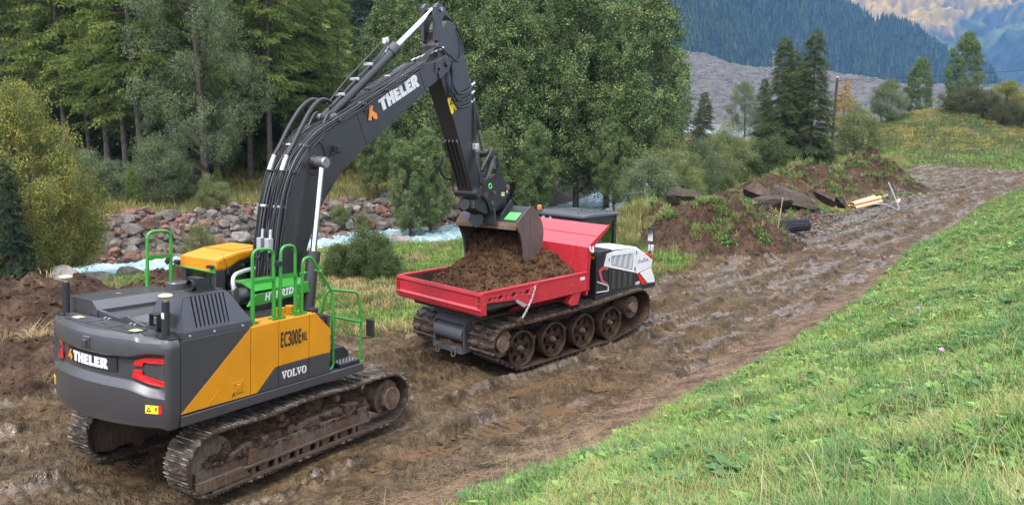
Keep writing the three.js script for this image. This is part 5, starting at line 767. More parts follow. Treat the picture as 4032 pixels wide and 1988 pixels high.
  for (let i = 0; i < 4; i++) { const x = 1.8 + i * 0.25; obj('grille_slat', prism([[x, 1.31 - i * 0.006], [x + 0.13, 1.305 - i * 0.006], [x + 0.13, 1.77 - i * 0.064], [x, 1.805 - i * 0.064]], Z - 0.004, Z + 0.02, 0.006), MT.grey, gr); }
  obj('red_trim', [prism([[1.64, 1.9], [1.44, 1.945], [1.24, 1.865], [1.38, 1.565], [1.62, 1.47], [1.68, 1.45], [1.68, 1.36], [1.4, 1.465], [1.3, 1.52], [1.345, 1.56]].slice(0, 0).concat([[1.65, 1.9], [1.44, 1.95], [1.24, 1.87], [1.37, 1.55], [1.66, 1.42], [1.67, 1.48], [1.44, 1.6], [1.345, 1.83], [1.46, 1.88], [1.62, 1.83]]), Z - 0.011, Z + 0.004, 0.003)], mat(lin(0.42, 0.07, 0.075), 0.5), eh);
  obj('white_stripe', [prism([[1.2, 1.6], [1.68, 1.425], [1.69, 1.275], [1.19, 1.3], [1.19, 1.325], [1.665, 1.3], [1.66, 1.41], [1.2, 1.575]], Z - 0.011, Z + 0.006, 0.002)], MT.white, eh);
  obj('light_cluster', [prism([[2.92, 1.56], [3.02, 1.56], [3.43, 1.24], [3.16, 1.245]], Z - 0.011, Z + 0.006, 0.003)], MT.redLens, eh);
  obj('number_lettering', text('12D', 'sans', 0.085, { width: 0.2, slant: 0.2, bold: 0.02 }).translate(2.87, 1.265, Z - 0.01), MT.white, eh);
  obj('warning_sticker', prism([[1.0, 2.16], [1.14, 2.16], [1.14, 2.24], [1.0, 2.24]], -1.157, -1.153, 0).rotateY(-Math.PI / 2), MT.orange, eh);
  obj('red_corner', prism([[3.26, 2.075], [3.64, 1.868], [3.66, 2.0], [3.62, 2.02], [3.32, 2.1]], Z - 0.16, Z - 0.012, 0.01), MT.redLens, eh);
  { const m = grp('wing_mirror', DU); obj('mirror_arm', [rod([3.62, 1.9, 1.08], [3.68, 2.1, 1.1], 0.03), rod([3.68, 2.1, 1.1], [3.7, 2.7, 1.1], 0.015)], MT.black, m); obj('mirror_shell', [rbox(0.07, 0.42, 0.19, 3.7, 2.55, 1.1, 0.03)], MT.black, m); obj('mirror_glass', span(3.662, 3.666, 2.37, 2.73, 1.02, 1.18), MT.chrome, m); obj('lower_mirror', rbox(0.08, 0.2, 0.18, 3.71, 2.17, 1.1, 0.04), MT.silver, m); }
  // cab on the left, front
  const cab = grp('cab', DU), z0 = -1.42, z1 = 0.22;
  obj('cab_frame', [span(1.78, 1.86, 1.3, 3.06, z0, z0 + 0.08), span(1.78, 1.86, 1.3, 3.06, z1 - 0.08, z1), span(3.2, 3.28, 1.3, 3.06, z0, z0 + 0.08), span(3.18, 3.28, 1.3, 3.06, z1 - 0.08, z1), span(1.78, 3.28, 2.9, 3.06, z1 - 0.06, z1, 0.01), span(1.78, 3.28, 2.9, 3.06, z0, z0 + 0.06), span(1.76, 1.84, 2.86, 3.08, z0, z1), span(3.2, 3.28, 2.94, 3.06, z0, z1), span(1.8, 3.26, 1.3, 1.9, z0 + 0.01, z1 - 0.01)], MT.black, cab);
  const rf = obj('roof', [prism([[1.7, 3.07], [1.7, 3.12], [2.2, 3.16], [3.36, 3.12], [3.42, 3.09], [3.3, 3.06]], z0 - 0.06, z1 + 0.05, 0.012)], paint(lin(0.1, 0.105, 0.12), 0.22), cab);
  for (const [x, z] of [[2.0, -0.1], [2.6, -0.5], [3.0, 0.1], [2.4, 0.15]]) obj('roof_stud', new THREE.ConeGeometry(0.02, 0.07, 8).translate(x, 3.17, z), MT.black, rf);
  for (const [a, b, c, d] of [[1.86, 3.2, z1 - 0.03, z1 - 0.024], [1.86, 3.2, z0 + 0.024, z0 + 0.03]]) obj('side_window', span(a, b, 1.9, 2.92, c, d), MT.glass, cab);
  obj('rear_window', span(1.81, 1.816, 1.9, 2.86, z0 + 0.08, z1 - 0.08), MT.glass, cab); obj('front_window', span(3.24, 3.246, 1.9, 2.94, z0 + 0.08, z1 - 0.08), MT.glass, cab);
  obj('seat', [rbox(0.14, 0.7, 0.5, 2.3, 2.35, -0.6, 0.05), rbox(0.5, 0.14, 0.5, 2.52, 1.98, -0.6, 0.05)], MT.black, cab);
  for (const z of [-1.2, -0.95]) obj('paper_label', span(1.752, 1.758, 2.93, 3.03, z, z + 0.09), MT.white, cab);
  const bc = grp('beacon', DU); obj('beacon_base', new THREE.CylinderGeometry(0.07, 0.09, 0.05, 20).translate(1.78, 3.16, -1.33), MT.black, bc); obj('beacon_lens', new THREE.LatheGeometry([[0.062, 0], [0.064, 0.08], [0.05, 0.115], [0, 0.125]].map((p) => new THREE.Vector2(...p)), 20).translate(1.78, 3.185, -1.33), mat(lin(0.75, 0.13, 0.02), 0.2), bc);
}
// soil in the bed: one lumpy heap
{
  const nx = 110, nz = 90, P = [], I = [], x0 = -2.9, x1 = 0.52, z0 = -1.33, z1 = 1.33;
  const heap = (x, z) => { const e = Math.min(sm(-2.95, -1.9, x) * 1, 1) * Math.min(1, sm(1.4, 0.9, Math.abs(z)) * 0.8 + 0.2);
    return 1.55 + e * (0.28 + 0.72 * Math.exp(-(((x + 0.9) / 1.05) ** 2) - (((z + 0.35) / 0.95) ** 2)) + 0.42 * Math.exp(-(((x - 0.3) / 0.7) ** 2) - (((z - 0.0) / 0.8) ** 2))) + 0.10 * fbm2(x * 2.2, z * 2.2, 4) + 0.05 * Math.abs(N2(x * 6, z * 6)) + 0.025 * N2(x * 17, z * 17); };
  for (let i = 0; i <= nx; i++) for (let j = 0; j <= nz; j++) { const x = mix(x0, x1, i / nx), z = mix(z0, z1, j / nz); P.push(x, Math.max(heap(x, z), 1.42), z); }
  for (let i = 0; i < nx; i++) for (let j = 0; j < nz; j++) { const a = i * (nz + 1) + j; I.push(a, a + 1, a + nz + 1, a + 1, a + nz + 2, a + nz + 1); }
  const g = new THREE.BufferGeometry(); g.setAttribute('position', new THREE.Float32BufferAttribute(P, 3)); g.setIndex(I); g.computeVertexNormals();
  const root = grp('soil_load'); root.position.copy(DU.position); root.quaternion.copy(DU.quaternion); root.scale.copy(DU.scale);
  tag(root, 'heap of loose brown soil filling the bed of the red dumper', 'soil');
  obj('soil_surface', g, MT.soil, root);
  const rt = new THREE.InstancedMesh(lumpy(new THREE.IcosahedronGeometry(0.5, 1), 0.3, 2.5, 4), MT.soil, 1500); rt.name = 'soil_clods'; rt.userData.kind = 'stuff'; rt.castShadow = rt.receiveShadow = true;
  const m = new THREE.Matrix4(), q = new THREE.Quaternion(), e = new THREE.Euler();
  for (let i = 0; i < 1500; i++) { const x = R(x0 + 0.2, x1 - 0.03), z = R(z0 + 0.05, z1 - 0.05), s = 0.02 + 0.11 * Math.pow(rnd(), 5); m.compose(V(x, Math.max(heap(x, z), 1.42) + s * 0.1, z), q.setFromEuler(e.set(R(0, 6), R(0, 6), R(0, 6))), V(s * 1.4, s, s * 1.2)); rt.setMatrixAt(i, m); rt.setColorAt(i, shade()); }
  root.add(rt);
  // roots and straw in the heap
  const st = new THREE.InstancedMesh(new THREE.CylinderGeometry(0.004, 0.003, 1, 4, 3).translate(0, 0.5, 0), mat(lin(0.15, 0.088, 0.045), 0.9), 1500); st.name = 'root_fibres'; st.userData.kind = 'stuff';
  for (let i = 0; i < 1500; i++) { const x = R(x0 + 0.2, x1 - 0.03), z = R(z0 + 0.05, z1 - 0.05); m.compose(V(x, Math.max(heap(x, z), 1.42) - 0.01, z), q.setFromEuler(e.set(R(-1.6, 1.6), R(0, 6), R(-1.6, 1.6))), V(1, R(0.05, 0.22), 1)); st.setMatrixAt(i, m); st.setColorAt(i, shade(0.45, 1.5)); }
  root.add(st);
}
// soil sliding out of the bucket
{
  const root = grp('bucket_soil'); root.position.copy(EX.position); root.quaternion.copy(EX.quaternion); tag(root, 'brown soil spilling out of the tilted excavator bucket', 'soil');
  const prof = spline([[8.6, 3.1], [8.3, 3.2], [8.02, 3.1], [7.85, 2.85], [7.7, 2.55], [7.45, 2.3], [7.3, 2.0], [7.9, 1.9], [8.15, 2.2], [8.5, 2.6], [8.68, 2.9]], 70, true);
  const slices = [], S = 40; for (let k = 0; k <= S; k++) { const z = mix(-0.86, 0.86, k / S), f = 1 - 0.16 * Math.pow(Math.abs(z) / 0.86, 4); slices.push(prof.map(([x, y]) => { const px = 8.1 + (x - 8.1) * f, py = 2.5 + (y - 2.5) * f, d = 0.13 * fbm3(px * 2.4, py * 2.4, z * 2.4, 4) + 0.03 * N3(px * 13, py * 13, z * 13); return [px - d * (px < 8 ? 1 : 0.2), py + d * 0.8, z]; })); }
  const P = [], I = [], n = prof.length; slices.forEach((s) => s.forEach((p) => P.push(...p))); for (let k = 0; k < S; k++) for (let i = 0; i < n; i++) { const a = k * n + i, b = k * n + (i + 1) % n; I.push(a, a + n, b, b, a + n, b + n); }
  const g = new THREE.BufferGeometry(); g.setAttribute('position', new THREE.Float32BufferAttribute(P, 3)); g.setIndex(I); g.computeVertexNormals(); obj('soil_surface', g, MT.soil, root);
  const rt = new THREE.InstancedMesh(lumpy(new THREE.IcosahedronGeometry(0.5, 1), 0.3, 2.5, 9), MT.soil, 700); rt.name = 'soil_clods'; rt.userData.kind = 'stuff'; rt.castShadow = rt.receiveShadow = true;
  const m = new THREE.Matrix4(), q = new THREE.Quaternion(), e = new THREE.Euler();
  for (let i = 0; i < 700; i++) { const p = slices[Math.floor(R(2, S - 2))][Math.floor(R(0, n * 0.62))], s = 0.03 + 0.12 * Math.pow(rnd(), 3); m.compose(V(...p), q.setFromEuler(e.set(R(0, 6), R(0, 6), R(0, 6))), V(s * 1.3, s, s * 1.2)); rt.setMatrixAt(i, m); rt.setColorAt(i, shade()); }
  root.add(rt);
}
// ---------- vegetation ----------
const leafMat = (c, tr = 0.3, rough = 0.75) => new THREE.MeshPhysicalMaterial({ color: c, roughness: rough, side: THREE.DoubleSide, transmission: tr, thickness: 0, specularIntensity: 0.35 });
const LM = { leaf: leafMat(lin(1, 1, 1), 0.3), needle: leafMat(lin(1, 1, 1), 0.25, 0.85), blade: leafMat(lin(1, 1, 1), 0.3, 0.62) };
const M4 = new THREE.Matrix4(), Q4 = new THREE.Quaternion(), E4 = new THREE.Euler(), S4 = V(1, 1, 1);
const rawGeo = (P) => { const g = new THREE.BufferGeometry(); g.setAttribute('position', new THREE.Float32BufferAttribute(P, 3)); g.computeVertexNormals(); return g; };
function leafClump(seed, n, r, s, wid = 0.62) { // a spray of single leaves
  const q = mulberry(seed), P = [], a = V(), b = V(), c = V(), d = V();
  for (let i = 0; i < n; i++) {
    const u = V(q() - 0.5, q() - 0.5, q() - 0.5).normalize().multiplyScalar(r * Math.cbrt(q())), ax = V(q() - 0.5, q() * 0.7 - 0.5, q() - 0.5).normalize(), sd = V(q() - 0.5, q() - 0.5, q() - 0.5).cross(ax).normalize(), L = s * (0.7 + 0.6 * q()), nn = ax.clone().cross(sd);
    a.copy(u); b.copy(u).addScaledVector(ax, L * 0.45).addScaledVector(sd, L * wid * 0.5).addScaledVector(nn, L * 0.08); c.copy(u).addScaledVector(ax, L); d.copy(u).addScaledVector(ax, L * 0.45).addScaledVector(sd, -L * wid * 0.5).addScaledVector(nn, L * 0.08);
    P.push(a.x, a.y, a.z, b.x, b.y, b.z, c.x, c.y, c.z, a.x, a.y, a.z, c.x, c.y, c.z, d.x, d.y, d.z);
  }
  return rawGeo(P);
}
const clumps = { aspen: leafClump(1, 26, 0.34, 0.115, 0.85), willow: leafClump(2, 30, 0.3, 0.11, 0.3), bush: leafClump(3, 26, 0.22, 0.075, 0.6), weed: leafClump(5, 16, 0.12, 0.085, 0.6), olive: leafClump(6, 28, 0.3, 0.09, 0.45) };
function spray(seed, n, len, droop, nl, nw) { // a conifer twig with its needle tufts hanging from it
  const q = mulberry(seed), P = [];
  for (let i = 0; i < n; i++) {
    const u = (i + q()) / n, bx = u * len, by = -droop * u * u, w = 0.34 * len * (1 - 0.75 * u) * (q() - 0.5) * 2, x = bx, z = w, y = by - Math.abs(w) * 0.25 - 0.05 * q(), dir = V(0.5 + q() * 0.6, -0.7 + q() * 0.75, (q() - 0.5) * 1.6 + Math.sign(w)).normalize(), L = nl * (0.7 + 0.6 * q()), sd = V(q() - 0.5, q() - 0.5, q() - 0.5).cross(dir).normalize().multiplyScalar(nw * (0.7 + 0.6 * q()));
    P.push(x + sd.x, y + sd.y, z + sd.z, x - sd.x, y - sd.y, z - sd.z, x + dir.x * L, y + dir.y * L, z + dir.z * L);
  }
  return rawGeo(P);
}
const sprays = { larch: spray(11, 46, 0.85, 0.2, 0.2, 0.022), spruce: spray(12, 54, 0.8, 0.26, 0.19, 0.03), far: spray(13, 26, 1.1, 0.3, 0.34, 0.06) };
function conifer(seed, o) { // trunk geometry and spray placements
  const q = mulberry(seed), rr = (a, b) => a + (b - a) * q(), H = o.h, tp = [], bend = [rr(-1, 1) * 0.25, rr(-1, 1) * 0.25], M = [], limbs = [];
  const axis = (y) => [bend[0] * Math.sin(y / H * 2.6), y, bend[1] * Math.sin(y / H * 2.2)];
  for (let i = 0; i < 8; i++) { const y0 = H * i / 8, y1 = H * (i + 1) / 8, r = (y) => o.r * Math.pow(Math.max(0, 1 - y / H), 0.85) + 0.012 + (y < 0.5 ? 0.08 : 0); tp.push(rod(axis(y0), axis(y1), r(y0), r(y1), 10)); }
  for (let y = o.y0; y < H - 0.15; y += o.gap * (1 - 0.45 * y / H) * rr(0.75, 1.25)) {
    const k = (y - o.y0) / (H - o.y0), L0 = o.len * Math.pow(1 - k, 0.75) * (k < 0.12 ? 0.55 + 3.5 * k : 1) + 0.25, m = Math.round(rr(3, 5.4));
    for (let b = 0; b < m; b++) {
      const a = rr(0, 6.283), L = L0 * rr(0.6, 1.12), c = axis(y), ca = Math.cos(a), sa = Math.sin(a), rise = o.rise * rr(0.4, 1.3), pt = (u) => [c[0] + ca * L * u, c[1] + L * (rise * u - o.droop * u * u), c[2] + sa * L * u];
      if (L > 0.8) limbs.push(rod(c, pt(0.55), 0.028 * L * 0.35 + 0.008, 0.012, 5), rod(pt(0.55), pt(1), 0.011, 0.004, 4));
      const ns = Math.max(2, Math.round(L * o.dens));
      for (let s = 0; s < ns; s++) { const u = 0.25 + 0.78 * (s + q()) / ns, p = pt(Math.min(u, 1)), sc = o.size * rr(0.65, 1.2) * (0.65 + 0.35 * (1 - k)); M4.compose(V(...p), Q4.setFromEuler(E4.set(rr(-0.9, 0.9), -a + rr(-1.1, 1.1), o.tipUp * rr(0.2, 1.3) - rr(0.0, 0.75), 'YXZ')), S4.set(sc, sc, sc)); M.push(...M4.elements); }
    }
  }
  return { trunk: join(tp), limbs: limbs.length ? join(limbs) : null, M: new Float32Array(M) };
}
function leafy(seed, o) { // broadleaf tree: trunk, limbs to lobes, leaf clumps filling the lobes
  const q = mulberry(seed), rr = (a, b) => a + (b - a) * q(), H = o.h, tp = [], M = [], lean = [rr(-0.5, 0.5), rr(-0.5, 0.5)], ax = (y) => [lean[0] * (y / H) ** 1.5 * H * 0.12, y, lean[1] * (y / H) ** 1.5 * H * 0.12];
  for (let st = 0; st < (o.stems || 1); st++) { const off = st ? [rr(-0.5, 0.5), rr(-0.5, 0.5)] : [0, 0], top = H * (st ? 0.75 : 0.93); for (let i = 0; i < 6; i++) { const y0 = top * i / 6, y1 = top * (i + 1) / 6, r = (y) => o.r * (st ? 0.7 : 1) * Math.pow(Math.max(0, 1 - y / top), 0.8) + 0.015, A = ax(y0), B = ax(y1), g0 = 1 + y0 / H * 1.6, g1 = 1 + y1 / H * 1.6; tp.push(rod([A[0] + off[0] * g0, y0, A[2] + off[1] * g0], [B[0] + off[0] * g1, y1, B[2] + off[1] * g1], r(y0), r(y1), 9)); } }
  for (let i = 0; i < o.lobes; i++) {
    const k = (i + q()) / o.lobes, y = mix(o.y0, H, k), env = o.rad * Math.pow(Math.sin(Math.PI * clamp(0.16 + 0.82 * k)), 0.75), a = i * 2.39996 + rr(-0.4, 0.4), d = env * Math.sqrt(rr(0.25, 1)), c = ax(y), L = [c[0] + d * Math.cos(a), y + rr(-0.4, 0.4), c[2] + d * Math.sin(a)], yb = Math.max(o.y0 * 0.6, y - d * 0.75 - 0.4), cb = ax(yb), mid = [mix(cb[0], L[0], 0.55), mix(yb, L[1], 0.42), mix(cb[2], L[2], 0.55)];
    tp.push(rod(cb, mid, o.r * 0.2 * (1 - k * 0.6) + 0.012, 0.02, 5), rod(mid, L, 0.02, 0.006, 4));
    const lr = o.lobe * rr(0.65, 1.25);
    for (let s = 0; s < o.fill; s++) { const v = V(q() - 0.5, q() - 0.5, q() - 0.5).normalize().multiplyScalar(lr * Math.pow(rr(0.12, 1), 0.45)); const sc = o.size * rr(0.7, 1.25); M4.compose(V(L[0] + v.x, L[1] + v.y * (o.up || 0.85), L[2] + v.z), Q4.setFromEuler(E4.set(rr(0, 6.28), rr(0, 6.28), rr(0, 6.28))), S4.set(sc, sc, sc)); M.push(...M4.elements); }
  }
  return { trunk: join(tp), M: new Float32Array(M) };
}
function crownMesh(name, geo, m, M, pal, seed) {
  const n = M.length / 16, im = new THREE.InstancedMesh(geo, m, n), q = mulberry(seed); im.instanceMatrix.array.set(M); im.name = name; im.userData.kind = 'stuff'; im.castShadow = im.receiveShadow = true;
  for (let i = 0; i < n; i++) { const c = pal[Math.floor(q() * pal.length)], k = 0.6 + 0.8 * q(); im.setColorAt(i, lin(c[0] * k, c[1] * k, c[2] * k)); }
  return im;
}
function plant(kind, proto, [x, z], s, label, cat, group, y, tilt = 0) {
  const t = proto.clone(); t.name = numbered(kind); scene.add(t); t.position.set(x, y ?? height(x, z, false) - 0.1, z); t.scale.setScalar(s); t.rotation.set(tilt * R(-1, 1), R(0, 6.28), tilt * R(-1, 1)); tag(t, label, cat, group); return t;
}
function treeProto(spec, clump, lm, pal, bark, seed) { const g = new THREE.Group(); const tr = spec.trunk; tr.userData.done = 1; const m = new THREE.Mesh(tr, bark); m.name = 'trunk'; m.castShadow = m.receiveShadow = true; g.add(m); if (spec.limbs) { spec.limbs.userData.done = 1; const l = new THREE.Mesh(spec.limbs, bark); l.name = 'branches'; l.castShadow = l.receiveShadow = true; g.add(l); } g.add(crownMesh('crown', clump, lm, spec.M, pal, seed)); return g; }
const PAL = { larch: [[0.115, 0.165, 0.035], [0.15, 0.195, 0.04], [0.08, 0.13, 0.035], [0.19, 0.215, 0.045]], spruce: [[0.024, 0.05, 0.022], [0.03, 0.058, 0.026], [0.02, 0.042, 0.022]], aspen: [[0.1, 0.155, 0.052], [0.14, 0.2, 0.066], [0.065, 0.11, 0.042], [0.22, 0.265, 0.09]], grey: [[0.14, 0.18, 0.08], [0.105, 0.145, 0.068], [0.19, 0.225, 0.105]], olive: [[0.16, 0.185, 0.045], [0.21, 0.215, 0.05], [0.11, 0.14, 0.038], [0.3, 0.27, 0.055]], bush: [[0.06, 0.095, 0.03], [0.08, 0.115, 0.035], [0.1, 0.13, 0.04]], willow: [[0.17, 0.2, 0.07], [0.22, 0.24, 0.085], [0.13, 0.165, 0.06]], gold: [[0.42, 0.24, 0.035], [0.35, 0.22, 0.04], [0.28, 0.2, 0.04]], dark: [[0.035, 0.055, 0.022], [0.045, 0.065, 0.026]] };
const larchO = { h: 23, r: 0.19, y0: 4.5, gap: 0.55, len: 3.0, rise: 0.12, droop: 0.2, dens: 4.4, size: 1.1, tipUp: 0.1 };
const PR = {
  larch: [1, 2, 3].map((i) => treeProto(conifer(100 + i, { ...larchO, h: 22 + i * 1.2, y0: 3.4 + i }), sprays.larch, LM.needle, PAL.larch, MT.bark, i)),
  larchLow: [4, 5].map((i) => treeProto(conifer(100 + i, { ...larchO, h: 15, y0: 0.8, len: 3.0, gap: 0.25, r: 0.2, dens: 5.4, size: 1.25, droop: 0.3 }), sprays.larch, LM.needle, PAL.larch, MT.bark, i)),
  slim: [24, 25].map((i) => treeProto(conifer(100 + i, { ...larchO, h: 15, y0: 0.8, len: 2.5, gap: 0.24, r: 0.18, dens: 6, size: 1.05, droop: 0.3 }), sprays.larch, LM.needle, [[0.075, 0.1, 0.032], [0.095, 0.12, 0.034], [0.055, 0.08, 0.03]], MT.bark, i)),
  spruce: [6, 7].map((i) => treeProto(conifer(100 + i, { ...larchO, h: 15, y0: 0.5, len: 2.7, gap: 0.42, r: 0.2, rise: -0.05, droop: 0.22, dens: 4.2, size: 1.2 }), sprays.spruce, LM.needle, PAL.spruce, MT.bark, i)),
  aspen: [8, 9, 10].map((i) => treeProto(leafy(100 + i, { h: 15.5 + (i - 8), r: 0.24, y0: 3.2, rad: 3.2, lobes: 50, lobe: 1.0, fill: 58, size: 1.0, up: 1.35, stems: i === 9 ? 2 : 1 }), clumps.aspen, LM.leaf, PAL.aspen, MT.bark, i)),
  greyTree: [11].map((i) => treeProto(leafy(100 + i, { h: 14, r: 0.2, y0: 2.8, rad: 3.0, lobes: 40, lobe: 1.0, fill: 52, size: 1.05 }), clumps.willow, LM.leaf, PAL.grey, MT.bark, i)),
  olive: [12].map((i) => treeProto(leafy(100 + i, { h: 6.4, r: 0.14, y0: 0.7, rad: 3.1, lobes: 50, lobe: 0.95, fill: 95, size: 0.95, stems: 3 }), clumps.olive, LM.leaf, PAL.olive, MT.bark, i)),
  bush: [13, 14].map((i) => treeProto(leafy(100 + i, { h: 2.6, r: 0.05, y0: 0.25, rad: 1.5, lobes: 26, lobe: 0.55, fill: 36, size: 0.95, stems: 3 }), clumps.bush, LM.leaf, PAL.bush, MT.bark, i)),
  willow: [15, 16].map((i) => treeProto(leafy(100 + i, { h: 3.6, r: 0.06, y0: 0.4, rad: 1.7, lobes: 30, lobe: 0.6, fill: 38, size: 0.95, stems: 4 }), clumps.willow, LM.leaf, PAL.willow, MT.bark, i)),
  greyBush: [17].map((i) => treeProto(leafy(100 + i, { h: 4.0, r: 0.06, y0: 0.35, rad: 1.8, lobes: 30, lobe: 0.65, fill: 40, size: 0.95, stems: 4 }), clumps.willow, LM.leaf, PAL.grey, MT.bark, i)),
  gold: [18].map((i) => treeProto(conifer(118, { ...larchO, h: 8, y0: 0.6, len: 1.5, gap: 0.4, r: 0.1 }), sprays.larch, LM.needle, PAL.gold, MT.bark, i)),
  heath: [19].map((i) => treeProto(leafy(119, { h: 3.2, r: 0.06, y0: 0.2, rad: 4.6, lobes: 60, lobe: 0.9, fill: 44, size: 1.2, stems: 4 }), clumps.bush, LM.leaf, [[0.075, 0.085, 0.03], [0.095, 0.1, 0.034], [0.06, 0.07, 0.03]], MT.bark, i)),
};
// far conifers for the hillside: real branches, coarser twigs
{
  const s = conifer(140, { ...larchO, h: 18, y0: 0.8, len: 2.7, gap: 0.85, dens: 2.0, size: 1.25 }), parts = []; const n = s.M.length / 16;
  for (let i = 0; i < n; i++) { M4.fromArray(s.M, i * 16); parts.push(sprays.far.clone().applyMatrix4(M4)); }
  const g = mergeGeometries([...parts.map((p) => { const h = new THREE.BufferGeometry(); h.setAttribute('position', p.attributes.position); h.setAttribute('normal', p.attributes.normal); return h; })]); g.scale(1 / 18, 1 / 18, 1 / 18);
  wood('hillside_forest', 'conifer wood climbing the hillside behind the riverside trees', g, 1000, () => { const x = R(-230, 70), z = -R(85, 300), [t, n2] = tn(x, z); if (-n2 < 104 || N2(x * 0.02, z * 0.02) > 0.05 || x / -z > 0.22) return null; return [x, hlH(x, z) - 0.5, z]; }, 15, 26, [[0.04, 0.07, 0.03], [0.055, 0.085, 0.03], [0.03, 0.052, 0.03], [0.08, 0.1, 0.03]]);
}
// where things stand, from pixels of the photograph: u (0..4032) and distance along the view
const at = (u, dist) => [(u - 2016) / 3030 * dist, -dist];
const pick = (a) => a[Math.floor(rnd() * a.length)];
const mem = (k, lab, group) => ({ k, lab, group });
const forest = 'trees of the riverside wood';
// left wood: individual larches, spruces behind
const larches = [[40, 58, 'far left edge of the wood'], [185, 61, 'behind the yellow-green bush'], [262, 55, 'rising above the right side of the yellow-green bush'], [425, 53, 'second trunk right of the yellow-green bush'], [495, 50, 'with a leaning trunk'], [565, 48, 'with the thickest pale trunk'], [590, 58, 'close behind the thickest pale trunk'], [700, 50, 'left of the grey-leaved tree'], [805, 54, 'right of the thin paired trunks'], [330, 66, 'deep in the wood'], [985, 60, 'just right of the wooden shelter'], [1060, 57, 'second right of the wooden shelter'], [1130, 62, 'behind the bend of the boom'], [1275, 70, 'tall and pale behind the raised arm cylinder'], [1190, 74, 'half hidden behind the boom'], [1345, 84, 'pointed, just left of the arm tip'], [130, 57, 'slim, third from the left edge'], [360, 58, 'slim, between the two dark gaps'], [455, 62, 'slim, left of the leaning trunk'], [640, 60, 'slim, between the pale trunk and the grey-leaved tree'], [745, 66, 'slim, behind the grey-leaved tree'], [845, 62, 'slim, just left of the wooden shelter'], [1110, 66, 'slim, left of the boom bend'], [1240, 78, 'slim, between the boom and the arm cylinder'], [290, 76, 'thin, far back on the left']];
larches.forEach(([u, d, w], i) => plant('larch_tree', PR.larch[i % 3], at(u, d), R(0.92, 1.1), 'tall green larch ' + w, 'tree', forest, undefined, 0.03));
[[100, 64, 'at the left edge'], [380, 64, 'between the slim larches'], [540, 61, 'behind the pale trunks'], [770, 60, 'under the grey-leaved tree'], [985, 72, 'behind the shelter'], [1090, 70, 'right of the shelter'], [1420, 90, 'behind the aspens on the left']].forEach(([u, d, w], i) => plant('spruce_tree', PR.spruce[i % 2], at(u, d), R(0.75, 1.15), 'dark bushy spruce in the shade of the wood, ' + w, 'tree', forest));
[[310, 62, 'third from the left edge'], [660, 74, 'behind the thick pale trunk'], [1010, 66, 'right of the shelter roof'], [840, 80, 'in the gap left of the shelter'], [1230, 66, 'behind the boom pipes']].forEach(([u, d, w], i) => plant('larch_tree', PR.larchLow[i % 2], at(u, d), R(0.9, 1.15), 'younger larch with low branches ' + w, 'tree', forest));
plant('grey_leaved_tree', PR.greyTree[0], at(805, 47.5), 1.15, 'tall broadleaf tree with silvery grey leaves left of the boom', 'tree', forest);
plant('grey_leaved_tree', PR.greyTree[0], at(862, 56), 0.5, 'slim grey-leaved tree just left of the wooden shelter', 'tree', forest);
// aspens behind the arm
[[1560, 62, 0.95, 'just left of the excavator arm'], [1700, 55, 0.98, 'behind the excavator arm'], [1830, 60, 1.05, 'right behind the arm tip'], [1980, 54, 1.02, 'right of the arm, with dark branches'], [2130, 60, 1.08, 'in the middle of the group'], [2270, 55, 1.0, 'with the forked dark trunk'], [2390, 59, 1.04, 'second from the right end'], [2510, 53, 0.92, 'at the right end, leaning over the rubble'], [2590, 60, 0.72, 'low one at the right end'], [2060, 68, 1.2, 'tall one at the back'], [2330, 70, 1.2, 'tall one at the back right'], [1640, 72, 1.1, 'at the back left'], [1500, 74, 0.9, 'palest, at the left end']].forEach(([u, d, s, w], i) => plant('aspen_tree', PR.aspen[i % 3], at(u, d), s, 'broad green aspen ' + w, 'tree', 'aspens behind the arm'));
[[1480, 50, 0.42, 'on the bank left of the arm'], [1610, 46, 0.36, 'on the far bank behind the bucket'], [1690, 47, 0.44, 'leaning over the river behind the bucket'], [1900, 50, 0.4, 'above the dumper headboard'], [2100, 51, 0.4, 'above the dumper cab'], [2420, 51, 0.42, 'at the foot of the aspens']].forEach(([u, d, s, w], i) => plant('young_aspen', PR.aspen[(i + 1) % 3], at(u, d), s, 'small young aspen ' + w, 'tree', 'young aspens by the river'));
// the yellow-green tree and bushes on the left bank
plant('olive_tree', PR.olive[0], at(60, 30), 0.86, 'large rounded bush tree with yellow-green leaves at the left edge', 'bush', null, -1.6).scale.y = 1.2;
plant('olive_tree', PR.olive[0], at(230, 33), 0.5, 'olive-green bush beside the large yellow-green bush tree', 'bush', null, -1.2);
plant('low_spruce', PR.spruce[0], at(10, 27.5), 0.34, 'small dark spruce below the yellow-green bush at the left edge', 'tree');
[[330, 42, 0.85, 'above the red boulders on the left'], [420, 43, 0.7, 'second right of the yellow-green bush'], [610, 45, 1.0, 'below the thick larch trunk'], [700, 47, 0.75, 'left of the boom pipes on the far bank']].forEach(([u, d, s, w], i) => plant('bank_willow', PR.greyBush[0], at(u, d), s, 'grey-green willow bush on the far bank ' + w, 'bush', 'willows on the far bank'));
[[520, 43.5, 0.34, 'first'], [740, 45.5, 0.3, 'second'], [860, 46, 0.36, 'third'], [1330, 47, 0.34, 'fourth'], [1420, 47.5, 0.3, 'fifth'], [250, 40, 0.4, 'leftmost']].forEach(([u, d, s, w]) => plant('stone_shrub', PR.willow[1], at(u, d), s, 'small green shrub growing among the piled boulders, ' + w + ' from the left', 'bush', 'shrubs among the boulders'));
plant('bank_willow', PR.willow[0], at(775, 33), 0.5, 'pale willow bush at the water behind the yellow cab', 'bush'); plant('bank_willow', PR.willow[1], at(830, 44), 0.5, 'low willow on the boulders behind the cab', 'bush');
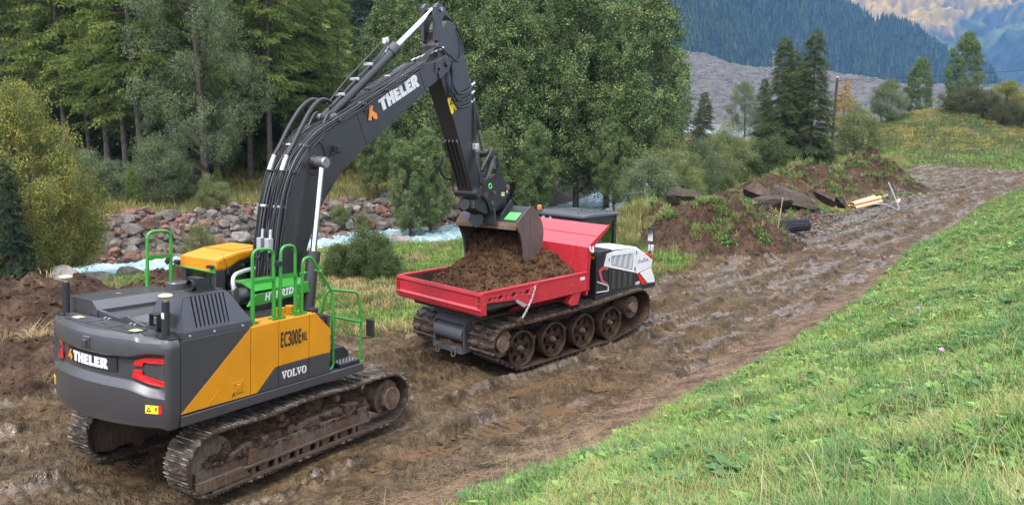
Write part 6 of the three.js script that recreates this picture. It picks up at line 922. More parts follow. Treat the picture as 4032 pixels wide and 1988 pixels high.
plant('young_larch', PR.larchLow[0], at(510, 42), 0.17, 'knee-high young larch on the far bank below the wood', 'tree'); plant('young_larch', PR.larchLow[1], at(850, 46), 0.15, 'small young larch under the shelter', 'tree');
[[1330, 29.6, 0.5, 'left one, close to the boom cylinder'], [1430, 30, 0.7, 'tallest, right of the green hand rail'], [1500, 29.4, 0.5, 'rightmost, with some yellow leaves']].forEach(([u, d, s, w], i) => plant('meadow_bush', PR.bush[i % 2], at(u, d), s, 'leafy bush on the meadow before the river, ' + w, 'bush', 'bushes on the meadow'));
// right: row of conifers, shrubs, pole, hill trees
[[2765, 70, 0.62, 'slim, left of the group'], [3065, 80, 0.93, 'tall, left of the two tops'], [3140, 84, 0.78, 'in the middle of the group'], [3188, 80, 0.97, 'tallest, right next to the utility pole'], [3000, 86, 0.66, 'lowest, at the left of the group'], [3110, 90, 0.86, 'at the back of the group']].forEach(([u, d, s, w], i) => plant('larch_tree', PR.slim[i % 2], at(u, d), s, ('olive-green larch ') + 'by the utility pole, ' + w, 'tree', 'conifers by the pole'));
plant('aspen_tree', PR.greyTree[0], at(2930, 84), 0.7, 'pale birch-like tree left of the conifers by the pole', 'tree');
plant('golden_larch', PR.gold[0], at(3315, 105), 1.0, 'small golden autumn larch right of the utility pole', 'tree'); plant('golden_larch', PR.gold[0], at(2710, 78), 0.75, 'small yellow larch left of the conifers', 'tree');
[[2560, 44, 0.9, 'at the foot of the last aspen'], [2640, 50, 1.15, 'tall one right of the aspens'], [2700, 46, 0.8, 'pale one above the dry grass'], [2740, 56, 1.0, 'below the slim larch'], [2820, 60, 1.0, 'second from the slim larch'], [2880, 66, 1.25, 'left of the bright green bush']].forEach(([u, d, s, w], i) => plant('scrub_willow', i % 3 ? PR.willow[i % 2] : PR.greyBush[0], at(u, d), s, 'willow scrub beyond the soil mound, ' + w, 'bush', 'scrub beyond the mound'));
plant('green_bush', PR.bush[0], at(3020, 66), 1.35, 'bright green bush in front of the conifers by the pole', 'bush'); plant('green_bush', PR.willow[1], at(3370, 92), 1.5, 'pale green bush right of the utility pole', 'bush'); plant('green_bush', PR.greyBush[0], at(3480, 104), 1.3, 'grey-green bush at the left foot of the grassy hill', 'bush');
plant('hill_poplar', PR.aspen[0], at(3595, 122), 0.68, 'left one of two green trees standing behind the grassy hill', 'tree'); plant('hill_poplar', PR.aspen[1], at(3760, 122), 0.82, 'right, taller one of two green trees behind the grassy hill', 'tree');
plant('heath_scrub', PR.heath[0], at(3800, 101), 0.85, 'brown-green scrub lying on top of the grassy hill', 'bush'); plant('heath_scrub', PR.heath[0], at(3960, 98), 0.75, 'scrub on the hill at the right edge', 'bush');
plant('golden_bush', PR.olive[0], at(3945, 104), 0.72, 'yellow-green bush standing on the hill at the right edge', 'bush');

// ---------- grass and weeds ----------
function tuft(seed, n, h, spread, w, lean) {
  const q = mulberry(seed), P = [];
  for (let i = 0; i < n; i++) {
    const a = q() * 6.283, r = spread * Math.sqrt(q()), x = r * Math.cos(a), z = r * Math.sin(a), b = q() * 6.283, L = h * (0.45 + 0.75 * q()), dx = Math.cos(b) * lean * L * (0.3 + q()), dz = Math.sin(b) * lean * L * (0.3 + q()), sx = -Math.sin(b + 0.6 * q()) * w, sz = Math.cos(b) * w;
    const mx = x + dx * 0.42, mz = z + dz * 0.42, my = L * 0.6; P.push(x - sx, 0, z - sz, x + sx, 0, z + sz, mx + sx * 0.8, my, mz + sz * 0.8, x - sx, 0, z - sz, mx + sx * 0.8, my, mz + sz * 0.8, mx - sx * 0.8, my, mz - sz * 0.8, mx - sx * 0.8, my, mz - sz * 0.8, mx + sx * 0.8, my, mz + sz * 0.8, x + dx, L * (1 - 0.25 * lean * q()), z + dz);
  }
  return rawGeo(P);
}
function rosette(seed, n, L, w, rise) { // broad meadow leaves from one root
  const q = mulberry(seed), P = [];
  for (let i = 0; i < n; i++) { const a = i / n * 6.283 + q(), l = L * (0.6 + 0.6 * q()), r = rise * (0.4 + q()), c = Math.cos(a), s = Math.sin(a), ww = w * (0.7 + 0.5 * q()), p = (u, k, e = 0) => [c * l * u - s * ww * k, l * (r * u - 0.5 * r * u * u) + e, s * l * u + c * ww * k]; const A = p(0.02, 0), B = p(0.5, 0.5, 0.012), C = p(0.5, 0), D = p(0.5, -0.5, 0.012), E = p(1, 0); P.push(...A, ...B, ...C, ...A, ...C, ...D, ...B, ...E, ...C, ...C, ...E, ...D); }
  return rawGeo(P);
}
function scatter(name, label, geo, m, n, where, s0, s1, pal, tiltTo = true) {
  const im = new THREE.InstancedMesh(geo, m, n); im.name = name; tag(im, label, 'grass', null, 'stuff'); let i = 0, tries = 0; const e = new THREE.Euler();
  while (i < n && tries++ < n * 10) { const p = where(); if (!p) continue; const s = R(s0, s1) * (p[3] || 1); M4.compose(V(p[0], p[1], p[2]), Q4.setFromEuler(e.set(R(-0.15, 0.15), R(0, 6.28), R(-0.15, 0.15))), S4.set(s, s * R(0.75, 1.25), s)); im.setMatrixAt(i, M4); const c = p[4] || pal[Math.floor(rnd() * pal.length)], k = R(0.75, 1.25); im.setColorAt(i, lin(c[0] * k, c[1] * k, c[2] * k)); i++; }
  im.count = i; im.castShadow = im.receiveShadow = true; scene.add(im); return im;
}
const isGrass = (x, z) => { const [t, n] = tn(x, z); return zone(x, z, t, n, curve(toeN, t), curve(leftN, t)) === 0; };
const G = { fresh: [[0.165, 0.265, 0.05], [0.21, 0.31, 0.064], [0.125, 0.21, 0.048], [0.26, 0.34, 0.09]], dry: [[0.38, 0.3, 0.13], [0.45, 0.36, 0.17], [0.32, 0.26, 0.11]], mixd: [[0.12, 0.19, 0.05], [0.16, 0.2, 0.055], [0.25, 0.23, 0.08], [0.1, 0.16, 0.045]], weed: [[0.12, 0.25, 0.045], [0.17, 0.31, 0.055], [0.1, 0.21, 0.07], [0.24, 0.38, 0.1]], yellow: [[0.3, 0.27, 0.06], [0.24, 0.24, 0.06], [0.36, 0.3, 0.08]] };
// foreground bank: density follows nearness so that blades stay fine where they are large
const bankSpot = (minD, maxD) => () => { const d = minD * Math.pow(maxD / minD, rnd()), u = R(-0.75, 0.78), x = u * d, z = -d, [t, n] = tn(x, z); if (n < curve(toeN, t) + 0.1 || n > 5 || !isGrass(x, z)) return null; const k = N2(x * 0.42, z * 0.42) + 0.6 * N2(x * 1.3, z * 1.3) + R(-0.35, 0.35), c = pick(k > 0.55 ? [[0.3, 0.3, 0.1], [0.24, 0.3, 0.085], [0.34, 0.32, 0.14]] : k < -0.45 ? [[0.1, 0.19, 0.055], [0.085, 0.17, 0.05], [0.13, 0.22, 0.06]] : G.fresh); return [x, height(x, z, false) - 0.015, z, k < -0.45 ? 1.25 : 1, c]; };
const edge = (x, z) => { const [t, n] = tn(x, z); return n - curve(toeN, t); };
for (let k = 0; k < 3; k++) scatter('bank_grass', ['fine green grass on the bank in the foreground', 'taller green grass in the foreground bank', 'pale green grass mixed into the foreground bank'][k], tuft(30 + k, 26, [0.1, 0.17, 0.12][k], 0.13, 0.0032, [0.7, 0.8, 1.0][k]), LM.blade, [34000, 9000, 20000][k], bankSpot(3.4, 75), 0.8, 1.35, k === 2 ? [[0.25, 0.38, 0.1], [0.3, 0.4, 0.12], [0.2, 0.34, 0.08]] : G.fresh);
scatter('bank_straw', 'dry straw-coloured blades among the foreground grass', tuft(40, 9, 0.22, 0.1, 0.0026, 1.1), LM.blade, 12000, () => { const p = bankSpot(3.4, 60)(); if (!p || N2(p[0] * 0.9, p[2] * 0.9) + 0.6 * N2(p[0] * 2.7, p[2] * 2.7) < 0.1) return null; p[4] = null; return p; }, 0.6, 1.2, [[0.36, 0.32, 0.14], [0.42, 0.36, 0.18], [0.3, 0.3, 0.12]]);
scatter('bank_weeds', 'broad leaved weeds in the foreground bank', rosette(50, 8, 0.12, 0.055, 0.9), LM.blade, 16000, () => { const p = bankSpot(3.2, 45)(); if (!p || N2(p[0] * 0.7 + 4, p[2] * 0.7) < -0.15) return null; p[4] = null; return p; }, 0.6, 1.9, G.weed);
scatter('bank_clover', 'small round clover leaves in the foreground bank', leafClump(52, 22, 0.1, 0.035, 0.95), LM.blade, 16000, () => { const p = bankSpot(3.2, 40)(); if (!p || N2(p[0] * 0.9 - 4, p[2] * 0.9) < 0) return null; p[1] += 0.05; p[4] = null; return p; }, 0.7, 1.4, G.weed);
scatter('edge_weeds', 'upright dock leaves along the top of the soil strip', rosette(51, 7, 0.13, 0.05, 1.3), LM.blade, 1300, () => { const p = bankSpot(6, 50)(); if (!p) return null; const [t, n] = tn(p[0], p[2]), e = n - curve(toeN, t) - curve(stripW, t); p[4] = null; return e < 0.5 + 0.4 * rnd() ? p : null; }, 0.7, 1.35, G.weed);
scatter('bank_plantain', 'dark flat rosettes of plantain in the foreground bank', rosette(53, 9, 0.15, 0.075, 0.55), LM.blade, 3500, () => { const p = bankSpot(3.2, 40)(); if (!p || N2(p[0] * 0.6 - 9, p[2] * 0.6) < 0.25) return null; p[4] = null; return p; }, 0.7, 1.7, [[0.085, 0.19, 0.05], [0.07, 0.16, 0.055], [0.11, 0.22, 0.05]]);
scatter('bank_stalks', 'thin dry flower stalks standing in the foreground bank', tuft(54, 3, 0.42, 0.12, 0.002, 0.6), LM.blade, 1400, () => { const p = bankSpot(3.4, 40)(); if (p) p[4] = null; return p; }, 0.6, 1.2, [[0.34, 0.27, 0.14], [0.4, 0.33, 0.18], [0.2, 0.25, 0.08]]);
scatter('loose_straw', 'scattered cut straw lying on the bare soil strip', new THREE.CylinderGeometry(0.0022, 0.0018, 0.2, 4).rotateZ(1.45), LM.blade, 5000, () => { const t = -6 + 40 * rnd() * rnd() + 4 * rnd(), n = curve(toeN, t) + R(-0.5, 1.6), [x, z] = xz(t, n); return N2(x * 0.8, z * 0.8) > -0.2 ? [x, height(x, z) + 0.012, z, 1] : null; }, 0.5, 1.4, [[0.42, 0.3, 0.16], [0.36, 0.26, 0.14], [0.3, 0.22, 0.12]]);
// meadow, river banks, wood floor, knoll
const meadowSpot = (t0, t1, n0, n1) => () => { const t = R(t0, t1), n = R(n0, n1), [x, z] = xz(t, n); if (!isGrass(x, z) || Math.hypot(x - 0.5, z + 20.3) < 2.6) return null; return [x, height(x, z, false) - 0.02, z, 1]; };
scatter('meadow_grass', 'mown green and straw coloured grass of the riverside meadow', tuft(60, 22, 0.16, 0.2, 0.006, 0.7), LM.blade, 26000, () => { const p = meadowSpot(-14, 60, -33, -14)(); if (!p) return null; const dry = N2(p[0] * 0.25 + 2, p[2] * 0.25) + 0.4 * N2(p[0] * 1.1, p[2] * 1.1); p[4] = pick(dry > 0.5 ? G.dry : dry > 0.05 ? G.mixd : G.fresh); return p; }, 0.8, 1.5, G.mixd);
scatter('bank_herbs', 'rough green herbs along the near river bank', leafClump(61, 40, 0.28, 0.07, 0.55), LM.leaf, 3200, () => { const t = R(-5, 60), n = curve(nearN, t) + R(2.2, 7.5), [x, z] = xz(t, n); return [x, height(x, z, false) + 0.06, z, 1]; }, 0.4, 0.95, [[0.07, 0.13, 0.035], [0.1, 0.16, 0.045], [0.16, 0.17, 0.05]]);
scatter('tall_grass', 'tall dry grass on the river banks and around the mounds', tuft(62, 24, 0.55, 0.22, 0.007, 0.6), LM.blade, 9000, () => { const k = rnd(); let x, z; if (k < 0.35) { const t = R(-8, 45), n = curve(farN, t) - R(2.6, 8); [x, z] = xz(t, n); } else if (k < 0.7) { const h = pick([humps[0], humps[2], humps[2], humps[2], humps[3]]); x = h[0] + R(-3.2, 3.2); z = h[1] + R(-3, 3); if (h !== humps[2] && rnd() > 0.3) return null; } else { const t = R(30, 95), n = curve(leftN, t) - R(0.5, 9); [x, z] = xz(t, n); if (N2(x * 0.2, z * 0.2) < 0) return null; } if (!isGrass(x, z)) return null; return [x, height(x, z, false) - 0.03, z, 1]; }, 0.6, 1.25, [[0.3, 0.27, 0.1], [0.36, 0.31, 0.13], [0.24, 0.25, 0.08], [0.18, 0.22, 0.06]]);
scatter('wood_floor', 'yellowish undergrowth on the floor of the riverside wood', tuft(63, 20, 0.45, 0.35, 0.012, 0.6), LM.blade, 9000, () => { const t = R(-15, 80), n = curve(farN, t) - R(3.2, 30), [x, z] = xz(t, n); return [x, height(x, z, false) - 0.03, z, 1]; }, 0.7, 1.5, [[0.2, 0.19, 0.05], [0.26, 0.22, 0.06], [0.12, 0.15, 0.045], [0.3, 0.23, 0.07]]);
scatter('knoll_grass', 'green and yellow grass on the knoll beyond the road', tuft(64, 16, 0.4, 0.7, 0.03, 0.7), LM.blade, 20000, () => { const x = R(10, 100), z = -R(48, 125), [t, n] = tn(x, z); if (n < -44 || !isGrass(x, z)) return null; const hl = hillAt(x, z), k = N2(x * 0.1, z * 0.1) + 0.5 * N2(x * 0.35, z * 0.35); return [x, height(x, z, false) - 0.05, z, 0.4 + 0.6 * sm(50, 90, -z), pick(hl > 1.2 ? (k > 0.05 ? G.yellow : G.mixd) : (k > 0.3 ? G.mixd : G.fresh))]; }, 0.45, 0.9, G.fresh);
scatter('mound_weeds', 'green weeds growing on the soil mounds beside the road', leafClump(65, 40, 0.22, 0.1, 0.7), LM.leaf, 330, () => { const h = pick([humps[0], humps[3], humps[4], humps[5]]), x = h[0] + R(-3, 3), z = h[1] + R(-2.6, 2.6); if (humpAt(x, z)[0] < 0.5 || N2(x * 0.75 + 3, z * 0.75) < 0.3) return null; return [x, height(x, z) + 0.06, z, 1]; }, 0.6, 1.3, [[0.08, 0.2, 0.04], [0.1, 0.23, 0.045], [0.06, 0.15, 0.04]]);
scatter('mound_turf', 'turf edges hanging over the soil mounds', tuft(66, 24, 0.3, 0.2, 0.007, 1.0), LM.blade, 1500, () => { const h = pick(humps.slice(0, 6)), x = h[0] + R(-3, 3), z = h[1] + R(-2.6, 2.6); if (humpAt(x, z)[0] < 0.7 || N2(x * 0.75 + 3, z * 0.75) < 0.15) return null; return [x, height(x, z) - 0.02, z, 1]; }, 0.6, 1.3, [[0.12, 0.2, 0.05], [0.2, 0.22, 0.07], [0.3, 0.26, 0.1]]);
scatter('dead_tufts', 'dry grass roots hanging from the dug soil on the left', tuft(67, 26, 0.34, 0.14, 0.006, 1.3), LM.blade, 110, () => { const x = R(-15, -6.5), z = -R(13, 24.5), [t, n] = tn(x, z); if (N2(x * 0.6, z * 0.6) < 0.25 || n > -15) return null; return [x, height(x, z) - 0.03, z, 1]; }, 0.6, 1.4, [[0.3, 0.22, 0.11], [0.36, 0.27, 0.14]]);
// clods and stones on the mud
{
  const geo = lumpy(new THREE.IcosahedronGeometry(0.5, 1), 0.35, 2.4, 2).scale(1, 0.55, 1);
  scatter('mud_clods', 'small clods and crumbs of mud on the churned road', geo, MT.mud, 9000, () => { const k = rnd(), t = k < 0.8 ? R(-8, 30) : R(30, 60), n = curve(toeN, t) - R(-0.2, t < 8 ? 14 : 7), [x, z] = xz(t, n); if (N2(x * 0.9, z * 0.9) + 0.3 * rnd() < -0.1) return null; return [x, height(x, z) - 0.006, z, 0.3 + 1.2 * Math.pow(rnd(), 4)]; }, 0.025, 0.065, [[1.3, 1.3, 1.25], [1.5, 1.45, 1.4], [1.1, 1.1, 1.05]]).userData.category = 'mud';
  scatter('soil_clods', 'crumbled clods on the heaps of dug soil', geo, MT.soil, 7000, () => { const h = pick(humps), x = h[0] + R(-3.6, 3.6), z = h[1] + R(-3, 3), [t, n] = tn(x, z); if (zone(x, z, t, n, curve(toeN, t), curve(leftN, t)) !== 3) return null; return [x, height(x, z) + 0.01, z, 0.4 + 1.8 * Math.pow(rnd(), 4)]; }, 0.05, 0.11, [[1, 1, 1], [1.2, 1.15, 1.1], [0.8, 0.8, 0.8]]).userData.category = 'soil';
}
// ---------- stones ----------
const rockM = [[0.19, 0.165, 0.15], [0.24, 0.225, 0.215], [0.215, 0.125, 0.095], [0.28, 0.15, 0.115], [0.155, 0.14, 0.13], [0.3, 0.275, 0.26]].map((c) => mat(lin(...c), 0.85, { map: T.rockCol, bumpMap: T.rockBump, bumpScale: 0.02 }));
const stoneG = Array.from({ length: 10 }, (_, i) => { const g = join(boulder(i + 1, 0.72, 3)); g.userData.done = 1; return g; });
function stone(name, parent, x, y, z, s, k, tw = 0.35) { const m = new THREE.Mesh(stoneG[Math.floor(rnd() * 10)], rockM[k]); m.name = parent === scene ? numbered(name) : name; m.position.set(x, y, z); m.rotation.set(R(-tw, tw), R(0, 6.28), R(-tw, tw)); m.scale.set(s * R(0.9, 1.35), s * R(0.85, 1.15), s * R(0.8, 1.1)); m.castShadow = m.receiveShadow = true; parent.add(m); return m; }
const colour = () => { const k = rnd(); return k < 0.24 ? 0 : k < 0.46 ? 1 : k < 0.68 ? 2 : k < 0.8 ? 3 : k < 0.93 ? 4 : 5; };
{
  const bank = grp('boulder_revetment'); tag(bank, 'steep bank of piled grey and reddish boulders along the far side of the river', 'boulders');
  let c = 0; for (let t = 4; t < 37 && c < 298; t += 0.74) for (let r = 0; r < 7 && c < 298; r++) { const fn = curve(farN, t), n = fn + 0.25 - r * 0.56 + R(-0.2, 0.2), [x, z] = xz(t + (r % 2) * 0.42 + R(-0.2, 0.2), n); if ((r > 4 && rnd() > 0.6) || rnd() > 0.93) continue; stone('boulder', bank, x, height(x, z, false) + R(0.02, 0.18), z, (0.5 + 0.75 * Math.pow(rnd(), 1.6)) * (r < 2 ? 1.2 : 0.95), t < 16 && r > 1 ? pick([2, 3, 0, 4]) : colour()); c++; }
  const fill = new THREE.InstancedMesh(stoneG[3], rockM[0], 2200); fill.name = 'small_stones'; fill.userData.kind = 'stuff'; fill.castShadow = fill.receiveShadow = true;
  for (let i = 0; i < 2200; i++) { const t = R(0, 46), n = curve(farN, t) + R(-3.9, 0.9), [x, z] = xz(t, n), s = R(0.2, 0.5); M4.compose(V(x, height(x, z, false) + 0.07, z), Q4.setFromEuler(E4.set(R(0, 6), R(0, 6), 0)), S4.set(s, s, s)); fill.setMatrixAt(i, M4); fill.setColorAt(i, pick([lin(1, 1, 1), lin(1.3, 0.9, 0.8), lin(0.8, 0.8, 0.85), lin(1.4, 1.35, 1.3)])); }
  bank.add(fill);
}
// single stones lying in and by the water
[[205, 28.3, 1.7, 1, 'broad pale grey boulder in the water at the left, below the red boulders'], [300, 31.8, 1.9, 1, 'large light grey boulder half in the river behind the left antenna mast'], [140, 29.5, 1.2, 4, 'dark boulder at the water edge under the yellow-green bush'], [250, 32.5, 0.9, 5, 'small whitish boulder left of the large light grey one'], [400, 32.6, 1.7, 0, 'brown boulder right of the large light grey one'], [480, 32.8, 1.5, 4, 'dark rounded boulder left of the green rear rail'], [1340, 40.0, 0.8, 5, 'white stone at the water edge right of the boom cylinder'], [1560, 43.2, 1.2, 1, 'grey boulder at the far water edge below the aspens'], [1590, 43.0, 0.9, 5, 'pale boulder standing in the foam below the aspens'], [1520, 43.5, 1.0, 4, 'dark stone at the far water edge']].forEach(([u, d, s, k, lab]) => { const [x, z] = at(u, d), m = stone('river_boulder', scene, x, Math.max(WATER + 0.1, height(x, z, false) + 0.1), z, s, k); tag(m, lab, 'boulder', 'boulders in the river'); });
// slabs between the soil mounds
const slabs = [[2700, 752, 42, 2.6, 4, 'dark rounded slab at the left behind the first soil mound'], [2850, 758, 42, 1.3, 0, 'brown broken rock right of the dark slab'], [2990, 745, 42, 2.9, 0, 'largest tilted brown rock slab, with a pale top face'], [2930, 790, 40.5, 2.4, 4, 'low dark rock lying in front of the tilted slab'], [3020, 812, 39, 2.6, 4, 'flat dark ledge rock at the front'], [3130, 765, 43, 3.4, 4, 'widest dome-shaped grey boulder in the middle'], [3265, 762, 45, 2.2, 0, 'long split rock plank leaning to the right'], [3320, 775, 46, 1.2, 4, 'small leaning rock beside the split plank rock'], [2890, 735, 44, 1.2, 0, 'reddish rock between dark slab and tilted slab']];
const slabG = Array.from({ length: 5 }, (_, i) => { const g = join(boulder(i + 31, 0.8, 3, 17, 0.2, 0.16)); g.userData.done = 1; return g; }), slabM = [[0.115, 0.082, 0.058], [0.085, 0.068, 0.055]].map((c) => mat(lin(...c), 0.85, { map: T.rockCol, bumpMap: T.rockBump, bumpScale: 0.05 }));
slabs.forEach(([u, v, d, s, k, lab], i) => { const [x, z] = at(u, d), y = 5.805 - (v - 432) / 3030 * d, m = stone('rock_slab', scene, x, Math.max(y - 0.15, height(x, z, false) + 0.1), z, s, k, 0.25); m.geometry = slabG[i % 5]; m.material = slabM[k === 4 ? 1 : 0]; m.scale.multiplyScalar(0.95); m.position.y -= 0.12; m.scale.y *= i === 6 ? 0.45 : 0.8; m.scale.z *= 0.8; m.rotation.set(i === 6 ? 0.1 : R(-0.2, 0.2), R(-0.3, 0.3), [0.1, -0.3, -0.45, 0.1, 0.05, 0, -0.5, -0.8, 0.3][i]); tag(m, lab, 'rock', 'rocks between the soil mounds'); });
[[3500, 672, 52, 0.5, 5, 'single white stone on top of the far soil mound']].forEach(([u, v, d, s, k, lab]) => { const [x, z] = at(u, d); tag(stone('white_stone', scene, x, height(x, z) + 0.1, z, s, k), lab, 'stone'); });
// gravel along the cut edge of the road
scatter('gravel', 'grey gravel spilled along the cut edge of the road', stoneG[5], rockM[1], 3500, () => { const t = R(34, 58), n = curve(leftN, t) + R(-0.4, 2.2), [x, z] = xz(t, n); return [x, height(x, z), z, 1]; }, 0.05, 0.16, [[1, 1, 1], [0.75, 0.75, 0.8], [1.2, 1.2, 1.2]]).userData.category = 'gravel';
// ---------- small things ----------
const setAt = (g, u, d, dy = 0) => { const [x, z] = at(u, d); g.position.set(x, height(x, z) + dy, z); return g; };
{ // roll of black drainage mat
  const g = setAt(grp('mat_roll'), 3115, 36.0, 0.22); tag(g, 'rolled black plastic drainage mat lying beside the road', 'roll'); g.rotation.y = 0.42; g.scale.set(1.3, 1.15, 1.15);
  const s = []; for (let i = 0; i < 150; i++) { const a = i * 0.22, r = 0.06 + 0.0048 * i * (0.22); s.push([r * 1.15 * Math.cos(a) * (1 + 0.02 * N2(i, 1)), r * 1.15 * Math.sin(a)]); }
  const inner = s.map(([x, y]) => [x * 0.93, y * 0.93]).reverse(); obj('rolled_sheet', prism([...s, ...inner], -0.95, 0.95, 0).rotateY(Math.PI / 2), MT.rubber, g);
  for (let i = 0; i < 16; i++) { const a = i / 16 * 6.283; obj('rib', rod([-0.95, 0.245 * Math.sin(a), 0.245 * Math.cos(a)], [0.95, 0.245 * Math.sin(a + 0.05), 0.245 * Math.cos(a + 0.05)], 0.022, 0.022, 6), MT.black, g); }
}
{ const g = setAt(grp('marker_stake'), 3076, 34.6, -0.1); tag(g, 'thin bare wooden stake stuck in the ground beside the black roll', 'stake'); g.rotation.z = -0.11; obj('stake_pole', [rod([0, 0, 0], [0, 1.52, 0], 0.03, 0.026, 8), rod([0, 1.52, 0], [0, 1.55, 0], 0.026, 0.018, 8)], MT.wood, g); }
{ const tan = mat(lin(0.62, 0.36, 0.2), 0.5); const defs = [[0, 0, 0, 'lower left'], [0.27, 0, 0.02, 'lower middle'], [0.54, 0, -0.02, 'lower right'], [0.14, 0.235, 0.05, 'upper left'], [0.41, 0.235, -0.04, 'upper right']];
  defs.forEach(([z, y, a, w]) => { const g = setAt(grp('drain_pipe'), 3400, 49.5, 0.12); g.position.y = height(...at(3400, 49.5)) + 0.18 + y; g.position.x += z * 0.5; g.position.z += z * 0.85; g.rotation.set(0, 0.7 + a, 0.05); g.scale.set(1.3, 1.1, 1.1); tag(g, 'orange-tan plastic drain pipe, ' + w + ' one of the bundle of five', 'pipe', 'bundle of drain pipes'); const pts = [[0.1, -1.35], [0.12, -1.35], [0.125, -1.2], [0.112, -1.18], [0.11, 1.3], [0.095, 1.3], [0.095, -1.2]].map((p) => new THREE.Vector2(...p)); obj('pipe_wall', new THREE.LatheGeometry(pts, 20).rotateZ(Math.PI / 2), tan, g); });
  const g = setAt(grp('drain_pipe'), 3548, 50.5, 0.15); g.rotation.set(0, 0.95, 0.12); tag(g, 'short orange-tan plastic pipe lying right of the pipe bundle', 'pipe'); obj('pipe_wall', new THREE.LatheGeometry([[0.1, -0.45], [0.12, -0.45], [0.12, 0.45], [0.1, 0.45]].map((p) => new THREE.Vector2(...p)), 20).rotateZ(Math.PI / 2), tan, g);
}
{ const o = at(3535, 49.2), y = height(...o), g = grp('drain_hose'); tag(g, 'grey flexible hose bent in a sharp loop on the cut bank', 'hose'); const p = (u, v, d) => { const [x, z] = at(u, d); return [x, 5.805 - (v - 432) / 3030 * d * 1.0, z]; }; obj('hose_tube', tube([p(3505, 715, 50), p(3530, 765, 49.4), p(3548, 805, 49), p(3556, 820, 48.8), p(3545, 824, 48.7), p(3520, 812, 48.8), p(3490, 802, 49), p(3455, 803, 49.2)], 0.045, 60, 8), mat(lin(0.2, 0.21, 0.23), 0.45), g); }
{ // utility pole and wires
  const g = grp('utility_pole'), [x, z] = at(3270, 82), y = height(x, z, false) - 0.3; g.position.set(x, y, z); g.rotation.z = -0.02; const top = 5.805 + (432 - 308) / 3030 * 82 - y; tag(g, 'weathered wooden utility pole on the green rise', 'pole');
  obj('pole_shaft', rod([0, 0, 0], [0, top, 0], 0.16, 0.12, 14), MT.poleWood, g); obj('pole_cap', rod([0, top, 0], [0, top + 0.06, 0], 0.14, 0.1, 12), MT.silver, g); obj('insulator', [rod([0.1, top - 0.35, 0.05], [0.3, top - 0.35, 0.05], 0.02), rod([0.3, top - 0.4, 0.05], [0.3, top - 0.22, 0.05], 0.05, 0.04, 10)], MT.greyDark, g);
  const A = [x + 0.3 + 0.02 * top, y + top - 0.3, z + 0.05], w1 = at(4150, 66), w2 = at(2640, 66);
  const wire = (B, sag, lab) => { const P = []; for (let i = 0; i <= 20; i++) { const u = i / 20; P.push([mix(A[0], B[0], u), mix(A[1], B[1], u) - sag * 4 * u * (1 - u), mix(A[2], B[2], u)]); } tag(obj('overhead_wire', tube(P, 0.022, 60, 6), MT.black), lab, 'wire', 'wires on the utility pole'); };
  wire([w1[0], 5.805 + (432 - 270) / 3030 * 66, w1[1]], 0.1, 'black overhead wire running from the pole to the right'); wire([w2[0], 5.805 - (452 - 432) / 3030 * 66, w2[1]], 0.25, 'black overhead wire dropping from the pole to the left');
  tag(obj('stay_wire', rod([A[0] - 0.4, A[1], A[2]], [...((p) => [p[0], height(p[0], p[1], false), p[1]])(at(3140, 74))], 0.007, 0.007, 5), MT.black), 'thin stay wire slanting from the pole to the ground', 'wire');
}
{ // open wooden shelter among the trees
  const [x, z] = at(915, 66), g = grp('wooden_shelter'), y = height(x, z, false); g.position.set(x, y - 0.1, z); g.rotation.y = 0.3; tag(g, 'small open wooden shelter with a sloping dark roof among the larches', 'shelter');
  for (const [a, b] of [[-0.75, -0.6], [0.75, -0.6], [-0.75, 0.6], [0.75, 0.6]]) obj('post', span(a - 0.07, a + 0.07, 0, 2.4 + (a < 0 ? 0.16 : 0), b - 0.07, b + 0.07), MT.poleWood, g);
  for (let i = 0; i < 8; i++) obj('roof_board', rbox(2.5, 0.05, 0.24, 0, 2.6, -0.9 + i * 0.25, 0.01).rotateZ(-0.11), mat(lin(0.16, 0.15, 0.15), 0.8), g);
  obj('beam', span(-1.1, 1.1, 2.4, 2.52, -0.64, -0.56), MT.poleWood, g); obj('beam', span(-1.1, 1.1, 2.4, 2.52, 0.56, 0.64), MT.poleWood, g);
}
{ const [x, z] = at(686, 70), g = grp('mast'), y = height(x, z, false); g.position.set(x, y, z); tag(g, 'tall pale bluish mast standing behind the larches on the left', 'mast'); const m = mat(lin(0.5, 0.56, 0.66), 0.5); for (let i = 0; i < 6; i++) obj('mast_section', rod([0, i * 3.6, 0], [0, i * 3.6 + 3.55, 0], 0.3 - i * 0.02, 0.29 - i * 0.02, 20), m, g); for (let i = 1; i < 6; i++) obj('flange', rod([0, i * 3.6 - 0.05, 0], [0, i * 3.6 + 0.04, 0], 0.36 - i * 0.02, 0.36 - i * 0.02, 20), m, g); }
// flowers on the bank
[[3662, 1233, 9.6, lin(0.3, 0.2, 0.42), 'single violet scabious flower head standing in the bank grass'], [3772, 1408, 7.6, lin(0.6, 0.28, 0.42), 'single pink clover flower in the bank grass at the right']].forEach(([u, v, d, c, lab]) => { const [x, z] = at(u, d), y = 5.805 - (v - 432) / 3030 * d, y0 = height(x, z, false), g = grp('meadow_flower'); g.position.set(x, Math.max(y0, y - 0.25), z); tag(g, lab, 'flower'); obj('stem', rod([0, 0, 0], [0, 0.26, 0], 0.003, 0.003, 5), mat(lin(0.1, 0.2, 0.05), 0.7), g); obj('flower_head', lumpy(new THREE.IcosahedronGeometry(0.022, 2), 0.015, 90), mat(c, 0.7), g).position.y = 0.27; });
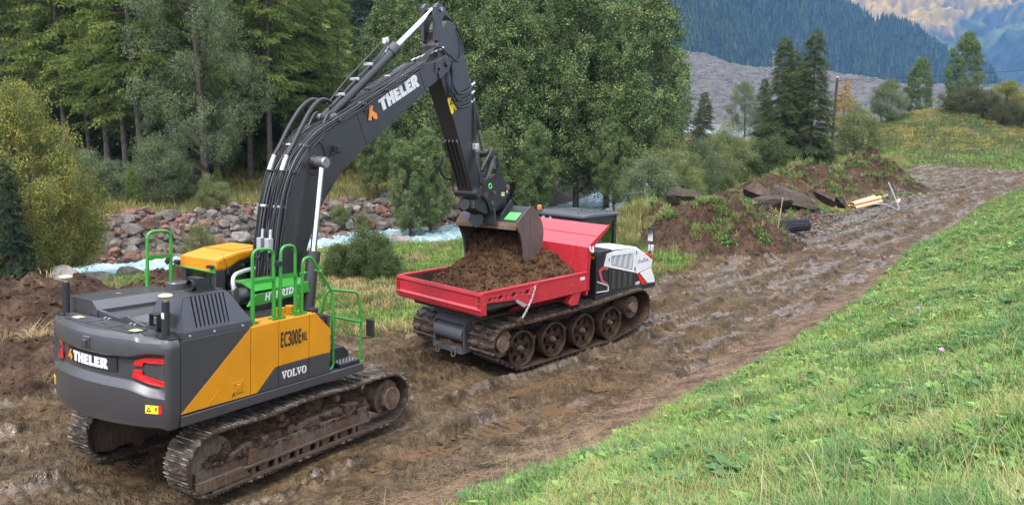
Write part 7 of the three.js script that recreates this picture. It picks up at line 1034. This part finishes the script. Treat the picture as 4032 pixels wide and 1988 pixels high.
// ---------- operator in the cab ----------
{
  const g = grp('person'); g.position.copy(EX.position); g.quaternion.copy(EX.quaternion); tag(g, 'seated person in a dark jacket with an orange patch operating the excavator', 'person');
  const z0 = -1.02;
  function blob(caps, min, max, n) { // capsules joined smoothly, meshed on a grid
    const mc = new MarchingCubes(n, new THREE.MeshStandardMaterial(), false, false, 120000); mc.isolation = 0; const size = Math.max(max[0] - min[0], max[1] - min[1], max[2] - min[2]), f = mc.field;
    for (let k = 0; k < n; k++) for (let j = 0; j < n; j++) for (let i = 0; i < n; i++) { const p = V(min[0] + size * i / n, min[1] + size * j / n, min[2] + size * k / n); let d = 9; for (const [a, b, r0, r1, sq] of caps) { const A = V(...a), B = V(...b), ab = B.clone().sub(A), t = clamp(p.clone().sub(A).dot(ab) / Math.max(1e-9, ab.lengthSq())), q = p.clone().sub(A.addScaledVector(ab, t)); if (sq) q.z /= sq; const e = q.length() - mix(r0, r1, t), kk = 0.03 * Math.min(1, r0 / 0.04), h = clamp(0.5 + 0.5 * (d - e) / kk); d = mix(d, e, h) - kk * h * (1 - h); } f[k * n * n + j * n + i] = -d; }
    mc.update(); const P = new Float32Array(mc.count * 3), Nn = new Float32Array(mc.count * 3); for (let i = 0; i < mc.count; i++) for (let c = 0; c < 3; c++) P[i * 3 + c] = min[c] + (mc.positionArray[i * 3 + c] + 1) / 2 * size; const o = new THREE.BufferGeometry(); o.setAttribute('position', new THREE.BufferAttribute(P, 3)); o.computeVertexNormals(); return o;
  }
  const dark = [0.012, 0.014, 0.022], skin = [0.42, 0.25, 0.17], col = (x, y, z) => (y > 2.66 || x > 0.5 && y > 2.33 && y < 2.5 ? skin : dark);
  const body = [[[0.2, 2.08, z0], [0.17, 2.3, z0], 0.14, 0.15, 1.35], [[0.17, 2.3, z0], [0.15, 2.5, z0], 0.15, 0.13, 1.45], [[0.15, 2.56, z0], [0.17, 2.7, z0], 0.06, 0.055]];
  for (const s of [1, -1]) body.push([[0.22, 2.08, z0 + s * 0.1], [0.66, 2.14, z0 + s * 0.15], 0.088, 0.068], [[0.66, 2.14, z0 + s * 0.15], [0.72, 1.72, z0 + s * 0.14], 0.062, 0.048], [[0.7, 1.68, z0 + s * 0.14], [0.9, 1.64, z0 + s * 0.15], 0.045, 0.035], [[0.15, 2.52, z0 + s * 0.2], [0.24, 2.3, z0 + s * 0.3], 0.062, 0.05], [[0.24, 2.3, z0 + s * 0.3], [0.52, 2.37, z0 + s * 0.31], 0.046, 0.036]);
  const parts = [blob(body, [-0.08, 1.56, z0 - 0.56], [1.04, 2.7, z0 + 0.56], 84)];
  parts.push(blob([[[0.17, 2.66, z0], [0.18, 2.72, z0], 0.055, 0.055], [[0.17, 2.82, z0], [0.19, 2.8, z0], 0.098, 0.092, 0.84], [[0.22, 2.72, z0], [0.24, 2.73, z0], 0.05, 0.045], [[0.285, 2.79, z0], [0.305, 2.76, z0], 0.012, 0.016], [[0.18, 2.79, z0 + 0.085], [0.18, 2.76, z0 + 0.085], 0.016, 0.012], [[0.18, 2.79, z0 - 0.085], [0.18, 2.76, z0 - 0.085], 0.016, 0.012]], [0.02, 2.6, z0 - 0.17], [0.36, 2.94, z0 + 0.17], 60));
  for (const s of [1, -1]) { const hz = z0 + s * 0.31, caps = [[[0.52, 2.37, hz], [0.58, 2.385, hz], 0.036, 0.034]]; for (let k = 0; k < 4; k++) { const y = 2.42 - k * 0.021, l = [0.9, 1, 0.95, 0.75][k]; caps.push([[0.6, y, hz + s * 0.015], [0.6 + 0.045 * l, y, hz + s * 0.02], 0.011, 0.010], [[0.6 + 0.045 * l, y, hz + s * 0.02], [0.625 + 0.035 * l, y - 0.003, hz - s * 0.02], 0.010, 0.009], [[0.625 + 0.035 * l, y - 0.003, hz - s * 0.02], [0.62, y - 0.003, hz - s * 0.03], 0.009, 0.008]); } caps.push([[0.57, 2.41, hz - s * 0.02], [0.62, 2.445, hz - s * 0.03], 0.012, 0.010], [[0.62, 2.445, hz - s * 0.03], [0.65, 2.44, hz - s * 0.012], 0.01, 0.008]); parts.push(blob(caps, [0.47, 2.28, hz - 0.11], [0.7, 2.5, hz + 0.11], 56)); }
  obj('body', parts.map((p) => tint(p, col)), mat(lin(1, 1, 1), 0.8, { vertexColors: true }), g);
  obj('hair', blob([[[0.155, 2.85, z0], [0.17, 2.85, z0], 0.102, 0.096, 0.88], [[0.12, 2.79, z0], [0.12, 2.76, z0], 0.07, 0.05, 0.95]], [0.0, 2.65, z0 - 0.18], [0.36, 3.0, z0 + 0.18], 44), mat(lin(0.03, 0.02, 0.014), 0.8), g);
  for (const s of [1, -1]) obj('eye', new THREE.SphereGeometry(0.009, 8, 8).translate(0.268, 2.805, z0 + s * 0.033), MT.black, g);
  obj('mouth', rbox(0.01, 0.008, 0.04, 0.283, 2.725, z0, 0.003), mat(lin(0.3, 0.12, 0.1), 0.7), g);
  obj('shoulder_patch', [rbox(0.06, 0.16, 0.02, 0.1, 2.44, z0 + 0.235, 0.008)], MT.orange, g);
}
renderer.render(scene, camera);
